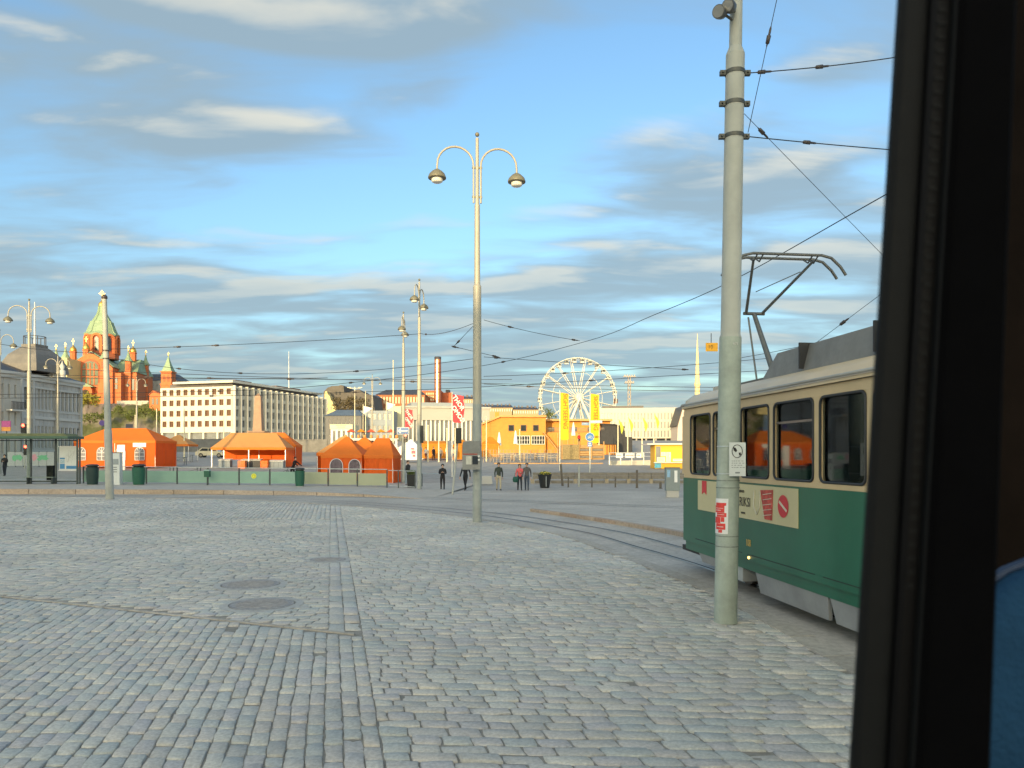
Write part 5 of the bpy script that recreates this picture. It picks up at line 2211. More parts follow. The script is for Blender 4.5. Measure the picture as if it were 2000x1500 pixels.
def sag_quad(m, a, b, c, d, sag, k=0, n=5):
    """a canvas panel between four corners (a-b low edge, d-c high edge), sagging a little"""
    a, b, c, d = map(Vector, (a, b, c, d))
    vs = []
    for i in range(n+1):
        u = i/n
        for j in range(n+1):
            w = j/n
            p = (a*(1-w)+b*w)*(1-u)+(d*(1-w)+c*w)*u
            p.z -= sag*math.sin(math.pi*u)*math.sin(math.pi*w)
            vs.append(p)
    fs = [(i*(n+1)+j, i*(n+1)+j+1, (i+1)*(n+1)+j+1, (i+1)*(n+1)+j) for i in range(n) for j in range(n)]
    m.add(vs, fs, k, True)


def tent(label, px, Y, w, d, eave, peak, rz, ridge, roofm, wallm, walls, arches=(), zb=None, x0=None, valm=None, name='market_tent', legs=True):
    zb = g(Y) if zb is None else zb
    cx = wx(px, Y) if x0 is None else x0
    t = thing(name, label, 'tent', (cx, Y, zb), rz, group='market tents')
    hw, hd = w/2, d/2
    m = M()
    r = ridge*hw
    ridge_y = 0.0
    E = [(-hw, -hd, eave), (hw, -hd, eave), (hw, hd, eave), (-hw, hd, eave)]
    A, B = (-r, ridge_y, peak), (r, ridge_y, peak)
    sag_quad(m, E[0], E[1], B, A, 0.10)
    sag_quad(m, E[1], E[2], B, B, 0.10)
    sag_quad(m, E[2], E[3], A, B, 0.10)
    sag_quad(m, E[3], E[0], A, A, 0.10)
    rf = m.build('roof', roofm, t)
    m = M()
    o = 0.03
    for (p, q) in ((0, 1), (1, 2), (2, 3), (3, 0)):
        a, b = Vector(E[p]), Vector(E[q])
        n = Vector(((b-a).y, -(b-a).x, 0)).normalized()*o
        vs = []
        kk = 14
        for i in range(kk+1):
            c = a.lerp(b, i/kk)+n
            dz = 0.24+0.015*math.sin(i*2.1)
            vs += [(c.x, c.y, eave+0.01), (c.x, c.y, eave-dz)]
        m.add(vs, [(2*i, 2*i+1, 2*i+3, 2*i+2) for i in range(kk)], 0)
    m.build('valance', valm or roofm, rf)
    if legs:
        for x in (-hw+0.05, 0.0 if w > 4 else None, hw-0.05):
            if x is None:
                continue
            for y in (-hd+0.05, hd-0.05):
                m = M()
                m.box(x-0.025, x+0.025, y-0.025, y+0.025, 0, eave-0.02)
                m.build('leg', ALU, t)
    sides = {'f': (0, 1), 'r': (1, 2), 'b': (2, 3), 'l': (3, 0)}
    for sd_, low in walls.items():
        p, q = sides[sd_]
        a, b = Vector(E[p]), Vector(E[q])
        n = Vector(((b-a).y, -(b-a).x, 0)).normalized()
        m = M()
        kk = 24
        vs = []
        for i in range(kk+1):
            c = a.lerp(b, i/kk)-n*(0.02-0.025*math.sin(i*1.9)*(0 if i in (0, kk) else 1))
            vs += [(c.x, c.y, eave-0.05), (c.x+n.x*0.03*math.sin(i*1.3), c.y+n.y*0.03*math.sin(i*1.3), low)]
        m.add(vs, [(2*i, 2*i+1, 2*i+3, 2*i+2) for i in range(kk)], 0, True)
        wl = m.build('side_wall', wallm, t)
        if sd_ == 'f' or sd_ in arches and False:
            for (s, zc, ww, hh, style) in arches:
                c = Vector((s, -hd-0.045, zc))
                m = M()
                pts = [(c.x-ww/2, c.y, zc), (c.x+ww/2, c.y, zc)]+[(c.x+ww/2*math.cos(math.pi*i/8), c.y, zc+hh-ww/2+ww/2*math.sin(math.pi*i/8)) for i in range(9)]
                m.prism(pts, (0, 0.015, 0))
                wn = m.build('window', MESHW if style == 0 else mat('dark_tent_film', (0.13, 0.10, 0.12), 0.25, var=0.6, scale=4), wl)
                m = M()
                wt = mat('white_canvas_tape', (0.8, 0.78, 0.75), 0.8)
                rim = [(p[0], p[1]-0.02, p[2]) for p in pts]
                m.tube(rim+[rim[0]], 0.025, 4, smooth=False)
                if style == 0:
                    m.box(c.x-0.02, c.x+0.02, c.y-0.03, c.y-0.01, zc, zc+hh)
                    m.box(c.x-ww/2, c.x+ww/2, c.y-0.032, c.y-0.011, zc+hh*0.28, zc+hh*0.28+0.04)
                    m.box(c.x-ww/2, c.x+ww/2, c.y-0.032, c.y-0.011, zc+hh*0.56, zc+hh*0.56+0.04)
                    for sg in (-1, 1):
                        m.bar((c.x, c.y-0.03, zc+hh*0.6), (c.x+sg*ww*0.3, c.y-0.03, zc+hh*0.95), 0.04, 0.03)
                m.build('window_trim', wt, wn)
    return t


tent('long orange tent with four arched white windows behind the bins', 247, 77, 8.2, 4.2, 2.62, 3.9, R(-3), 0.50, ORANGE2, ORANGE, {'f': 0.05, 'r': 0.05, 'l': 0.05, 'b': 0.05},
     [(-3.35, 0.72, 0.95, 1.25, 0), (-1.25, 0.72, 0.95, 1.25, 0), (0.65, 0.72, 0.95, 1.25, 0), (2.55, 0.72, 0.95, 1.25, 0)])
tent('small pale peach canopy tent right of the long orange tent', 349, 97, 3.6, 3.6, 2.1, 3.3, R(5), 0.08, PEACH, ORANGE, {}, valm=ORANGE2)
tent('open orange stall tent with peach roof and grey counters', 496, 77.5, 7.2, 4.0, 1.95, 3.45, R(4), 0.62, PEACH, ORANGE, {'b': 0.75, 'r': 0.05}, valm=ORANGE2)
tent('orange tent with peach corner panel just behind the open stall', 543, 81.5, 4.4, 3.2, 2.15, 3.5, R(4), 0.30, ORANGE2, ORANGE, {'r': 0.05, 'b': 0.05})
tent('orange tent with two dark arched windows beside the railing', 678, 57.5, 3.05, 3.0, 2.05, 3.42, R(-4), 0.05, ORANGE2, ORANGE, {'f': 0.4, 'r': 0.05, 'l': 0.05, 'b': 0.05},
     [(-0.35, 0.72, 0.95, 1.05, 1), (1.0, 0.72, 0.85, 1.0, 1)])
tent('orange tent behind the one with dark arched windows', 670, 61.2, 3.3, 3.0, 2.05, 3.35, R(-4), 0.05, PEACH, ORANGE, {'l': 0.05, 'r': 0.05, 'b': 0.05}, valm=ORANGE2)
tent('closed orange tent at the right end of the row', 747.5, 57.4, 2.2, 2.6, 2.02, 3.3, R(-4), 0.45, ORANGE2, ORANGE, {'f': 0.0, 'r': 0.0, 'l': 0.0, 'b': 0.0})
tent('orange tent between and behind the two end tents', 712, 63.0, 3.2, 3.0, 2.0, 3.2, R(-4), 0.10, ORANGE2, ORANGE, {'f': 0.0, 'r': 0.0, 'b': 0.0})
WCAN = mat('white_canvas', (0.80, 0.78, 0.76), 0.8, var=0.05)
tent('small white tent with pink print behind the lamp posts', 802, 92, 2.5, 2.5, 1.75, 2.75, R(0), 0.05, WCAN, WCAN, {'f': 0.3, 'r': 0.3, 'b': 0.3})
YOR = canvas('yellow_orange_canvas', (0.74, 0.28, 0.026), var=0.06)
tent('wide sunlit yellow orange stall behind the walkers', 848, 104, 3.5, 2.5, 2.1, 2.45, R(0), 0.9, YOR, YOR, {'f': 0.1, 'b': 0.1, 'l': 0.1, 'r': 0.1})
tent('narrow orange tent left of the grey lamp box', 901, 100, 2.2, 2.2, 1.9, 2.7, R(0), 0.2, YOR, YOR, {'f': 0.1, 'b': 0.1, 'l': 0.1, 'r': 0.1})
tent('orange tent by the timber building right of the lamp', 958, 112, 2.6, 2.6, 2.0, 3.0, R(0), 0.2, YOR, YOR, {'f': 0.1, 'b': 0.1, 'l': 0.1, 'r': 0.1})


def tent_print():
    m = M()
    Y = 92-1.31
    for a, b, c, d in ((802.5, 875, 809, 878), (803.5, 880, 811, 886), (806, 888, 811, 892)):
        m.box(wx(a, Y), wx(c, Y), Y-0.012, Y-0.004, wz(d, Y), wz(b, Y))
    m.build('tent_banner', mat('pink_print', (0.62, 0.16, 0.20), 0.8), label='pink printed cloth on the small white tent', category='banner')


tent_print()


def counter(label, px0, px1, y0, y1, Y, col):
    a, b = wx(px0, Y), wx(px1, Y)
    z0 = g(Y)
    t = thing('stall_counter', label, 'counter', ((a+b)/2, Y, z0), group='counters of the open stall')
    z1 = wz(y0, Y)
    m = M()
    m.box(a, b, Y, Y+0.7, z0, z1-0.06)
    m.build('body', col, t, world=True)
    m = M()
    m.prism([(a-0.05, Y-0.08, z1-0.058), (b+0.05, Y-0.08, z1-0.058), (b+0.05, Y+0.75, z1+0.06), (a-0.05, Y+0.75, z1+0.06)], (0, 0, 0.05))
    m.build('top', mat('counter_top', (0.55, 0.55, 0.55), 0.5), t, world=True)
    for x in (a+(b-a)*0.33, a+(b-a)*0.66):
        m = M()
        m.box(x-0.012, x+0.012, Y-0.02, Y-0.003, z0+0.05, z1-0.1)
        m.build('batten', mat('counter_batten', (0.12, 0.13, 0.14), 0.6), t, world=True)


GREYC = mat('grey_counter', (0.20, 0.23, 0.26), 0.6, var=0.1)
DARKC = mat('dark_counter', (0.045, 0.045, 0.05), 0.6)
counter('grey slope topped counter at left of the open stall', 427, 449, 898, 918, 75.2, GREYC)
counter('grey slope topped counter at right of the open stall', 526, 553, 900, 918, 75.2, GREYC)
counter('dark display counter in the middle of the open stall', 471, 508, 898, 918, 76.0, DARKC)


def crates(label, px, py, Y):
    b = W(px, py, Y)
    t = thing('crate_stack', label, 'crates', (b.x, b.y, b.z), group='orange crates in the open stall')
    oc = mat('orange_crate', (0.85, 0.19, 0.03), 0.6)
    for k in range(3):
        m = M()
        z = k*0.28
        m.box(-0.35, 0.35, -0.25, 0.25, z, z+0.03)
        for x0, x1, y0, y1 in ((-0.35, 0.35, -0.25, -0.23), (-0.35, 0.35, 0.23, 0.25), (-0.35, -0.33, -0.229, 0.229), (0.33, 0.35, -0.229, 0.229)):
            m.box(x0, x1, y0, y1, z+0.031, z+0.10)
            m.box(x0, x1, y0, y1, z+0.15, z+0.25)
        for x in (-0.34, 0.34):
            for y in (-0.24, 0.24):
                m.box(x-0.01, x+0.01, y-0.01, y+0.01, z+0.10, z+0.15)
        m.build('crate', oc, t)


crates('three orange crates left of the dark display counter', 473, 916, 74.9)
crates('three orange crates right of the dark display counter', 517, 916, 74.9)


def market_table(label, px, Y, rz, w=2.2):
    b = Vector((wx(px, Y), Y, g(Y)))
    t = thing('market_table', label, 'table', tuple(b), rz, group='bare market tables')
    tm = mat('weathered_table', (0.19, 0.20, 0.19), 0.8, var=0.2)
    m = M()
    m.box(-w/2, w/2, -0.4, 0.4, 0.82, 0.88)
    m.build('top', tm, t)
    for x in (-w/2+0.1, w/2-0.1):
        for y in (-0.3, 0.3):
            m = M()
            m.box(x-0.03, x+0.03, y-0.03, y+0.03, 0, 0.819)
            m.build('leg', tm, t)
    m = M()
    m.bar((-w/2+0.1, -0.3, 0.2), (w/2-0.1, -0.3, 0.7), 0.03, 0.05)
    m.build('brace', tm, t)


market_table('bare grey market table left of the thin mast', 345, 83, R(4), 2.0)
market_table('bare grey market table under the small peach canopy', 356, 93, R(4), 2.4)
market_table('dark bare market table just behind the railing', 362, 62, R(0), 2.4)

# ------------------------------------------------------------------ boat with awnings behind the tents
def boat():
    Y = 118
    b = Vector((wx(735, Y), Y, g(Y)+0.4))
    t = thing('excursion_boat', 'white excursion boat with orange awnings behind the end tents', 'boat', tuple(b), R(8))
    m = M()
    hull = []
    for x, w, z in ((-6, 1.2, 0.1), (-5.5, 1.6, 0), (0, 1.9, -0.1), (4, 1.6, 0), (6.4, 0.1, 0.5)):
        hull.append([(x, -w, z+1.0), (x, -w*0.6, z-0.3), (x, w*0.6, z-0.3), (x, w, z+1.0)])
    vs = [p for s_ in hull for p in s_]
    fs = []
    for i in range(len(hull)-1):
        for j in range(3):
            fs.append((i*4+j, i*4+j+1, i*4+5+j, i*4+4+j))
        fs.append((i*4+3, i*4, i*4+4, i*4+7))
    fs.append((0, 3, 2, 1))
    m.add(vs, fs)
    m.build('hull', WHITEP, t)
    m = M()
    m.box(-4.6, 3.2, -1.3, 1.3, 0.95, 2.2)
    cb = m.build('cabin', WHITEP, t)
    for k in range(7):
        m = M()
        m.box(-4.3+k*1.05, -3.5+k*1.05, -1.36, -1.305, 1.45, 2.0)
        m.build('window', GLASS_D, cb)
    m = M()
    m.box(-4.8, 3.4, -1.45, 1.45, 2.203, 2.32)
    m.build('deck', WHITEP, t)
    for k in range(5):
        m = M()
        a = -4.4+k*1.5
        m.prism([(a, -1.4, 3.3), (a+1.3, -1.4, 3.3), (a+0.65, -1.4, 3.75)], (0, 2.8, 0))
        m.build('awning', YOR if k % 2 else mat('red_awning', (0.55, 0.08, 0.04), 0.8), t)
        m = M()
        m.tube([(a+0.65, -1.2, 2.32), (a+0.65, -1.2, 3.3)], 0.04, 5)
        m.build('awning_post', WHITEP, t)
    for k in range(9):
        m = M()
        m.lathe([(0.06, 0), (0.20, 0.1), (0.20, 0.4), (0.06, 0.5)], (-4.5+k*0.95, -1.62, 2.35), 8)
        m.build('fender', mat('fender_orange', (0.85, 0.30, 0.08), 0.6), t)
    m = M()
    m.tube([(1.5, 0, 2.3), (1.5, 0, 8.2)], [0.08, 0.04], 6)
    m.tube([(-2.0, 0, 2.3), (-2.0, 0, 7.6)], [0.07, 0.04], 6)
    ms = m.build('mast', mat('cream_pole', (0.78, 0.70, 0.48), 0.5), t)
    for x, z in ((1.5, 8.0), (-2.0, 7.4)):
        m = M()
        vs = []
        for i in range(7):
            xx = x+0.06+i*0.22
            yy = 0.12*math.sin(i*0.9)
            vs += [(xx, yy, z-0.05-i*0.06), (xx, yy, z-1.3+i*0.13)]
        m.add(vs, [(2*i, 2*i+2, 2*i+3, 2*i+1) for i in range(6)], 0, True)
        m.build('pennant', WCAN, ms)


boat()


def parked_car():
    Y = 112
    b = Vector((wx(413, Y), Y, wz(882, Y)))
    t = thing('parked_car', 'small beige car parked far beyond the pale canopy tent', 'car', (b.x, b.y, g(Y)), R(4))
    m = M()
    side = [(-2.0, 0.3), (2.0, 0.3), (2.05, 0.75), (1.2, 0.88), (0.75, 1.38), (-1.1, 1.42), (-1.75, 0.92), (-2.05, 0.8)]
    m.prism([(x, -0.85, z) for x, z in side], (0, 1.7, 0))
    m.build('body', mat('beige_car_paint', (0.52, 0.46, 0.34), 0.3, 0.2), t)
    for x0, x1, x2, x3 in ((-1.45, -0.25, -0.25, -1.05), (-0.15, 1.0, 0.70, -0.15)):
        m = M()
        m.prism([(x0, -0.852, 0.95), (x1, -0.852, 0.95), (x2, -0.852, 1.32), (x3, -0.852, 1.32)], (0, -0.012, 0))
        m.build('window', GLASS_D, t)
    for x in (-1.25, 1.3):
        for y in (-0.87, 0.70):
            m = M()
            m.tube([(x, y, 0.32), (x, y+0.17, 0.32)], 0.32, 14)
            w = m.build('wheel', mat('tyre_rubber', (0.02, 0.02, 0.02), 0.8), t)
            m = M()
            m.tube([(x, y-0.012, 0.32), (x, y-0.002, 0.32)], 0.19, 12)
            m.build('rim', STEEL, w)
    for y in (-0.6, 0.6):
        m = M()
        m.box(2.05, 2.09, y-0.16, y+0.16, 0.6, 0.72)
        m.build('headlight', WHITEP, t)


parked_car()

# ------------------------------------------------------------------ lamp posts
POLE = mat('lamp_pole_paint', (0.40, 0.37, 0.30), 0.45, 0.1, var=0.08, scale=1.5, dirt=0.25)
POLEL = mat('lamp_pole_green_grey_base', (0.34, 0.355, 0.33), 0.6, 0.1, var=0.15, scale=3, dirt=0.4)  # greener grey for the lower length of the pole
SHADE = mat('lamp_shade_paint', (0.20, 0.185, 0.13), 0.45, 0.2, var=0.1)
OPAL = mat('opal_glass', (0.82, 0.78, 0.68), 0.3, var=0.03)


def double_lamp(label, x, y, z, rz, h=12.9):
    t = thing('street_lamp', label, 'street lamp', (x, y, z), rz, group='double armed street lamps')
    k = h/12.9
    m = M()
    m.tube([(0, 0, 0), (0, 0, 3.9*k)], [0.155, 0.145], 14)
    m.build('pole_base', POLEL, t)
    m = M()
    m.tube([(0, 0, 3.9*k), (0, 0, 7.8*k)], [0.144, 0.135], 14)
    m.tube([(0, 0, 7.8*k), (0, 0, 7.86*k)], [0.135, 0.10], 14)
    m.tube([(0, 0, 7.86*k), (0, 0, 10.5*k)], [0.10, 0.09], 12)
    m.tube([(0, 0, 10.5*k), (0, 0, 12.7*k)], [0.065, 0.055], 12)
    m.build('pole', POLE, t)
    m = M()
    m.ball((0, 0, 12.82*k), 0.075, 10)
    m.build('finial', SHADE, t)
    for z_ in (10.75, 11.72):
        m = M()
        m.box(-0.17, 0.17, -0.03, 0.03, z_*k-0.03, z_*k+0.03)
        m.build('clamp', SHADE, t)
    for sx in (-1, 1):
        pts = [(sx*0.12, 0, 10.55*k), (sx*0.12, 0, 11.75*k)]
        r = 0.60
        pts += [(sx*(0.12+r-r*math.cos(math.pi*i/12)), 0, 11.78*k+r*math.sin(math.pi*i/12)) for i in range(1, 12)]
        pts += [(sx*(0.12+2*r), 0, 11.70*k), (sx*(0.12+2*r), 0, 11.56*k)]
        m = M()
        m.tube(pts, 0.036, 8)
        arm = m.build('arm', POLE, t)
        m = M()
        cx = sx*(0.12+2*r)
        m.lathe([(0.03, 0.02), (0.07, 0.0), (0.16, -0.06), (0.26, -0.16), (0.30, -0.26), (0.295, -0.30), (0.20, -0.29)], (cx, 0, 11.60*k), 16)
        sh = m.build('lamp_shade', SHADE, arm)
        m = M()
        m.lathe([(0.185, -0.285), (0.185, -0.40), (0.14, -0.43), (0.01, -0.44)], (cx, 0, 11.60*k), 16)
        m.build('diffuser', OPAL, sh)
    return t


L1 = double_lamp('tall lamp post with two arms in the middle of the square', wx(932, 25.4), 25.4, 0, R(8))
double_lamp('lamp post seen end on beside the blue arrow sign', wx(788, 57), 57.0, 0.2, R(93), 12.7)
double_lamp('lamp post seen end on between the middle lamp and arrow sign', wx(819, 48.2), 48.2, 0.12, R(84), 13.2)
double_lamp('lamp post rising behind the bus shelter roof', wx(57, 53.5), 53.5, 0.25, R(12), 12.9)
double_lamp('lamp post cut by the left edge of the photograph', wx(-1, 67), 67, g(67), R(-6), 12.6)
double_lamp('far lamp post before the end of the grey palace', wx(113, 92), 92, g(92), R(10), 12.9)
double_lamp('far lamp post standing right of the grey catenary pole', wx(267, 118), 118, g(118), R(5), 12.4)
double_lamp('far lamp post near the hill house with arms spread', wx(727, 125), 125, g(125), R(5), 13.2)


def lamp_box():
    Y = 25.1
    t = thing('control_box', 'grey electrical box with dark panel strapped to middle lamp', 'box', (wx(921, Y), Y, wz(917, Y)))
    G = mat('grey_box_paint', (0.26, 0.26, 0.25), 0.55, 0.2, var=0.15, scale=4, dirt=0.3)
    a, b = wx(904, Y), wx(939, Y)
    z0, z1, z2 = wz(917, Y), wz(885, Y), wz(863, Y)
    m = M()
    m.box(a, b, Y-0.28, Y+0.08, z0, z1)
    m.build('case', G, t, world=True)
    m = M()
    m.prism([(a, Y-0.30, z1+0.003), (a+0.02, Y-0.30, z2), (b, Y-0.30, z2+0.03), (b, Y-0.30, z1+0.003)], (0, 0.36, 0))
    m.build('hood', mat('hood_paint', (0.20, 0.20, 0.19), 0.5, var=0.15), t, world=True)
    m = M()
    m.box(a+0.12, a+0.30, Y-0.295, Y-0.282, z0+0.17, z1-0.1)
    m.build('notice', mat('notice_paper', (0.55, 0.53, 0.45), 0.8, var=0.2, scale=10), t, world=True)
    m = M()
    m.box(a+0.33, b-0.08, Y-0.295, Y-0.282, z0+0.17, z1-0.1)
    m.build('window', GLASS_D, t, world=True)
    m = M()
    m.tube([(b-0.05, Y-0.31, z1-0.1), (b-0.05, Y-0.284, z1-0.1)], 0.035, 10)
    m.tube([(b-0.05, Y-0.31, z1-0.22), (b-0.05, Y-0.284, z1-0.22)], 0.035, 10)
    m.build('lens', WHITEP, t, world=True)
    m = M()
    m.box(a+0.02, b-0.1, Y-0.293, Y-0.281, z1-0.05, z1-0.02)
    m.build('red_stripe', mat('dull_red', (0.40, 0.06, 0.04), 0.6), t, world=True)


lamp_box()

# ------------------------------------------------------------------ catenary poles
WIRE = mat('wire_black', (0.03, 0.032, 0.034), 0.5, 0.3)
INS = mat('insulator_brown', (0.07, 0.055, 0.05), 0.4)
CONCP = mat('pole_grey_paint', (0.40, 0.40, 0.355), 0.6, var=0.14, scale=2.5, dirt=0.45, bump=0.15, bscale=20)
CONCB = mat('pole_green_grey_base', (0.36, 0.40, 0.345), 0.7, var=0.22, scale=4, dirt=0.55, bump=0.3, bscale=20)


def near_pole():
    Y = 10.15
    x0 = wx(1417, Y)
    t = thing('catenary_pole', 'thick grey green catenary pole standing before the tram', 'pole', (x0, Y, 0))
    ln = 0.165/9.5

    def at(z):
        return (ln*z, 0, z)
    m = M()
    m.tube([at(0), at(0.05), at(3.76)], [0.155, 0.150, 0.143], 20)
    m.build('lower_section', CONCB, t)
    m = M()
    m.tube([at(3.76), at(3.80), at(7.5)], [0.142, 0.128, 0.122], 20)
    m.tube([at(7.5), at(7.6)], [0.122, 0.083], 20)
    m.tube([at(7.6), at(9.6)], [0.083, 0.075], 16)
    m.build('upper_section', CONCP, t)
    for py in (143, 203, 267):
        z = wz(py, Y)
        c = Vector(at(z))
        m = M()
        m.tube([c-Vector((0, 0, 0.025)), c+Vector((0, 0, 0.025))], 0.132, 18)
        for sx in (-1, 1):
            m.box(c.x+sx*0.16-0.04, c.x+sx*0.16+0.04, -0.03, 0.03, z-0.03, z+0.03)
            m.tube([(c.x+sx*0.165, -0.06, z), (c.x+sx*0.165, 0.06, z)], 0.014, 6)
        m.build('clamp', mat('clamp_iron', (0.10, 0.10, 0.09), 0.5, 0.5), t)
    # two round floodlights at the top
    for px, py, d in ((1409, 25, -0.14), (1427, 14, -0.17)):
        p = W(px, py, Y-0.16)
        l = Vector((p.x-x0, p.y-Y, p.z))
        m = M()
        n = Vector((-0.6, -0.75, -0.25)).normalized()
        m.tube([l+n*0.10, l+n*0.06, l-n*0.02, l-n*0.10], [0.085, 0.088, 0.075, 0.03], 16)
        fl = m.build('floodlight', mat('floodlight_housing', (0.09, 0.09, 0.09), 0.4, 0.4), t)
        m = M()
        m.tube([l+n*0.101, l+n*0.107], 0.074, 16)
        m.build('lens', mat('floodlight_lens', (0.45, 0.43, 0.40), 0.12, 0.6), fl)
        m = M()
        m.tube([l-n*0.08, (at(l.z-0.05)[0]+0.02, 0, l.z-0.05)], 0.018, 6)
        m.build('bracket', mat('clamp_iron', (0.10, 0.10, 0.09)), fl)
    # pale straps and number
    for py in (872, 925):
        z = wz(py, Y)
        c = Vector(at(z))
        m = M()
        m.tube([c-Vector((0, 0, 0.008)), c+Vector((0, 0, 0.008))], 0.1515, 20)
        m.build('strap', mat('steel_strap', (0.55, 0.60, 0.62), 0.3, 0.7), t)
    for py in (938, 952, 1046, 1066):
        z = wz(py, Y)
        c = Vector(at(z))
        m = M()
        m.tube([c-Vector((0, 0, 0.006)), c+Vector((0, 0, 0.006))], 0.1525, 20)
        m.build('old_tape', mat('old_tape', (0.22, 0.24, 0.22), 0.8, var=0.4, scale=30), t)
    text('number_plate_lettering', '671', 0.05, t, (at(3.66)[0]+0.03, -0.146, 3.66), (R(90), 0, R(12)), WHITEP, 0.002)
    # sign against feeding gulls
    s = thing('gull_sign', 'small white sign forbidding gull feeding strapped to thick pole', 'sign', (wx(1440, Y-0.16), Y-0.20, wz(930, Y)))
    a, b = wx(1424, Y-0.2), wx(1456, Y-0.2)
    z0, z1 = wz(930, Y-0.2), wz(864, Y-0.2)
    m = M()
    m.box(a, b, Y-0.21, Y-0.20, z0, z1)
    m.build('plate', mat('sign_white', (0.66, 0.68, 0.66), 0.5, var=0.06, dirt=0.15), s, world=True)
    BKP = mat('sign_black', (0.03, 0.03, 0.03), 0.6)
    c = Vector(((a+b)/2-0.005, Y-0.2135, z1-0.115))
    m = M()
    rr = 0.083
    m.tube([(c.x+rr*0.80*math.cos(2*math.pi*i/28), c.y, c.z+rr*math.sin(2*math.pi*i/28)) for i in range(29)], 0.0045, 5, caps=False)
    m.build('ring', BKP, s, world=True)
    m = M()
    m.add([(c.x-0.055, c.y-0.001, c.z+0.055), (c.x-0.02, c.y-0.001, c.z+0.045), (c.x+0.0, c.y-0.001, c.z+0.01), (c.x-0.015, c.y-0.001, c.z-0.015), (c.x-0.045, c.y-0.001, c.z+0.01)], [(0, 1, 2, 3, 4)])
    m.add([(c.x+0.02, c.y-0.001, c.z-0.02), (c.x+0.045, c.y-0.001, c.z-0.015), (c.x+0.05, c.y-0.001, c.z-0.05), (c.x+0.025, c.y-0.001, c.z-0.055)], [(0, 1, 2, 3)])
    m.build('gull_symbol', BKP, s, world=True)
    m = M()
    r2 = random.Random(4)
    for row in range(4):
        x = a+0.03
        while x < b-0.04:
            w = r2.uniform(0.012, 0.03)
            m.box(x, x+w, Y-0.2125, Y-0.2102, z1-0.245-row*0.028, z1-0.237-row*0.028)
            x += w+r2.uniform(0.008, 0.02)
    m.box((a+b)/2-0.03, (a+b)/2+0.03, Y-0.2125, Y-0.2102, z0+0.035, z0+0.055)
    m.build('lettering', mat('sign_grey_print', (0.25, 0.27, 0.27), 0.7), s, world=True)
    # torn red and white sticker wrapped round the left of the pole
    k = thing('sticker', 'torn red and white sticker on the left of the thick pole', 'sticker', (x0, Y, wz(1041, Y)))
    za, zb = wz(1041, Y), wz(973, Y)
    def wrap(m, a0, a1, z0_, z1_, r, n=8):
        vs = []
        for i in range(n+1):
            an = R(a0+(a1-a0)*i/n)
            for z in (z0_, z1_):
                vs.append((x0+ln*z+r*math.sin(an), Y-r*math.cos(an), z))
        m.add(vs, [(2*i, 2*i+2, 2*i+3, 2*i+1) for i in range(n)], 0, True)
    m = M()
    wrap(m, -95, -12, za, zb, 0.1535)
    m.build('paper', mat('sticker_paper', (0.78, 0.76, 0.74), 0.6), k, world=True)
    RED = mat('sticker_red', (0.72, 0.06, 0.05), 0.5, var=0.25, scale=25)
    m = M()
    h = zb-za
    for a0, a1, f0, f1 in ((-92, -30, 0.60, 0.80), (-84, -22, 0.80, 0.88), (-75, -20, 0.48, 0.595), (-90, -50, 0.30, 0.475), (-48, -30, 0.34, 0.475), (-80, -24, 0.12, 0.295), (-62, -40, 0.03, 0.115)):
        wrap(m, a0, a1, za+h*f0, za+h*f1, 0.1546)
    m.build('print', RED, k, world=True)
    m = M()
    for a0, a1, f0, f1 in ((-85, -48, 0.66, 0.675), (-85, -35, 0.72, 0.73), (-70, -30, 0.54, 0.55), (-72, -34, 0.19, 0.205)):
        wrap(m, a0, a1, za+h*f0, za+h*f1, 0.1555)
    m.build('white_lines', WHITEP, k, world=True)
    return Vector((x0, Y, 0)), ln


NP, NLEAN = near_pole()


def left_pole():
    Y = 38.8
    t = thing('catenary_pole', 'slim grey catenary pole in front of the red cathedral', 'pole', (wx(214.5, Y), Y, 0))
    top = Vector((wx(204, Y)-wx(214.5, Y), 0, wz(583, Y)))
    m = M()
    m.tube([(0, 0, 0), tuple(top*0.34)], [0.20, 0.185], 14)
    m.tube([tuple(top*0.34), tuple(top*0.345)], [0.185, 0.165], 14)
    m.tube([tuple(top*0.345), tuple(top)], [0.165, 0.11], 14)
    m.build('shaft', CONCP, t)
    m = M()
    m.ball(tuple(top+Vector((0, 0, 0.06))), 0.15, 10)
    m.build('cap', INS, t)
    m = M()
    for f in (0.70, 0.74):
        c = top*f
        m.tube([c-Vector((0, 0, 0.03)), c+Vector((0, 0, 0.03))], 0.16, 14)
    m.build('clamp', INS, t)


left_pole()

# ------------------------------------------------------------------ overhead wires
def wire(label, pts, r=0.012, ins=(), group='overhead tram wires'):
    """a cable through points, with strain insulators at given fractions"""
    pts = [Vector(p) for p in pts]
    t = thing('overhead_wire', label, 'wire', tuple(pts[0]), group=group)
    m = M()
    rr = [max(r*0.8, 0.00034*max(p.y, 4)) for p in pts]
    m.tube(pts, rr, 5)
    m.build('cable', WIRE, t, world=True)
    L_ = [0]
    for a, b in zip(pts, pts[1:]):
        L_.append(L_[-1]+(b-a).length)
    for f in ins:
        q = f*L_[-1]
        for i in range(len(pts)-1):
            if L_[i] <= q <= L_[i+1]:
                p = pts[i].lerp(pts[i+1], (q-L_[i])/(L_[i+1]-L_[i]+1e-9))
                d = (pts[i+1]-pts[i]).normalized()
                k = max(0.55, p.y/38)
                m = M()
                m.tube([p-d*0.22*k, p-d*0.16*k, p-d*0.15*k, p+d*0.02*k, p+d*0.03*k, p+d*0.16*k, p+d*0.22*k], [0.012*k, 0.02*k, 0.045*k, 0.05*k, 0.028*k, 0.026*k, 0.012*k], 7)
                m.build('insulator', INS, t, world=True)
                break
    return t


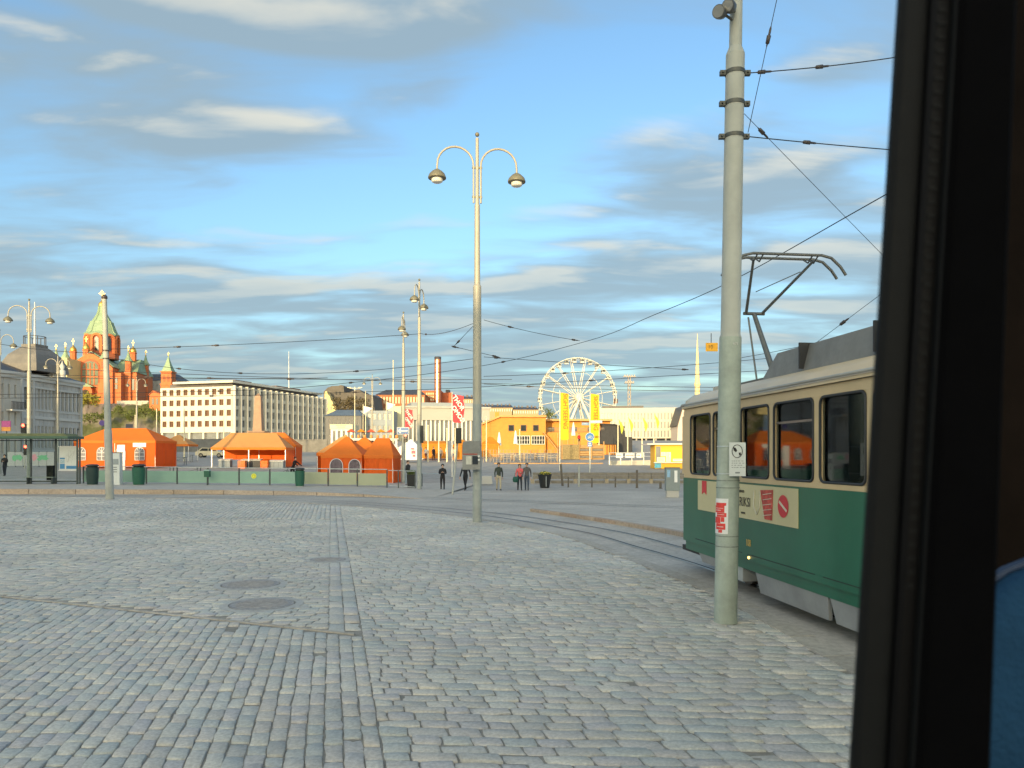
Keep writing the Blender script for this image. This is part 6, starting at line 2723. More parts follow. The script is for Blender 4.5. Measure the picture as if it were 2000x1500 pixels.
def sagline(a, b, sag, n=8):
    a, b = Vector(a), Vector(b)
    return [a.lerp(b, i/n)-Vector((0, 0, sag*4*(i/n)*(1-i/n))) for i in range(n+1)]


CW = 5.62
wire('contact wire curving above the near track and tram pantograph', [Vector((p.x, p.y, CW)) for p in CENTRE_A if 2 < p.y < 44.2], 0.010, (0.40, 0.52, 0.66))
cb = [Vector((p.x, p.y, CW)) for p in offset2d(TRACK_B, 0.5) if p.x > -68]
wire('contact wire above the far track past the walkers', cb, 0.010, (0.42, 0.5, 0.62, 0.75))
N = lambda z: Vector((NP.x+NLEAN*z, NP.y, z))
Yp = 10.15
wire('upper span wire running right from the thick pole', sagline(N(wz(143, Yp))+Vector((0.14, 0, 0)), W(1800, 104, 10.6), 0.03), 0.009, (0.10, 0.42))
wire('lower span wire running right from the thick pole', sagline(N(wz(266, Yp))+Vector((0.14, 0, 0)), W(1800, 297, 10.8), 0.01), 0.009, (0.35,))
wire('thin wire falling from thick pole to the right', sagline(N(wz(222, Yp))+Vector((0.13, 0, 0)), W(1760, 535, 12.5), 0.0), 0.005, (0.10,))
wire('steep feeder wire climbing from thick pole clamp', sagline(N(wz(262, Yp))+Vector((0.17, -0.05, 0)), W(1530, -60, 9.6), 0.0), 0.006, (0.60,))
ml = Vector((wx(937, 25.4), 25.4, 0))
wire('short span wire from middle lamp down to the near contact wire', sagline((ml.x+0.14, 25.4, wz(625, 25.4)), (2.05, 23.2, CW+0.05), 0.05), 0.008, (0.3, 0.95))
wire('thin stay from middle lamp to the wire on its left', sagline((ml.x-0.14, 25.4, wz(632, 25.4)), W(886, 677, 26.5), 0), 0.006, (0.8,))
wire('link wire crossing behind the middle lamp', sagline(W(886, 677, 26.5), W(972, 697, 26.2), 0), 0.006, (0.04, 0.95))
wire('span wire from middle lamp left to end on lamp', sagline((ml.x-0.14, 25.4, wz(630, 25.4)), Vector((wx(819, 48.2), 48.2, wz(651, 48.2))), 0.2), 0.008, (0.8,))
wire('long span wire from end on lamp left to slim pole', sagline(Vector((wx(819, 48.2), 48.2, wz(652, 48.2))), Vector((wx(208, 38.8), 38.8, wz(682, 38.8))), 0.10, 10), 0.008, (0.7, 0.81))
wire('lower long span wire crossing before the white office block', sagline(W(930, 700, 27), Vector((wx(208, 38.8), 38.8, wz(697, 38.8))), 0.7, 10), 0.008, (0.25, 0.55, 0.74))
wire('span wire from slim pole out to the left edge', sagline(Vector((wx(208, 38.8), 38.8, wz(690, 38.8))), W(-60, 660, 44), 0.2), 0.008, (0.1,))
wire('far span wire low across the office roof', sagline(W(-40, 728, 62), W(1000, 741, 58), 0.2, 10), 0.009, (0.33, 0.45, 0.6))
wire('far span wire just above the tall chimney base', sagline(W(160, 722, 60), W(1420, 757, 52), 0.2, 10), 0.009, (0.55,))
wire('span wire across the ferris wheel rim', sagline(W(945, 697, 27.5), W(1345, 722, 30), 0.02, 8), 0.007, (0.06, 0.98))
wire('cross wire right of the ferris wheel', sagline(W(945, 735, 40), W(1500, 700, 30), 0.1, 8), 0.007, (0.35,))
wire('lower wire passing behind the ferris wheel hub', sagline(W(945, 750, 45), W(1420, 764, 42), 0.1, 8), 0.007, (0.2,))
wire('second feeder wire above the tram roof front', sagline(W(1460, 770, 14.5), W(1760, 545, 10.5), 0.0, 6), 0.005, (0.7,))
wire('wire running level behind the tram pantograph', sagline(W(1440, 700, 20), W(1780, 625, 16), 0.05, 6), 0.006, (0.45,))
wire('thin high wire ending on the far left', sagline(W(-50, 735, 75), W(640, 738, 70), 0.15, 8), 0.009, (0.4,))


def hanging_sign():
    Y = 20
    p = W(1389, 678, Y)
    t = thing('route_plate', 'small orange plate hanging from the wire left of thick pole', 'sign', tuple(p))
    m = M()
    m.box(-0.14, 0.17, -0.012, 0.012, -0.11, 0.11)
    m.build('plate', mat('plate_orange', (0.90, 0.42, 0.02), 0.5), t)
    text('lettering', '10', 0.14, t, (-0.02, -0.014, 0), (R(90), 0, 0), mat('plate_print', (0.25, 0.12, 0.02), 0.6), 0.002)
    m = M()
    m.tube([(0, 0, 0.11), (0, 0, 0.36)], 0.01, 5)
    m.build('hanger', WIRE, t)


hanging_sign()

# ------------------------------------------------------------------ platform furniture
PANEL_G = mat('green_tinted_panel', (0.26, 0.40, 0.33), 0.25, var=0.08, scale=0.7)
PANEL_B = mat('beige_tinted_panel', (0.36, 0.38, 0.27), 0.3, var=0.08, scale=0.7)
FSTEEL = mat('dark_post_steel', (0.07, 0.085, 0.085), 0.45, 0.4)
RAILS = mat('pale_hand_rail', (0.52, 0.54, 0.53), 0.35, 0.5)


def barrier():
    posts = [163, 224, 286, 346, 406, 467, 527, 584, 641, 698, 756]
    ya, yb = 52.3, 49.7
    def at(px):
        k = (px-163)/(756-163)
        Y = ya+(yb-ya)*k
        return Vector((wx(px, Y), Y, plat_z(wx(px, Y))))
    t = thing('glass_barrier', 'long green panelled barrier along the back of the platform', 'barrier', tuple(at(163)))
    for p in posts:
        c = at(p)
        m = M()
        m.box(c.x-0.035, c.x+0.035, c.y-0.04, c.y+0.04, c.z, c.z+1.18)
        m.build('post', FSTEEL, t, world=True)
    for i, (p, q) in enumerate(zip(posts, posts[1:])):
        a, b = at(p), at(q)
        m = M()
        z = (a.z+b.z)/2
        d = (b-a).normalized()
        n = Vector((d.y, -d.x, 0))*0.01
        a2, b2 = a+d*0.06, b-d*0.06
        m.prism([(a2.x-n.x, a2.y-n.y, z+0.14), (b2.x-n.x, b2.y-n.y, z+0.14), (b2.x+n.x, b2.y+n.y, z+0.14), (a2.x+n.x, a2.y+n.y, z+0.14)], (0, 0, 0.78))
        m.build('panel', PANEL_G if i < 7 else PANEL_B, t, world=True)
        for f in (0.3, 0.7):
            c = a.lerp(b, f)
    m = M()
    a, b = at(163), at(756)
    m.tube([(a.x, a.y, a.z+1.2), (b.x, b.y, b.z+1.2)], 0.03, 6)
    m.build('hand_rail', RAILS, t, world=True)
    # yellow round sticker on one panel
    c = at(496)
    s = thing('round_sticker', 'round yellow sticker on a green barrier panel', 'sticker', (c.x, c.y-0.03, c.z+0.62))
    m = M()
    m.disc((0, -0.008, 0), 0.17, (0, 1, 0), 0.008, 20)
    m.build('disc', mat('sticker_yellow', (0.75, 0.72, 0.06), 0.5), s)
    m = M()
    m.tube([(0.09*math.cos(2*math.pi*i/18), -0.012, 0.09*math.sin(2*math.pi*i/18)) for i in range(19)], 0.012, 4, caps=False)
    m.build('ring_print', mat('sticker_olive', (0.35, 0.36, 0.08), 0.6), s)
    # continuation: open rail to the lamp post
    t2 = thing('hand_railing', 'short open railing between the barrier and the lamp post', 'railing', tuple(at(770)))
    m = M()
    m.tube([(b.x+0.1, b.y, b.z+1.14), (wx(812, 49), 49, 1.2)], 0.028, 6)
    m.tube([(b.x+0.1, b.y, b.z+0.15), (wx(812, 49), 49, 0.2)], 0.022, 6)
    m.build('rail', RAILS, t2, world=True)
    for p, Y in ((778, 49.4), (811, 49.0)):
        m = M()
        m.box(wx(p, Y)-0.03, wx(p, Y)+0.03, Y-0.03, Y+0.03, 0.12, 1.25)
        m.build('post', FSTEEL, t2, world=True)
    t3 = thing('hand_railing', 'thin low railing right of the end on lamp post', 'railing', (wx(825, 52), 52, 0.1))
    m = M()
    m.tube([(wx(824, 52), 52, 1.0), (wx(862, 53), 53, 0.95)], 0.028, 6)
    m.build('rail', RAILS, t3, world=True)
    for p, Y in ((824.5, 52), (861.5, 53)):
        m = M()
        m.box(wx(p, Y)-0.025, wx(p, Y)+0.025, Y-0.025, Y+0.025, 0.1, 1.0)
        m.build('post', FSTEEL, t3, world=True)


barrier()


def bin_(label, px, Y, h, r, col, dx=0.0):
    x = wx(px, Y)
    t = thing('litter_bin', label, 'litter bin', (x, Y, plat_z(x)), group='round litter bins on the platform')
    m = M()
    m.lathe([(r*0.72, 0), (r*0.72, 0.06)], n=20)
    m.build('foot', mat('bin_foot', (0.45, 0.46, 0.45), 0.6), t)
    m = M()
    m.lathe([(r*0.84, 0.061), (r*0.95, h*0.35), (r, h*0.80), (r*1.0, h*0.84)], n=24)
    m.build('body', col, t)
    m = M()
    m.lathe([(r*0.80, h*0.841), (r*0.80, h*0.90)], n=20)
    m.build('opening', mat('bin_dark', (0.012, 0.012, 0.012), 0.8), t)
    m = M()
    m.lathe([(r*1.02, h*0.901), (r*1.02, h*0.95), (r*0.75, h*0.99), (0.01, h)], n=24)
    m.build('lid', mat('bin_lid', (0.03, 0.035, 0.035), 0.5), t)
    return t


BDG = mat('bin_dark_green', (0.02, 0.045, 0.042), 0.4, var=0.15)
BGR = mat('bin_green', (0.02, 0.10, 0.065), 0.4, var=0.15)
bin_('dark green black litter bin nearest to the bus shelter', 180.5, 50.0, 1.38, 0.38, BDG)
bin_('brighter green litter bin beside the white ticket pillar', 271, 50.0, 1.40, 0.40, BGR)
bin_('dark green litter bin in front of the cyclist', 585.5, 49.0, 1.22, 0.31, BGR)


def small_bin():
    Y = 50.6
    x = wx(405, Y)
    t = thing('post_bin', 'small green bin box on a thin post before barrier', 'litter bin', (x, Y, plat_z(x)))
    m = M()
    m.box(-0.03, 0.03, -0.03, 0.03, 0, 0.55)
    m.build('post', FSTEEL, t)
    m = M()
    m.box(-0.17, 0.17, -0.15, 0.15, 0.55, 0.95)
    m.build('body', BGR, t)
    m = M()
    m.prism([(-0.19, -0.17, 0.952), (0.19, -0.17, 0.952), (0.15, -0.17, 1.03), (-0.15, -0.17, 1.03)], (0, 0.34, 0))
    m.build('lid', mat('bin_lid_pale', (0.30, 0.42, 0.38), 0.5), t)


small_bin()


def pillars():
    Y = 50.4
    x = wx(228.5, Y)
    t = thing('ticket_pillar', 'slim white ticket machine pillar beside the green bin', 'ticket machine', (x, Y, plat_z(x)))
    m = M()
    m.box(-0.27, 0.27, -0.2, 0.2, 0, 2.1)
    m.build('case', mat('ticket_case', (0.62, 0.64, 0.63), 0.4, var=0.05), t)
    m = M()
    m.box(-0.20, 0.20, -0.215, -0.202, 1.35, 1.72)
    m.build('screen', mat('ticket_screen', (0.30, 0.33, 0.34), 0.2), t)
    m = M()
    m.box(-0.28, 0.28, -0.21, 0.21, 2.101, 2.16)
    m.build('top', FSTEEL, t)
    m = M()
    for z in (1.15, 1.0, 0.85):
        m.box(-0.14, 0.1, -0.213, -0.202, z, z+0.05)
    m.build('lettering', mat('ticket_print', (0.15, 0.16, 0.16), 0.6), t)
    Y = 72
    x = wx(236.5, Y)
    t = thing('banner_stand', 'tall white banner stand in front of the long tent', 'banner', (x, Y, g(Y)))
    m = M()
    m.box(-0.36, 0.36, -0.03, 0.03, 0.25, 2.35)
    m.build('cloth', WCAN, t)
    m = M()
    m.box(-0.4, 0.4, -0.12, 0.12, 0, 0.249)
    m.build('base', ALU, t)
    c = Vector((wx(273.5, 74.8), 74.78, wz(869, 74.8)))
    t = thing('tent_sign', 'small white sign hung on the long tent front', 'sign', tuple(c))
    m = M()
    m.box(-0.64, 0.64, -0.1, -0.06, -0.2, 0.2)
    m.build('plate', WCAN, t)
    m = M()
    for k in range(7):
        m.box(-0.5+k*0.14, -0.42+k*0.14, -0.108, -0.102, -0.02, 0.05)
    m.build('lettering', mat('pale_print', (0.6, 0.55, 0.52), 0.8), t)


pillars()


# ---- bus shelter
def shelter():
    Y = 51.0
    z0 = 0.28
    t = thing('tram_shelter', 'glass tram stop shelter with flat dark green roof', 'shelter', (wx(60, Y), Y, z0))
    GRN = mat('shelter_green', (0.06, 0.12, 0.085), 0.5, var=0.15)
    TOPM = mat('shelter_roof_top', (0.14, 0.15, 0.07), 0.9, var=0.3, scale=3)
    zr0, zr1 = wz(857, Y), wz(847, Y)
    a, b = wx(-50, Y), wx(148, Y)
    m = M()
    m.box(a, b, Y-0.9, Y+1.0, zr0, zr0+0.16)
    m.build('roof', GRN, t, world=True)
    m = M()
    m.prism([(a+0.1, Y-0.9+0.05, zr0+0.162), (b-0.1, Y-0.85, zr0+0.162), (b-0.5, Y-0.6, zr1), (a+0.5, Y-0.6, zr1)], (0, 1.5, 0))
    m.build('roof_cover', TOPM, t, world=True)
    for px, dy in ((-20, 0.6), (49.5, 0.6), (99, 0.6), (146, 0.6), (2, -0.7), (151, 0.0)):
        m = M()
        x = wx(px, Y)
        m.box(x-0.045, x+0.045, Y+dy-0.045, Y+dy+0.045, z0, zr0-0.003)
        m.build('post', FSTEEL, t, world=True)
    gl = bpy.data.materials.new('shelter_glass')
    gl.use_nodes = True
    nt = gl.node_tree
    for n in list(nt.nodes):
        if n.type != 'OUTPUT_MATERIAL':
            nt.nodes.remove(n)
    tr = nt.nodes.new('ShaderNodeBsdfTransparent')
    tr.inputs[0].default_value = (0.91, 0.945, 0.93, 1)
    nt.links.new(tr.outputs[0], nt.nodes['Material Output'].inputs[0])
    panes = [-20, 49.5, 99, 146]
    for p, q in zip(panes, panes[1:]):
        m = M()
        m.box(wx(p, Y)+0.05, wx(q, Y)-0.05, Y+0.59, Y+0.61, z0+0.25, zr0-0.15)
        m.build('pane', gl, t, world=True)
    m = M()
    m.box(a, b-0.2, Y+0.56, Y+0.64, z0+0.15, z0+0.24)
    m.box(a, b-0.2, Y+0.56, Y+0.64, zr0-0.14, zr0-0.08)
    m.build('frame_rail', FSTEEL, t, world=True)
    # bench inside
    bt = thing('bench', 'narrow slatted bench inside the tram shelter', 'bench', (wx(73, Y), Y, z0))
    for k in range(3):
        m = M()
        m.box(wx(44, Y), wx(102, Y), Y+0.10+k*0.13, Y+0.21+k*0.13, z0+0.46, z0+0.50)
        m.build('slat', mat('bench_slat', (0.20, 0.24, 0.20), 0.7), bt, world=True)
    for p in (50, 99):
        m = M()
        m.box(wx(p, Y)-0.03, wx(p, Y)+0.03, Y+0.12, Y+0.44, z0, z0+0.459)
        m.build('leg', FSTEEL, bt, world=True)
    # map board
    mb = thing('map_board', 'route map board with blue boxes in the tram shelter', 'map', (wx(124, Y), Y+0.5, wz(920, Y)))
    za, zb = wz(918, Y), wz(873, Y)
    m = M()
    m.box(wx(107, Y), wx(142.5, Y), Y+0.50, Y+0.54, za, zb)
    m.build('board', mat('map_paper', (0.62, 0.63, 0.60), 0.5, var=0.06, scale=4), mb, world=True)
    BL = mat('map_blue', (0.06, 0.22, 0.42), 0.5)
    m = M()
    for p0, p1, y0, y1 in ((108.5, 118, 894, 897), (108.5, 118, 906, 916), (121, 141, 910, 916)):
        m.box(wx(p0, Y), wx(p1, Y), Y+0.485, Y+0.498, wz(y1, Y), wz(y0, Y))
    m.build('blue_box', BL, mb, world=True)
    m = M()
    m.box(wx(109, Y), wx(117.5, Y), Y+0.487, Y+0.498, wz(905, Y), wz(898, Y))
    m.build('inset_map', mat('map_inset', (0.35, 0.45, 0.5), 0.6, var=0.4, scale=12), mb, world=True)
    r2 = random.Random(9)
    m = M()
    for k in range(7):
        pts = [(wx(r2.uniform(120, 141), Y), Y+0.492, wz(r2.uniform(877, 907), Y)) for _ in range(3)]
        m.tube(pts, 0.006, 4)
    m.build('route_line', mat('map_line', (0.40, 0.42, 0.40), 0.6), mb, world=True)
    m = M()
    m.box(wx(107, Y)-0.05, wx(142.5, Y)+0.05, Y+0.49, Y+0.55, zb+0.002, zb+0.07)
    m.box(wx(107, Y)-0.05, wx(142.5, Y)+0.05, Y+0.49, Y+0.55, za-0.07, za-0.002)
    m.build('frame', ALU, mb, world=True)
    # bin behind bench
    kb = thing('litter_bin', 'black square bin at the end of shelter bench', 'litter bin', (wx(101, Y+1.4), Y+1.4, 0.28))
    m = M()
    m.box(-0.24, 0.24, -0.2, 0.2, 0.25, 1.25)
    m.build('body', mat('bin_dark', (0.012, 0.012, 0.012)), kb)
    m = M()
    m.box(-0.04, 0.04, -0.04, 0.04, 0, 0.249)
    m.build('post', FSTEEL, kb)


shelter()


def graffiti_wall():
    Y = 78
    a, b = wx(14, Y), wx(106, Y)
    t = thing('painted_fence', 'site fence painted with green and pink graffiti behind shelter', 'fence', (a, Y, g(Y)))
    base = mat('fence_board', (0.40, 0.41, 0.42), 0.8, var=0.1)
    n = 6
    for k in range(n):
        m = M()
        w = (b-a)/n
        m.box(a+w*k+0.02, a+w*(k+1)-0.02, Y, Y+0.05, g(Y)+0.1, wz(883, Y))
        m.build('board', base, t, world=True)
    r2 = random.Random(12)
    gr, pk = mat('graffiti_green', (0.16, 0.42, 0.25), 0.7), mat('graffiti_pink', (0.60, 0.28, 0.34), 0.7)
    for p0, p1, c in ((20, 38, gr), (30, 46, gr), (60, 74, pk), (70, 98, gr), (62, 70, pk)):
        m = M()
        cx = (p0+p1)/2
        pts = [(wx(cx+(p1-p0)/2*math.cos(2*math.pi*i/14)*r2.uniform(0.5, 1.0), Y), Y-0.012, wz(894+8*math.sin(2*math.pi*i/14)*r2.uniform(0.4, 1.0), Y)) for i in range(14)]
        Yo = r2.uniform(0, 0.006)
        m.prism([(p[0], p[1]-Yo, p[2]) for p in pts], (0, 0.006, 0))
        m.build('graffiti', c, t, world=True)
    for k in range(n+1):
        m = M()
        x = a+(b-a)/n*k
        m.box(x-0.04, x+0.04, Y+0.052, Y+0.12, g(Y), wz(882, Y))
        m.build('post', FSTEEL, t, world=True)


graffiti_wall()

REDLIT = mat('red_signal_lit', (0.8, 0.03, 0.02), 0.4, emit=(1.0, 0.06, 0.03), estr=5.0)
SIG = mat('signal_housing', (0.025, 0.028, 0.028), 0.5)


def signal(label, px, pyc, Y, base_z, lit=True, back=False, lean=0.0, ybase=None, post=True, hpx=26, wpx=9):
    s = Y/1500
    z = wz(pyc, Y)
    x = wx(px, Y)
    t = thing('traffic_light', label, 'traffic light', (x-lean, Y, base_z))
    h, w = hpx*s, wpx*s
    m = M()
    m.box(lean-w/2, lean+w/2, -0.14, 0.06, z-base_z-h/2, z-base_z+h/2)
    hs = m.build('housing', SIG, t)
    for k in (-1, 0, 1):
        zc = z-base_z+k*h/3
        if back:
            m = M()
            m.box(lean-w/2+0.02, lean+w/2-0.02, -0.17, -0.142, zc-h*0.13, zc+h*0.13)
            m.build('lamp_case', SIG, hs)
            continue
        m = M()
        m.tube([(lean, -0.165, zc), (lean, -0.142, zc)], w*0.36, 12)
        m.build('lens', REDLIT if (k == 1 and lit) else mat('dead_lens', (0.03, 0.03, 0.03), 0.3), hs)
        m = M()
        m.tube([(lean+w*0.42*math.cos(math.pi*i/8), -0.22, zc+w*0.42*math.sin(math.pi*i/8)) for i in range(9)], 0.015, 4)
        m.build('visor', SIG, hs)
    if post:
        m = M()
        m.tube([(0, 0.1, 0), (lean, 0.1, z-base_z+h/2)], 0.055, 10)
        m.build('post', CONCP, t)
    return t


signal('traffic light turned away on a leaning grey post', 896, 851, 43.4, 0.0, False, True, lean=0.36, hpx=30, wpx=11)
signal('traffic light glowing red below the blue arrow sign', 792.5, 856, 56.8, wz(862, 56.8), True, False, post=False, hpx=16, wpx=7)
signal('dark traffic light on the lamp post left of walkers', 824, 848, 48.1, wz(866, 48.1), False, True, post=False, hpx=34, wpx=5.5)
signal('traffic light glowing red seen through the shelter', 52, 879, 58, g(58)+0.2, True, False, hpx=20, wpx=7.5)
signal('traffic light glowing red above the shelter roof', 47, 837, 74, g(74), True, False, hpx=18, wpx=9)


def arrow_sign():
    Y = 56.6
    c = W(787, 841.5, Y)
    t = thing('arrow_sign', 'blue one way sign with white arrow pointing left', 'sign', tuple(c))
    m = M()
    m.box(-0.44, 0.46, -0.02, 0.02, -0.26, 0.26)
    m.build('border', WHITEP, t)
    m = M()
    m.box(-0.41, 0.43, -0.028, -0.021, -0.23, 0.23)
    m.build('plate', mat('sign_blue', (0.02, 0.11, 0.32), 0.4), t)
    m = M()
    m.box(-0.22, 0.34, -0.034, -0.0285, -0.035, 0.035)
    for sg in (-1, 1):
        m.bar((-0.33, -0.031, 0), (-0.16, -0.031, sg*0.16), 0.006, 0.07)
    m.build('arrow', WHITEP, t)


arrow_sign()


def feather_flag(label, px, y0, y1, w, Y, col, words, tcol, tsize, pole_base, yoff=0, lean=0.0, diag=False, group='printed flags'):
    s = Y/1500
    x = wx(px, Y)
    zb = g(Y) if pole_base is None else pole_base
    z1, z0 = wz(y0, Y), wz(y1, Y)
    t = thing('banner_flag', label, 'flag', (x, Y, zb), group=group)
    m = M()
    m.tube([(0, 0, 0), (0, 0, z1-zb+0.25)], [0.05, 0.03], 8)
    m.build('pole', mat('flag_pole', (0.75, 0.72, 0.62), 0.4), t)
    m = M()
    n = 14
    vs = []
    for i in range(n+1):
        u = i/n
        zz = (z1-zb)*(1-u)+(z0-zb)*u
        for j in range(7):
            v_ = j/6
            xx = 0.06+v_*w*(1-0.05*math.sin(u*9))
            yy = 0.035*math.sin(v_*3+u*5)*v_
            dz = -0.16*w*v_*v_ if i == 0 else (0.05*v_ if i < n else -0.08*math.sin(v_*3))
            vs.append((xx, yy, zz+dz))
    m.add(vs, [(i*7+j, i*7+j+1, (i+1)*7+j+1, (i+1)*7+j) for i in range(n) for j in range(6)], 0, True)
    fl = m.build('cloth', col, t)
    if diag:
        for k, wd in enumerate(words):
            text('lettering', wd, tsize, fl, (0.06+w*(0.50-0.02*k), -0.10, (z1-zb)*(0.70-0.42*k)+(z0-zb)*(0.30+0.42*k)), (R(90), R(56), 0), tcol, 0.004, bold=tsize*0.03)
    else:
        text('lettering', words[0], tsize, fl, (0.06+w*0.55, -0.11, (z1+z0)/2-zb+0.1*(z1-z0)), (R(90), R(90), 0), tcol, 0.004, sx=0.95, bold=tsize*0.006)
    return t


YEL = mat('flag_yellow', (0.80, 0.48, 0.012), 0.7, var=0.06)
FRED = mat('flag_red', (0.78, 0.045, 0.06), 0.7, var=0.06)
BRN = mat('flag_orange_print', (0.55, 0.16, 0.02), 0.7)
feather_flag('yellow sightseeing flag left of the bicycle sign', 1093.5, 767, 858, 0.78, 71, YEL, ['SIGHTSEEING'], BRN, 0.58, None)
feather_flag('yellow sightseeing flag behind the bicycle sign', 1152.5, 769, 864, 0.82, 73.5, YEL, ['SIGHTSEEING'], BRN, 0.58, None)
feather_flag('larger red flag with white diagonal words above leaning post', 883, 771, 824, 0.92, 63, FRED, ['THOR', 'OMOSI'], WHITEP, 0.50, None, diag=True)
feather_flag('smaller red flag with white words behind the arrow sign', 790.5, 799, 835, 0.74, 76, FRED, ['THOR', 'OMOS'], WHITEP, 0.40, None, diag=True)


def bike_sign():
    Y = 66
    x = wx(1152, Y)
    t = thing('bicycle_sign', 'round blue bicycle path sign on a thin pale post', 'sign', (x, Y, g(Y)))
    z = wz(853.5, Y)-g(Y)
    r = 0.38
    m = M()
    m.tube([(0, 0.06, 0), (0, 0.06, z+1.6)], 0.035, 8)
    m.build('post', mat('pale_post', (0.70, 0.68, 0.58), 0.4), t)
    m = M()
    m.disc((0, 0.0, z), r, (0, 1, 0), 0.02, 28)
    m.build('border', WHITEP, t)
    SB = mat('sign_sky_blue', (0.02, 0.16, 0.45), 0.4)
    m = M()
    m.disc((0, -0.008, z), r*0.93, (0, 1, 0), 0.007, 28)
    m.build('plate', SB, t)
    m = M()
    for sx in (-1, 1):
        m.tube([(sx*0.15+0.095*math.cos(2*math.pi*i/16), -0.014, z-0.06+0.095*math.sin(2*math.pi*i/16)) for i in range(17)], 0.012, 4, caps=False)
    for p, q in (((-0.15, -0.06), (-0.05, 0.1)), ((-0.05, 0.1), (0.10, 0.1)), ((0.10, 0.1), (-0.0, -0.06)), ((0, -0.06), (-0.15, -0.06)), ((0, -0.06), (-0.06, 0.14)), ((0.15, -0.06), (0.08, 0.16)), ((0.08, 0.16), (0.14, 0.17)), ((-0.10, 0.14), (-0.02, 0.14))):
        m.tube([(p[0], -0.014, z+p[1]), (q[0], -0.014, z+q[1])], 0.012, 4)
    m.build('bicycle_symbol', WHITEP, t)
    m = M()
    m.box(-0.2, 0.2, -0.005, 0.02, z-r-0.45, z-r-0.05)
    m.build('lower_plate', SB, t)
    m = M()
    m.box(-0.13, 0.13, -0.012, -0.006, z-r-0.40, z-r-0.29)
    m.box(-0.10, 0.10, -0.012, -0.006, z-r-0.22, z-r-0.12)
    m.build('lower_print', WHITEP, t)
    st = thing('street_name_sign', 'pair of pale blue street name blades above bicycle sign', 'sign', (x, Y, wz(830, Y)))
    for x0, x1, y, rz in ((-0.72, -0.02, 0.10, R(20)), (0.05, 1.08, 0.28, R(-14))):
        m = M()
        m.obox(((x0+x1)/2, 0.06, y), (x1-x0, 0.03, 0.24), rz)
        bl = m.build('blade', mat('street_sign_blue', (0.22, 0.34, 0.50), 0.4), st)
        m = M()
        q = x0+0.12
        while q < x1-0.15:
            m.obox((q, 0.035+(q-(x0+x1)/2)*math.tan(rz), y), (0.07, 0.012, 0.07), rz)
            q += 0.12
        m.build('lettering', mat('street_sign_print', (0.62, 0.68, 0.74), 0.5), bl)


bike_sign()


def planter():
    Y = 51.5
    x = wx(1064, Y)
    t = thing('planter', 'black tapered planter with yellow flowers near the walkers', 'planter', (x, Y, 0.03))
    h = 0.92
    m = M()
    m.lathe([(0.30, 0), (0.46, h), (0.41, h), (0.40, h-0.1)], n=10, smooth=False)
    m.build('tub', mat('planter_black', (0.02, 0.022, 0.024), 0.5), t)
    m = M()
    m.lathe([(0.455, h-0.12), (0.475, h-0.005)], n=10, smooth=False)
    m.build('rim', mat('planter_black', (0.02, 0.022, 0.024)), t)
    m = M()
    m.box(0.05, 0.10, -0.42, -0.36, 0.1, 0.8)
    m.build('stripe', mat('planter_strap', (0.28, 0.30, 0.31), 0.5), t)
    r2 = random.Random(5)
    m = M()
    for k in range(260):
        a, q = r2.uniform(0, 6.28), 0.40*math.sqrt(r2.random())
        p = Vector((q*math.cos(a), q*math.sin(a), h-0.05+r2.uniform(0, 0.28)*(1-q)))
        u = Vector((r2.gauss(0, 1), r2.gauss(0, 1), r2.gauss(0, 1))).normalized()
        v_ = u.orthogonal().normalized()*0.03
        u = u*0.055
        m.add([p-u, p+v_, p+u, p-v_], [(0, 1, 2, 3)], 1 if r2.random() < 0.35 else 0)
    m.build('flowers', [mat('planter_leaf', (0.10, 0.13, 0.03), 0.8), mat('planter_yellow', (0.65, 0.50, 0.04), 0.7)], t)
    Y = 50.5
    x = wx(793, Y)
    t = thing('planter', 'dark planter box with green tufts beside the end on lamps', 'planter', (wx(803, Y), Y, 0.12))
    m = M()
    m.lathe([(0.30, 0), (0.38, 0.85), (0.33, 0.85), (0.33, 0.78)], n=4, smooth=False, rot=math.pi/4)
    m.build('tub', mat('planter_black', (0.02, 0.022, 0.024)), t)
    m = M()
    for k in range(160):
        p = Vector((r2.uniform(-0.25, 0.25), r2.uniform(-0.25, 0.25), 0.8+r2.uniform(0, 0.3)))
        u = Vector((r2.gauss(0, 0.5), r2.gauss(0, 0.5), 1)).normalized()
        v_ = u.orthogonal().normalized()*0.025
        u = u*0.08
        m.add([p-u, p+v_, p+u, p-v_], [(0, 1, 2, 3)])
    m.build('foliage', mat('planter_leaf', (0.10, 0.13, 0.03)), t)


planter()


# ---- quay: timber barrier, bollards, blocks, kiosk, cabinet
TIMB = mat('weathered_timber', (0.21, 0.185, 0.155), 0.9, var=0.25, scale=3, dirt=0.3)
TIMP = mat('pale_timber_post', (0.34, 0.28, 0.20), 0.9, var=0.2, scale=3)


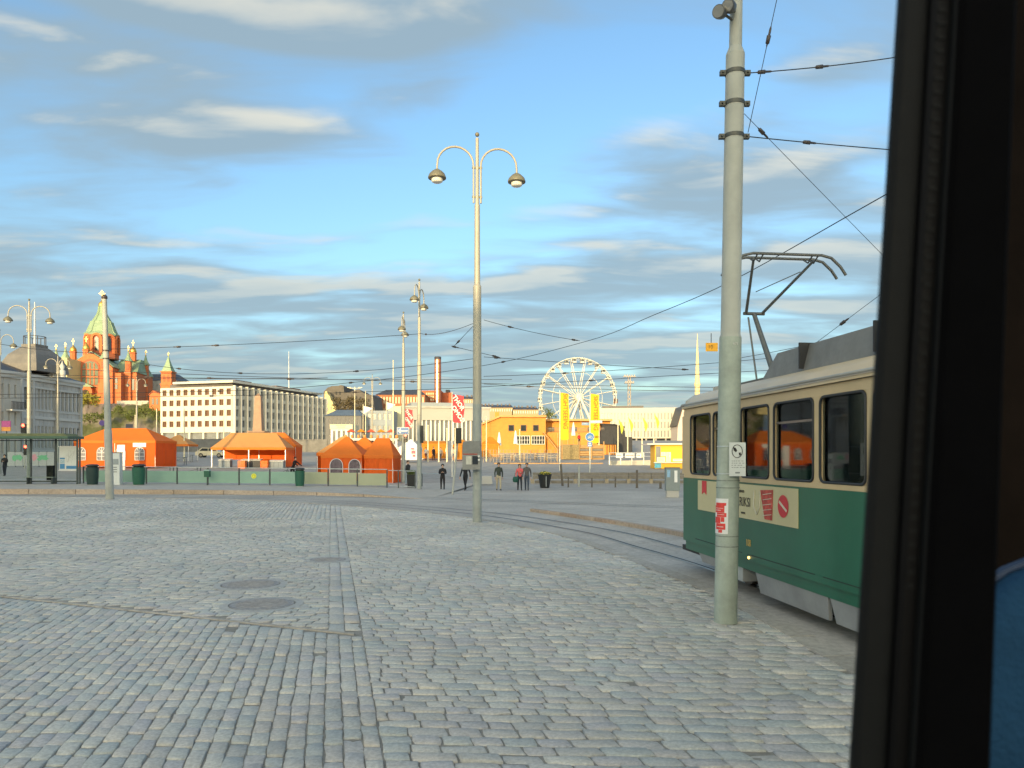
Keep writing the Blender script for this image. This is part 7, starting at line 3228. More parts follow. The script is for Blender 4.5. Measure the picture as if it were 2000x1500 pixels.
def timber_barrier():
    Y = 57
    z0 = 0.12
    t = thing('timber_barrier', 'long weathered timber quay barrier behind the black planter', 'barrier', (wx(1190, Y), Y, z0))
    z = lambda py: wz(py, Y)
    a = 1040
    joints = [1040, 1072, 1124, 1185, 1228, 1272, 1312, 1350]
    for p, q in zip(joints, joints[1:]):
        for y0, y1, dy in ((923, 928.5, 0.0), (929, 935.5, -0.03)):
            m = M()
            m.box(wx(p, Y)+0.015, wx(q, Y)-0.015, Y+dy, Y+0.22+dy, z(y1), z(y0))
            m.build('plank', TIMB, t, world=True)
        m = M()
        m.box(wx(p, Y)+0.18, wx(q, Y)-0.18, Y+0.08, Y+0.18, z(945), z(938.5))
        m.build('plank', TIMB, t, world=True)
    for p in joints:
        m = M()
        m.box(wx(p, Y)-0.14, wx(p, Y)+0.14, Y-0.02, Y+0.2, 0.05, z(935.7))
        m.build('post', TIMP, t, world=True)
    m = M()
    m.box(wx(1040, Y), wx(1350, Y), Y-0.25, Y-0.03, 0.02, z(946.5))
    m.build('foot_beam', TIMP, t, world=True)


timber_barrier()


def bollard(label, px, y0, y1, wpx, col, lean=0):
    Y = 1500*(CAM_Z-0.04)/(y1-890)
    s = Y/1500
    x = wx(px, Y)
    t = thing('bollard', label, 'bollard', (x, Y, 0.0), group='thin bollards along the quay')
    h = (y1-y0)*s
    m = M()
    m.tube([(0, 0, 0), (lean*s, 0, h)], [wpx*s/2, wpx*s*0.45], 10)
    m.build('shaft', col, t)
    m = M()
    m.lathe([(wpx*s*1.0, 0.0), (wpx*s*0.8, 0.05), (wpx*s*0.5, 0.07)], n=10)
    m.build('foot', col, t)


BOL = mat('bollard_iron', (0.13, 0.11, 0.09), 0.6, 0.3)
bollard('slightly leaning brown bollard below the first yellow flag', 1099, 905, 950, 4.5, BOL, -4)
bollard('thin bollard right of the leaning one', 1110, 930, 952, 3, BOL)
bollard('thin grey bollard under the red jacket figure', 1131, 905, 951, 3.5, CONCP)
bollard('thin bollard under the bicycle sign', 1156, 932, 952, 3, BOL)
bollard('thin bollard midway along the timber barrier', 1202, 930, 952, 3, BOL)
bollard('thick dark bollard standing higher than the barrier', 1244, 917, 953, 4.5, BOL)
bollard('low bollard beside the grey cabinet', 1290, 940, 954, 5, BOL)


def quay_bits():
    Y = 55
    for px0, px1, y0, y1, lab in ((938, 962, 930, 946, 'low concrete block right of the middle lamp foot'),):
        t = thing('concrete_block', lab, 'concrete block', (wx(px0, Y), Y, 0.15))
        m = M()
        a, b = wx(px0, Y), wx(px1, Y)
        m.prism([(a, Y, 0.15), (b, Y, 0.15), (b-0.06, Y, wz(y0, Y)), (a+0.06, Y, wz(y0, Y))], (0, 0.6, 0))
        m.build('body', CONC, t, world=True)
    # long pale gangway wall
    Y = 84
    t = thing('gangway', 'long pale panelled gangway leading to the ticket kiosk', 'gangway', (wx(1235, Y), Y, g(Y)))
    ps = [1190, 1212, 1234, 1257, 1279]
    for p, q in zip(ps, ps[1:]):
        m = M()
        k0, k1 = (p-1190)/89, (q-1190)/89
        a, b = wx(p, Y)+0.02, wx(q, Y)-0.02
        m.prism([(a, Y, wz(913-3*k0, Y)), (b, Y, wz(913-3*k1, Y)), (b, Y, wz(900-1.5*k1, Y)), (a, Y, wz(900-1.5*k0, Y))], (0, 0.08, 0))
        m.build('panel', mat('gangway_panel', (0.45, 0.42, 0.36), 0.7, var=0.1), t, world=True)
    for p in ps:
        m = M()
        m.box(wx(p, Y)-0.05, wx(p, Y)+0.05, Y-0.06, Y+0.04, g(Y), wz(884, Y))
        m.build('post', ALU, t, world=True)
    for y0, y1 in ((884, 883),):
        m = M()
        m.tube([(wx(1190, Y), Y-0.05, wz(884.5, Y)), (wx(1279, Y), Y-0.05, wz(883.5, Y))], 0.04, 6)
        m.tube([(wx(1190, Y), Y-0.05, wz(892, Y)), (wx(1279, Y), Y-0.05, wz(891, Y))], 0.03, 6)
        m.build('hand_rail', ALU, t, world=True)
    for p, q in ((1203, 1216), (1221, 1239), (1243, 1252)):
        m = M()
        m.box(wx(p, Y), wx(q, Y), Y-0.10, Y-0.07, wz(894, Y), wz(885.5, Y))
        bn = m.build('banner', WCAN, t, world=True)
        m = M()
        q2 = p+1.5
        while q2 < q-2:
            m.box(wx(q2, Y), wx(q2+1, Y), Y-0.112, Y-0.102, wz(891, Y), wz(888, Y))
            q2 += 1.9
        m.build('lettering', mat('dull_red', (0.40, 0.06, 0.04)), bn, world=True)
    m = M()
    m.box(wx(1190, Y), wx(1279, Y), Y+0.1, Y+1.5, wz(916, Y), wz(912, Y))
    m.build('deck', mat('gangway_dark', (0.06, 0.045, 0.035), 0.8), t, world=True)
    # ticket kiosk
    Y = 74
    zb = g(Y)
    t = thing('ticket_kiosk', 'yellow and blue ticket kiosk with white roof and posters', 'kiosk', (wx(1305, Y), Y, zb))
    a, b = wx(1279, Y), wx(1334, Y)
    z = lambda py: wz(py, Y)
    m = M()
    m.box(a, b, Y, Y+2.4, zb, z(869))
    m.build('body', mat('kiosk_yellow', (0.78, 0.44, 0.03), 0.5, var=0.05), t, world=True)
    m = M()
    m.prism([(wx(1262, Y), Y-0.5, z(868.5)), (b+0.1, Y-0.5, z(868.5)), (b+0.1, Y-0.5, z(866)), (wx(1262, Y), Y-0.5, z(866.5))], (0, 3.1, 0))
    m.build('roof', WHITEP, t, world=True)
    m = M()
    m.box(a-0.02, wx(1291, Y), Y-0.03, Y-0.003, zb+0.05, z(904.5))
    m.build('blue_panel', mat('kiosk_blue', (0.10, 0.42, 0.62), 0.5), t, world=True)
    m = M()
    m.box(a-0.15, wx(1333, Y), Y-0.35, Y-0.003, z(904.3), z(902.8))
    m.build('shelf', WHITEP, t, world=True)
    m = M()
    m.box(wx(1281, Y), wx(1290, Y), Y-0.03, Y-0.003, z(902), z(872))
    m.build('window', GLASS_G, t, world=True)
    for p, q, y0, y1 in ((1291, 1300, 883, 891), (1301, 1310, 883, 902), (1283, 1299, 893, 902), (1314, 1333, 896, 901)):
        m = M()
        m.box(wx(p, Y), wx(q, Y), Y-0.055, Y-0.035, z(y1), z(y0))
        po = m.build('poster', mat('poster_paper', (0.78, 0.74, 0.62), 0.6, var=0.1, scale=5), t, world=True)
        m = M()
        yy = y0+1.5
        while yy < y1-1.5:
            m.box(wx(p+1.5, Y), wx(q-rnd.uniform(1.5, 4), Y), Y-0.062, Y-0.057, z(yy+0.9), z(yy))
            yy += 2.2
        m.build('lettering', mat('poster_print', (0.62, 0.30, 0.22), 0.7), po, world=True)
    # grey cabinet with papers
    Y = 40.5
    t = thing('cable_cabinet', 'grey cable cabinet with paper notices beside the tram', 'cabinet', (wx(1314, Y), Y, 0))
    a, b = wx(1301, Y), wx(1328, Y)
    m = M()
    m.box(a, b, Y, Y+0.4, 0.35, wz(914, Y))
    m.build('case', mat('cabinet_grey', (0.22, 0.25, 0.25), 0.6, var=0.1, dirt=0.2), t, world=True)
    m = M()
    m.box(a+0.04, b-0.04, Y+0.03, Y+0.37, 0, 0.349)
    m.build('plinth', CONC, t, world=True)
    m = M()
    m.box(a-0.02, b+0.02, Y-0.02, Y+0.42, wz(914, Y)+0.002, wz(913, Y))
    m.build('lid', FSTEEL, t, world=True)
    m = M()
    m.box(wx(1303, Y), wx(1309, Y), Y-0.014, Y-0.003, wz(932, Y), wz(918, Y))
    m.build('blue_notice', mat('notice_blue', (0.25, 0.42, 0.60), 0.6, var=0.3, scale=9), t, world=True)
    m = M()
    m.box(wx(1317, Y), wx(1323, Y), Y-0.014, Y-0.003, wz(942, Y), wz(919, Y))
    m.build('white_notice', WCAN, t, world=True)


quay_bits()


def terrace():
    Y = 104
    t = thing('timber_terrace', 'raised timber terrace with reed screen and stacked benches', 'terrace', (wx(1130, Y), Y, g(Y)))
    z = lambda py: wz(py, Y)
    WD = mat('warm_timber', (0.42, 0.25, 0.11), 0.85, var=0.2, scale=2)
    m = M()
    m.box(wx(1098, Y), wx(1180, Y), Y+1.0, Y+8, g(Y), z(869))
    m.build('deck', WD, t, world=True)
    m = M()
    m.box(wx(1099, Y), wx(1131, Y), Y+0.2, Y+0.95, g(Y), z(868))
    m.build('reed_screen', mat('reed', (0.26, 0.20, 0.10), 0.95, var=0.5, scale=6, bump=0.8, bscale=20), t, world=True)
    for k in range(8):
        m = M()
        y0 = 908-k*4.6
        m.box(wx(1132, Y), wx(1180, Y), Y+0.6, Y+0.95, z(y0), z(y0-3.6))
        m.build('plank', WD if k % 3 else TIMB, t, world=True)
    for p in (1098, 1131.5, 1156, 1180):
        m = M()
        m.box(wx(p, Y)-0.08, wx(p, Y)+0.08, Y+0.3, Y+0.55, g(Y), z(862))
        m.build('post', WD, t, world=True)
    # sunny quay steps in front
    for k, (y0, y1) in enumerate(((903, 908), (909, 914), (915, 921))):
        Yk = 88-k*3
        m = M()
        m.box(wx(965, Yk), wx(1178, Yk), Yk, Yk+2.5, g(Yk)-0.3, wz(y0+1, Yk))
        m.build('quay_step', WD, None, label=['uppermost sunlit timber step along the quay', 'middle sunlit timber step along the quay', 'lowest sunlit timber step along the quay'][k], category='step', group='timber quay steps')
    r2 = random.Random(21)
    # picnic tables on the open deck
    spots = [(968, 884), (990, 882), (1012, 886), (1034, 883), (1056, 886), (1078, 884)]
    labs = ['picnic table farthest left on the sunny deck', 'second picnic table from the left on the sunny deck', 'third picnic table from the left on the sunny deck', 'fourth picnic table from the left on the sunny deck', 'fifth picnic table from the left on the sunny deck', 'picnic table nearest to the yellow flag']
    for (px, py), lab in zip(spots, labs):
        Yk = 100+r2.uniform(-3, 6)
        pt = thing('picnic_table', lab, 'table', (wx(px, Yk), Yk, g(Yk)), r2.uniform(-0.4, 0.4), group='picnic tables on the deck')
        m = M()
        m.box(-0.9, 0.9, -0.38, 0.38, 0.72, 0.77)
        m.build('top', mat('pale_wood', (0.62, 0.50, 0.34), 0.8), pt)
        for y in (-0.75, 0.75):
            m = M()
            m.box(-0.9, 0.9, y-0.13, y+0.13, 0.43, 0.47)
            m.build('seat', mat('pale_wood', (0.62, 0.50, 0.34)), pt)
        for x in (-0.65, 0.65):
            m = M()
            m.bar((x, -0.7, 0.0), (x, -0.2, 0.72), 0.07, 0.09)
            m.bar((x, 0.7, 0.0), (x, 0.2, 0.72), 0.07, 0.09)
            m.build('leg', WD, pt)
    # folded parasols
    for px, py, h, lab in ((975, 885, 42, 'folded white parasol before the orange gable'), (1007, 884, 44, 'folded white parasol before the tall glazing'), (1120, 868, 38, 'folded white parasol on the roof terrace')):
        Yk = 118
        pb = thing('folded_parasol', lab, 'parasol', (wx(px, Yk), Yk, g(Yk)), group='folded parasols')
        top = wz(py-h if px != 1120 else 824, Yk)-g(Yk)
        m = M()
        m.tube([(0, 0, 0), (0, 0, top)], 0.05, 6)
        m.build('pole', WD, pb)
        m = M()
        m.lathe([(0.34, top-2.1), (0.26, top-1.2), (0.10, top-0.2), (0.02, top)], n=8, smooth=False)
        m.build('canopy', WCAN, pb)
        m = M()
        m.lathe([(0.45, 0), (0.42, 0.12), (0.1, 0.15)], n=10)
        m.build('foot', CONC, pb)


terrace()


def low_fence():
    Y = 92
    t = thing('wire_fence', 'sunlit mesh fence along the deck beyond the walkers', 'fence', (wx(1000, Y), Y, g(Y)))
    m = M()
    for k in range(23):
        p = 944+k*6.6
        mm = M()
        mm.box(wx(p, Y)-0.03, wx(p, Y)+0.03, Y-0.03, Y+0.03, g(Y), g(Y)+1.5)
        mm.build('post', TIMP, t, world=True)
    for zz in (0.4, 0.75, 1.1, 1.45):
        mm = M()
        mm.box(wx(944, Y), wx(1090, Y), Y+0.031, Y+0.055, g(Y)+zz, g(Y)+zz+0.035)
        mm.build('rail', TIMP, t, world=True)


low_fence()


def flag_masts():
    CP = mat('cream_pole', (0.78, 0.70, 0.48), 0.5)
    data = [(693, 757, 124, 'tall pale mast with two arms near the cream kiosk'), (714, 765, 122, 'pale flag mast right of the two armed mast'), (768, 705, 96, 'tallest pale flag mast left of the arrow sign'),
            (836, 832, 94, 'low lit mast left of the hooded walker'), (857, 829, 93, 'low lit mast directly above the hooded walker'), (873, 838, 93, 'low lit mast right of the hooded walker'),
            (889, 838, 92, 'low lit mast behind the leaning traffic light'), (950, 815, 96, 'low lit mast before the orange gable'), (1015, 840, 100, 'low lit mast in front of the tall glazing'),
            (306, 800, 110, 'white mast before the corner of the white office block'), (264, 812, 112, 'thin white mast on the street below the hill'), (360, 800, 96, 'thick pale mast beside the small peach canopy'),
            (437, 800, 130, 'thin mast before the lit face of the office block'), (1170, 790, 110, 'thin mast behind second yellow flag')]
    for px, py, Y, lab in data:
        t = thing('mast', lab, 'mast', (wx(px, Y), Y, g(Y)), group='slender pale masts')
        h = wz(py, Y)-g(Y)
        m = M()
        m.tube([(0, 0, 0), (0, 0, h)], [0.10, 0.05], 8)
        m.build('pole', CP, t)
        m = M()
        m.ball((0, 0, h+0.05), 0.09, 8)
        m.build('cap', CP, t)
        if px == 693:
            m = M()
            m.tube([(-0.9, 0, h-0.1), (0.9, 0, h-0.1)], 0.05, 6)
            m.box(-1.2, -0.6, -0.1, 0.1, h-0.05, h+0.06)
            m.box(0.6, 1.2, -0.1, 0.1, h-0.05, h+0.06)
            m.build('light_arm', CP, t)
    LIME = mat('lime_pennant', (0.50, 0.52, 0.06), 0.8)
    for px, py, yb, lab in ((1207, 816, 885, 'lime pennant on the mast nearest the sauna hut'), (1226, 812, 885, 'lime pennant on second mast from the sauna hut'), (1254, 812, 885, 'lime pennant on third mast from the sauna hut'), (1277, 806, 900, 'lime pennant on the mast beside the ticket kiosk')):
        Y = 112
        t = thing('pennant_mast', lab, 'flag', (wx(px, Y), Y, g(Y)), group='masts with lime pennants')
        h = wz(py, Y)-g(Y)
        m = M()
        m.tube([(0, 0, 0), (0, 0, h)], [0.10, 0.06], 8)
        m.build('pole', CP, t)
        m = M()
        vs = []
        for i in range(9):
            w = 0.25+0.5*math.sin(math.pi*min(1, i/7))
            zz = h-0.1-i*0.26
            vs += [(0.08+0.10*i*0.5, 0.1*math.sin(i), zz), (0.08+0.10*i*0.5+w*0.7, 0.1*math.sin(i+1), zz-0.3)]
        m.add(vs, [(2*i, 2*i+1, 2*i+3, 2*i+2) for i in range(8)], 0, True)
        m.build('pennant', LIME, t)


flag_masts()


def street_signs_left():
    Y = 88
    t = thing('round_sign', 'round dark blue parking sign left of the long tent', 'sign', (wx(199, Y), Y, g(Y)))
    z = wz(826, Y)-g(Y)
    m = M()
    m.tube([(0, 0.05, 0), (0, 0.05, z+0.2)], 0.05, 8)
    m.build('post', FSTEEL, t)
    m = M()
    m.disc((0, 0, z), 0.32, (0, 1, 0), 0.03, 20)
    m.build('disc', mat('sign_purple', (0.10, 0.06, 0.25), 0.5), t)
    for a, b, y0, y1, lab in ((173, 189, 825, 831, 'dark direction board left of the slim pole'), (220, 234, 826, 834, 'dark direction board right of the slim pole')):
        t = thing('direction_board', lab, 'sign', (wx(a, Y), Y+3, g(Y)), group='direction boards')
        m = M()
        m.box(wx(a, Y), wx(b, Y), Y+3, Y+3.06, wz(y1, Y), wz(y0, Y))
        m.build('board', mat('board_dark', (0.07, 0.07, 0.09), 0.5), t, world=True)
        m = M()
        m.box((wx(a, Y)+wx(b, Y))/2-0.05, (wx(a, Y)+wx(b, Y))/2+0.05, Y+3.061, Y+3.15, g(Y), wz(y1, Y)+0.2)
        m.build('post', FSTEEL, t, world=True)
    Y = 84
    t = thing('advert_board', 'pink and orange advert board at the left edge', 'sign', (wx(12, Y), Y, g(Y)))
    m = M()
    m.box(-0.5, 0.5, -0.05, 0.05, wz(834, Y)-g(Y), wz(822, Y)-g(Y))
    m.build('upper_panel', mat('advert_pink', (0.50, 0.10, 0.28), 0.6), t)
    m = M()
    m.box(-0.5, 0.5, -0.05, 0.05, wz(842, Y)-g(Y), wz(834, Y)-g(Y)-0.004)
    m.build('lower_panel', mat('advert_orange', (0.75, 0.32, 0.08), 0.6), t)
    m = M()
    m.tube([(0, 0.08, 0), (0, 0.08, wz(822, Y)-g(Y))], 0.06, 6)
    m.build('post', FSTEEL, t)


street_signs_left()

# ------------------------------------------------------------------ the green tram
def tram():
    ang = math.atan2(-0.9929, 0.119)
    t = thing('tram', 'green and cream tram with pantograph turning into the curve', 'tram', (3.16, 15.0, 0), ang)
    GREEN = mat('tram_green', (0.012, 0.125, 0.072), 0.30, var=0.12, scale=1.6, dirt=0.45, spec=0.5)
    CRM = mat('tram_cream', (0.62, 0.46, 0.26), 0.38, var=0.10, scale=1.6, dirt=0.3, spec=0.5)
    ROOFG = mat('tram_roof_grey', (0.42, 0.40, 0.36), 0.55, var=0.15, scale=1.0, dirt=0.3)
    DARK = mat('tram_dark', (0.03, 0.03, 0.032), 0.6)
    RUB = mat('tram_rubber', (0.03, 0.032, 0.035), 0.5)
    SKIRT = mat('tram_skirt_grey', (0.30, 0.30, 0.30), 0.6, var=0.2, scale=2, dirt=0.4)
    INT = mat('tram_interior', (0.34, 0.15, 0.10), 0.7, var=0.3, scale=1.5)
    Lt, Wd = 13.0, 2.3

    def outline(ins):
        p = [(0.0+ins*0.6, 0.75), (0.06+ins, 0.42+ins), (0.22+ins, 0.16+ins), (0.55, 0.0+ins), (Lt-0.55, 0.0+ins), (Lt-0.2-ins, 0.16+ins), (Lt-0.02-ins, 0.6)]
        return p+[(x, Wd-y) for x, y in reversed(p)]
    m = M()
    m.slab(outline(0.05), 0.46, 0.62)
    m.build('lower_rim', GREEN, t)
    m = M()
    o = outline(0.0)
    m.slab(o, 0.621, 1.79)
    m.build('body', GREEN, t)
    m = M()
    m.slab(outline(0.012), 1.792, 1.86)
    m.build('belt', CRM, t)
    m = M()
    m.slab(outline(0.014), 2.94, 3.07)
    m.build('header', CRM, t)
    # rounded roof in layers
    m = M()
    rings = [(-0.03, 3.072), (-0.03, 3.10), (0.03, 3.14), (0.12, 3.25), (0.30, 3.36), (0.55, 3.42)]
    vs, fs = [], []
    n = len(o)
    for ins, z in rings:
        vs += [(min(max(x, ins), Lt-ins) if ins > 0 else x, min(max(y, ins), Wd-ins) if ins > 0 else (y-0.03 if y < 0.01 else (y+0.03 if y > Wd-0.01 else y)), z) for x, y in o]
    for i in range(len(rings)-1):
        for j in range(n):
            fs.append((i*n+j, i*n+(j+1) % n, (i+1)*n+(j+1) % n, (i+1)*n+j))
    fs.append(tuple(range((len(rings)-1)*n, len(rings)*n)))
    m.add(vs, fs, 0, True)
    m.build('roof', CRM, t)
    m = M()
    m.tube([(0.3, 0.05, 3.145), (0.6, -0.035, 3.145), (Lt-0.6, -0.035, 3.145), (Lt-0.3, 0.05, 3.145)], 0.022, 6)
    m.build('gutter', ROOFG, t)
    # windows on both sides, with pillars between
    wins = [(0.90, 1.88), (2.00, 3.00), (3.12, 4.10), (4.24, 5.35), (5.49, 6.50)]
    x = 6.64
    while x < 12.2:
        wins.append((x, x+1.02))
        x += 1.15
    glass = bpy.data.materials.new('tram_glass')
    glass.use_nodes = True
    nt = glass.node_tree
    for nd in list(nt.nodes):
        if nd.type != 'OUTPUT_MATERIAL':
            nt.nodes.remove(nd)
    tr = nt.nodes.new('ShaderNodeBsdfTransparent')
    tr.inputs[0].default_value = (0.74, 0.80, 0.80, 1)
    gl = nt.nodes.new('ShaderNodeBsdfGlossy')
    gl.inputs['Roughness'].default_value = 0.03
    gl.inputs['Color'].default_value = (0.9, 0.95, 1, 1)
    fr = nt.nodes.new('ShaderNodeFresnel')
    fr.inputs[0].default_value = 1.7
    mx = nt.nodes.new('ShaderNodeMixShader')
    nt.links.new(fr.outputs[0], mx.inputs[0])
    nt.links.new(tr.outputs[0], mx.inputs[1])
    nt.links.new(gl.outputs[0], mx.inputs[2])
    nt.links.new(mx.outputs[0], nt.nodes['Material Output'].inputs[0])
    edges = [0.45]+[e for w in wins for e in w]+[Lt-0.45]
    for side in (0, 1):
        yo, yi = (0.014, 0.09) if side == 0 else (Wd-0.014, Wd-0.09)
        for a, b in zip(edges[0::2], edges[1::2]):
            m = M()
            m.box(a, b, min(yo, yi), max(yo, yi), 1.861, 2.939)
            m.build('pillar', CRM, t)
        for a, b in wins:
            m = M()
            yf = 0.02 if side == 0 else Wd-0.05
            r = 0.10
            # rounded corners: cream fillets in each corner of the opening
            for cx, cz, sx, sz in ((a, 1.861, 1, 1), (b, 1.861, -1, 1), (a, 2.939, 1, -1), (b, 2.939, -1, -1)):
                pts = [(cx, yf, cz), (cx+sx*r, yf, cz)]+[(cx+sx*(r-r*math.sin(math.pi/2*i/5)), yf, cz+sz*(r-r*math.cos(math.pi/2*i/5))) for i in range(1, 5)]+[(cx, yf, cz+sz*r)]
                M().prism(pts, (0, 0.03, 0)).build('corner_fillet', CRM, t)
            if side == 0:
                pts = []
                for cx, cz, a0 in ((a+r, 1.861+r, 180), (b-r, 1.861+r, 270), (b-r, 2.939-r, 0), (a+r, 2.939-r, 90)):
                    pts += [(cx+(r-0.012)*math.cos(R(a0+90*i/5)), 0.012, cz+(r-0.012)*math.sin(R(a0+90*i/5))) for i in range(6)]
                m = M()
                m.tube(pts+[pts[0]], 0.018, 5, caps=False)
                wf = m.build('window_frame', RUB, t)
                m = M()
                m.box(a+0.002, b-0.002, 0.055, 0.061, 1.863, 2.937)
                m.build('pane', glass, wf)
                if a in (4.24, 6.64, 2.00):
                    m = M()
                    m.box(a+0.03, b-0.03, 0.035, 0.052, 2.64, 2.67)
                    m.build('vent_bar', STEEL, wf)
            else:
                m = M()
                m.box(a+0.002, b-0.002, Wd-0.061, Wd-0.055, 1.863, 2.937)
                m.build('pane', glass, t)
    for xs_ in ((0.10, 0.46), (Lt-0.46, Lt-0.12)):
        for y0, y1 in ((0.30, 0.42), (Wd-0.42, Wd-0.30)):
            m = M()
            m.box(xs_[0] if xs_[0] < 1 else xs_[0]+0.1, xs_[0]+0.12, y0, y1, 1.861, 2.939)
            m.build('pillar', CRM, t)
        m = M()
        m.box(xs_[0]+0.01, xs_[0]+0.02, 0.43, Wd-0.43, 1.87, 2.93)
        m.build('pane', glass, t)
    m = M()
    m.add([(0.12, 0.36, 1.863), (0.46, 0.07, 1.863), (0.46, 0.07, 2.937), (0.12, 0.36, 2.937)], [(0, 1, 2, 3)])
    m.build('pane', glass, t)
    # interior: floor, seats, ceiling, grab poles
    m = M()
    m.box(0.4, Lt-0.4, 0.1, Wd-0.1, 1.861, 1.875)
    m.build('interior_tray', INT, t)
    for k, (a, b) in enumerate(wins):
        for y in (0.42, 1.70):
            m = M()
            xc = (a+b)/2+0.1
            m.box(xc-0.06, xc+0.06, y-0.2, y+0.2, 1.876, 2.16)
            m.box(xc-0.05, xc+0.05, y-0.17, y+0.17, 2.161, 2.20)
            m.build('seat', mat('tram_seat_blue', (0.04, 0.07, 0.12), 0.8) if k % 2 else mat('tram_seat_red', (0.22, 0.05, 0.03), 0.8), t)
    m = M()
    m.box(0.4, Lt-0.4, 0.1, Wd-0.1, 2.91, 2.938)
    m.build('ceiling', INT, t)
    for a in (1.62, 3.87, 6.27):
        m = M()
        m.tube([(a+0.2, 0.6, 1.876), (a+0.2, 0.6, 2.909)], 0.018, 8)
        m.build('grab_pole', mat('grab_pole_yellow', (0.75, 0.45, 0.05), 0.4), t)
    # skirts, bogies, wheels
    for a, b, z0 in ((1.2, 2.2, 0.30), (3.55, 5.6, 0.16), (5.65, 7.6, 0.16), (9.6, 11.8, 0.2)):
        m = M()
        m.prism([(a+0.08, 0.10, z0), (b-0.05, 0.10, z0), (b, 0.06, 0.459), (a, 0.06, 0.459)], (0, 0.05, 0))
        m.build('skirt_panel', SKIRT, t)
    m = M()
    m.prism([(2.25, 0.12, 0.22), (2.95, 0.12, 0.22), (3.05, 0.08, 0.459), (2.2, 0.08, 0.459)], (0, 0.3, 0))
    m.build('sand_box', mat('sand_box_grey', (0.45, 0.46, 0.45), 0.6, dirt=0.3), t)
    for xb in (2.9, 9.2):
        m = M()
        m.box(xb-1.1, xb+1.1, 0.45, Wd-0.45, 0.2, 0.458)
        bg_ = m.build('bogie', DARK, t)
        for dx in (-0.9, 0.9):
            for y in (0.62, Wd-0.75):
                m = M()
                m.tube([(xb+dx, y, 0.33), (xb+dx, y+0.13, 0.33)], 0.33, 20)
                m.build('wheel', STEEL, bg_)
    m = M()
    m.box(-0.25, 0.35, 0.7, Wd-0.7, 0.40, 0.50)
    m.box(-0.12, 0.9, 0.22, 0.7, 0.36, 0.459)
    m.build('coupler_step', DARK, t)
    # lights and fittings
    for y in (0.55, Wd-0.55):
        m = M()
        m.tube([(-0.02, y, 0.95), (0.05, y, 0.95)], 0.07, 12)
        m.build('tail_light', mat('tail_light_red', (0.45, 0.02, 0.02), 0.3), t)
    m = M()
    m.ball((3.46, -0.005, 0.665), 0.022, 8)
    m.build('side_marker', mat('amber_lamp', (0.9, 0.5, 0.1), 0.3, emit=(1.0, 0.6, 0.15), estr=2.0), t)
    for xx in (1.2, 3.4, 5.6, 7.8, 10):
        m = M()
        m.box(xx, xx+2.0, -0.006, -0.001, 0.705, 0.713)
        m.build('panel_seam', DARK, t)
    text('fleet_number', '108', 0.15, t, (3.44, -0.006, 0.88), (R(90), 0, 0), mat('number_gold', (0.62, 0.42, 0.12), 0.5), 0.002, sx=0.75)
    # advertisement
    ad = M()
    ad.box(1.34, 4.98, -0.012, -0.002, 1.245, 1.765)
    adp = ad.build('advert_panel', mat('advert_cream', (0.60, 0.52, 0.30), 0.5, var=0.04), t)
    BK = mat('advert_black', (0.05, 0.045, 0.035), 0.6)
    RD = mat('advert_red', (0.62, 0.04, 0.05), 0.5)
    m = M()
    m.prism([(1.56, -0.015, 1.762), (1.76, -0.015, 1.762), (1.76, -0.015, 1.53), (1.66, -0.015, 1.57), (1.56, -0.015, 1.53)], (0, -0.006, 0))
    m.build('red_tag', RD, adp)
    text('lettering', 'HITTERIKSI', 0.20, adp, (3.10, -0.016, 1.49), (R(90), 0, 0), BK, 0.002, sx=0.9)
    text('lettering', 'perinteinen', 0.085, adp, (3.12, -0.016, 1.66), (R(90), 0, 0), BK, 0.002)
    text('lettering', 'www.', 0.07, adp, (3.28, -0.016, 1.33), (R(90), 0, 0), BK, 0.002)
    # glass and carton picture
    m = M()
    m.prism([(3.88, -0.015, 1.70), (4.28, -0.015, 1.72), (4.25, -0.015, 1.29), (4.02, -0.015, 1.29)], (0, -0.006, 0))
    m.build('red_carton', mat('carton_red', (0.52, 0.07, 0.05), 0.5, var=0.5, scale=14), adp)
    m = M()
    for i in range(5):
        z = 1.34+i*0.075
        m.tube([(3.98, -0.025, z), (4.24, -0.025, z+0.03)], 0.006, 4)
    m.tube([(3.68, -0.02, 1.68), (3.66, -0.02, 1.45), (3.76, -0.02, 1.34), (3.86, -0.02, 1.45), (3.88, -0.02, 1.68)], 0.010, 5)
    m.build('white_drawing', mat('drawing_white', (0.68, 0.62, 0.48), 0.5), adp)
    m = M()
    m.add([(4.58+0.155*math.cos(2*math.pi*i/24), -0.018, 1.51+0.155*math.sin(2*math.pi*i/24)) for i in range(24)], [tuple(range(24))])
    m.build('red_disc', RD, adp)
    m = M()
    m.bar((4.47, -0.022, 1.57), (4.69, -0.022, 1.45), 0.003, 0.035)
    m.build('disc_band', mat('drawing_white', (0.68, 0.62, 0.48)), adp)
    # roof equipment
    m = M()
    vs = [(2.9, 0.45, 3.38), (9.5, 0.45, 3.38), (9.5, 1.85, 3.38), (2.9, 1.85, 3.38), (3.25, 0.55, 3.78), (9.2, 0.55, 3.78), (9.2, 1.75, 3.78), (3.25, 1.75, 3.78)]
    m.add(vs, [(3, 2, 1, 0), (4, 5, 6, 7), (0, 1, 5, 4), (1, 2, 6, 5), (2, 3, 7, 6), (3, 0, 4, 7)])
    rb = m.build('roof_equipment', mat('roof_box_grey', (0.20, 0.195, 0.185), 0.6, var=0.15, dirt=0.3), t)
    for xx in (4.2, 6.0, 7.8):
        m = M()
        m.box(xx, xx+0.03, 0.40, 1.9, 3.43, 3.80)
        m.build('seam', DARK, rb)
    m = M()
    m.box(0.5, 1.2, 0.6, 1.7, 3.40, 3.50)
    m.build('front_roof_box', ROOFG, t)
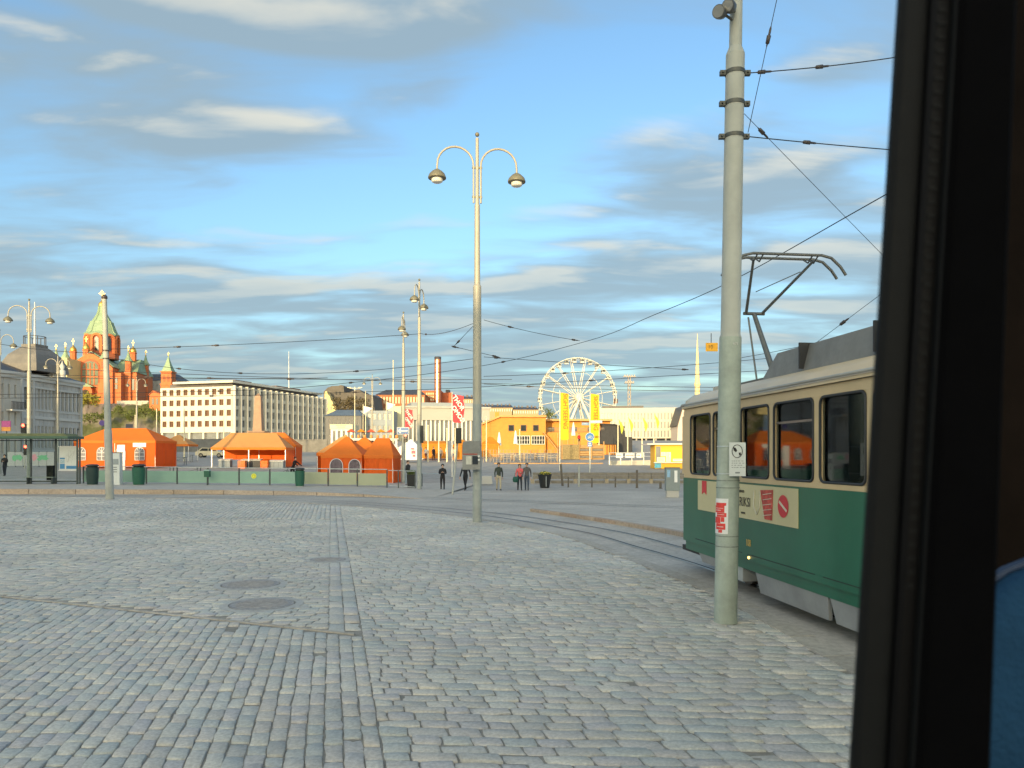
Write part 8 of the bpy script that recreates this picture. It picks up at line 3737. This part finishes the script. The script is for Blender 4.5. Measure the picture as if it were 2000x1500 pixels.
    # pantograph
    PG = mat('pantograph_steel', (0.16, 0.16, 0.15), 0.5, 0.5)
    hz, kz = 5.55, 4.80
    hx, kx, bx_ = 2.24, 1.08, 1.85
    pgm = M()
    pgm.tube([(kx, 0.95, kz), (kx, 1.35, kz)], 0.03, 8)
    pgm.tube([(bx_+0.15, 1.15, 3.44), (kx, 1.15, kz)], [0.055, 0.04], 8)
    pgm.tube([(bx_-0.35, 1.02, 3.50), (kx+0.05, 1.02, kz-0.08)], 0.018, 6)
    pan = pgm.build('pantograph', PG, t)
    m = M()
    for y0, y1 in ((1.0, 0.62), (1.3, 1.68)):
        m.tube([(kx, y0, kz), (hx, y1, hz-0.06)], [0.028, 0.022], 6)
    m.tube([(kx+0.45, 0.98, kz+0.30), (hx-0.2, 1.55, hz-0.2)], 0.008, 5)
    m.build('upper_arm', PG, pan)
    m = M()
    for dx in (-0.14, 0.14):
        m.tube([(hx+dx, 0.12, hz-0.32), (hx+dx, 0.22, hz-0.18), (hx+dx, 0.38, hz-0.04), (hx+dx, 0.55, hz), (hx+dx, 1.75, hz), (hx+dx, 1.92, hz-0.04), (hx+dx, 2.08, hz-0.18), (hx+dx, 2.18, hz-0.32)], 0.024, 6)
    for y in (0.62, 0.72, 1.58, 1.68):
        m.tube([(hx-0.14, y, hz-0.02), (hx, y, hz-0.10), (hx+0.14, y, hz-0.02)], 0.014, 5)
    m.build('collector_head', PG, pan)
    m = M()
    m.box(bx_-0.5, bx_+0.5, 0.75, 1.55, 3.43, 3.50)
    m.build('base_frame', PG, pan)


tram()

# ------------------------------------------------------------------ the window the picture is taken through
def carriage_window():
    Y = 0.60
    t = thing('carriage_window', 'big window of our own carriage with black rubber edged pillar', 'window', (0.3, Y, 1.4))

    def xr(px_top, px_bot, z, y):
        """x of an edge that runs from px_top at the top of the photograph to px_bot at its foot"""
        zt, zb = wz(0, y), wz(1500, y)
        f = (z-zb)/(zt-zb)
        return wx(px_bot, y)+(wx(px_top, y)-wx(px_bot, y))*f
    z0, z1 = 1.62, 2.92

    def band(name, a, b, y0, y1, m_, bev=0.004):
        m = M()
        pts = []
        for z in (z0, z1):
            xa, xb = xr(a[0], a[1], z, y0), xr(b[0], b[1], z, y0)
            pts.append([(xa, y1, z), (xa, y0+bev, z), (xa+bev, y0, z), (xb-bev, y0, z), (xb, y0+bev, z), (xb, y1, z)])
        vs = pts[0]+pts[1]
        n = 6
        m.add(vs, [tuple(range(n))[::-1], tuple(range(n, 2*n))]+[(i, (i+1) % n, n+(i+1) % n, n+i) for i in range(n)])
        return m.build(name, m_, t, world=True)
    RUBB = mat('window_rubber', (0.0045, 0.0055, 0.006), 0.6, spec=0.15, var=0.2, scale=60, bump=0.05, bscale=600)
    RUB2 = mat('window_rubber_inner', (0.0018, 0.002, 0.0025), 0.5, spec=0.12, var=0.2, scale=40)
    PIL = mat('pillar_plastic', (0.0012, 0.0013, 0.0017), 0.8, spec=0.04, var=0.25, scale=30, bump=0.05, bscale=900)
    band('outer_gasket', (1762, 1668), (1826, 1742), 0.597, 0.606, RUBB)
    band('inner_gasket', (1824, 1740), (1872, 1786), 0.588, 0.606, RUB2, 0.003)
    band('lip', (1868, 1783), (1880, 1794), 0.580, 0.606, RUBB, 0.001)
    band('pillar', (1878, 1793), (1992, 1940), 0.575, 0.606, PIL, 0.004)
    # ribbed edge of the gasket
    for k in range(46):
        z = 2.10+k*0.0105
        m = M()
        x = xr(1842, 1758, z, 0.5875)
        m.obox((x, 0.5876, z), (0.006, 0.001, 0.003))
        m.build('rubber_rib', RUBB, t, world=True)
    # pane
    pm = bpy.data.materials.new('carriage_pane_glass')
    pm.use_nodes = True
    nt = pm.node_tree
    for n in list(nt.nodes):
        if n.type != 'OUTPUT_MATERIAL':
            nt.nodes.remove(n)
    tr = nt.nodes.new('ShaderNodeBsdfTransparent')
    tr.inputs[0].default_value = (0.955, 0.985, 0.98, 1)
    nt.links.new(tr.outputs[0], nt.nodes['Material Output'].inputs[0])
    m = M()
    poly = [(-1.30, z0), (xr(1780, 1690, z0, 0.61), z0), (xr(1780, 1690, z1, 0.61), z1), (-1.30, z1)]
    m.prism([(x, 0.608, z) for x, z in poly], (0, 0.005, 0))
    m.build('pane', pm, t, world=True)
    # head, sill and the far pillar of the same window
    m = M()
    m.box(-1.45, 0.75, 0.54, 0.70, z0-0.25, z0-0.002)
    m.build('sill', PIL, t, world=True)
    m = M()
    m.box(-1.45, 0.75, 0.54, 0.70, z1+0.002, z1+0.2)
    m.build('head', PIL, t, world=True)
    m = M()
    m.box(-1.45, -1.302, 0.54, 0.70, z0, z1)
    m.build('pillar', PIL, t, world=True)
    # wall lining beyond the pillar
    m = M()
    m.box(0.745, 1.5, 1.2, 1.24, 1.3, 3.6)
    m.build('wall_lining', mat('lining_brown', (0.008, 0.0055, 0.004), 0.8, spec=0.05, var=0.3, scale=14), t, world=True)
    # seat back beside the pillar
    s = thing('seat_back', 'blue upholstered seat back at lower right corner', 'seat', (0.75, 0.90, 1.50))
    m = M()
    nu, nv = 28, 18
    vs = []
    e = 0.55

    def sp(v_, q):
        return math.copysign(abs(v_)**q, v_)
    for i in range(nv+1):
        ph = -math.pi/2+math.pi*i/nv
        for j in range(nu):
            th = 2*math.pi*j/nu
            vs.append((0.25*sp(math.cos(ph), e)*sp(math.cos(th), e), 0.05*sp(math.cos(ph), e)*sp(math.sin(th), e), 0.28+0.305*sp(math.sin(ph), e)))
    fs = [(i*nu+j, i*nu+(j+1) % nu, (i+1)*nu+(j+1) % nu, (i+1)*nu+j) for i in range(nv) for j in range(nu)]
    m.add(vs, fs, 0, True)
    m.build('cushion', mat('seat_blue_plush', (0.011, 0.042, 0.09), 0.85, spec=0.1, var=0.3, scale=8, bump=0.3, bscale=120), s)
    m = M()
    m.tube([(-0.253*sp(math.cos(R(a)), e), 0, 0.28+0.308*sp(math.sin(R(a)), e)) for a in range(0, 181, 10)], 0.006, 6)
    m.build('piping', mat('seat_piping', (0.012, 0.03, 0.07), 0.6), s)
    m = M()
    m.box(-0.03, 0.03, -0.03, 0.03, -0.45, 0.0)
    m.build('support', FSTEEL, s)


carriage_window()

for o in bpy.data.objects:
    if o.parent is not None and (o.name.startswith('lettering') or o.name.startswith('fleet_number') or o.name.startswith('number_plate')):
        o['kind'] = 'stuff'
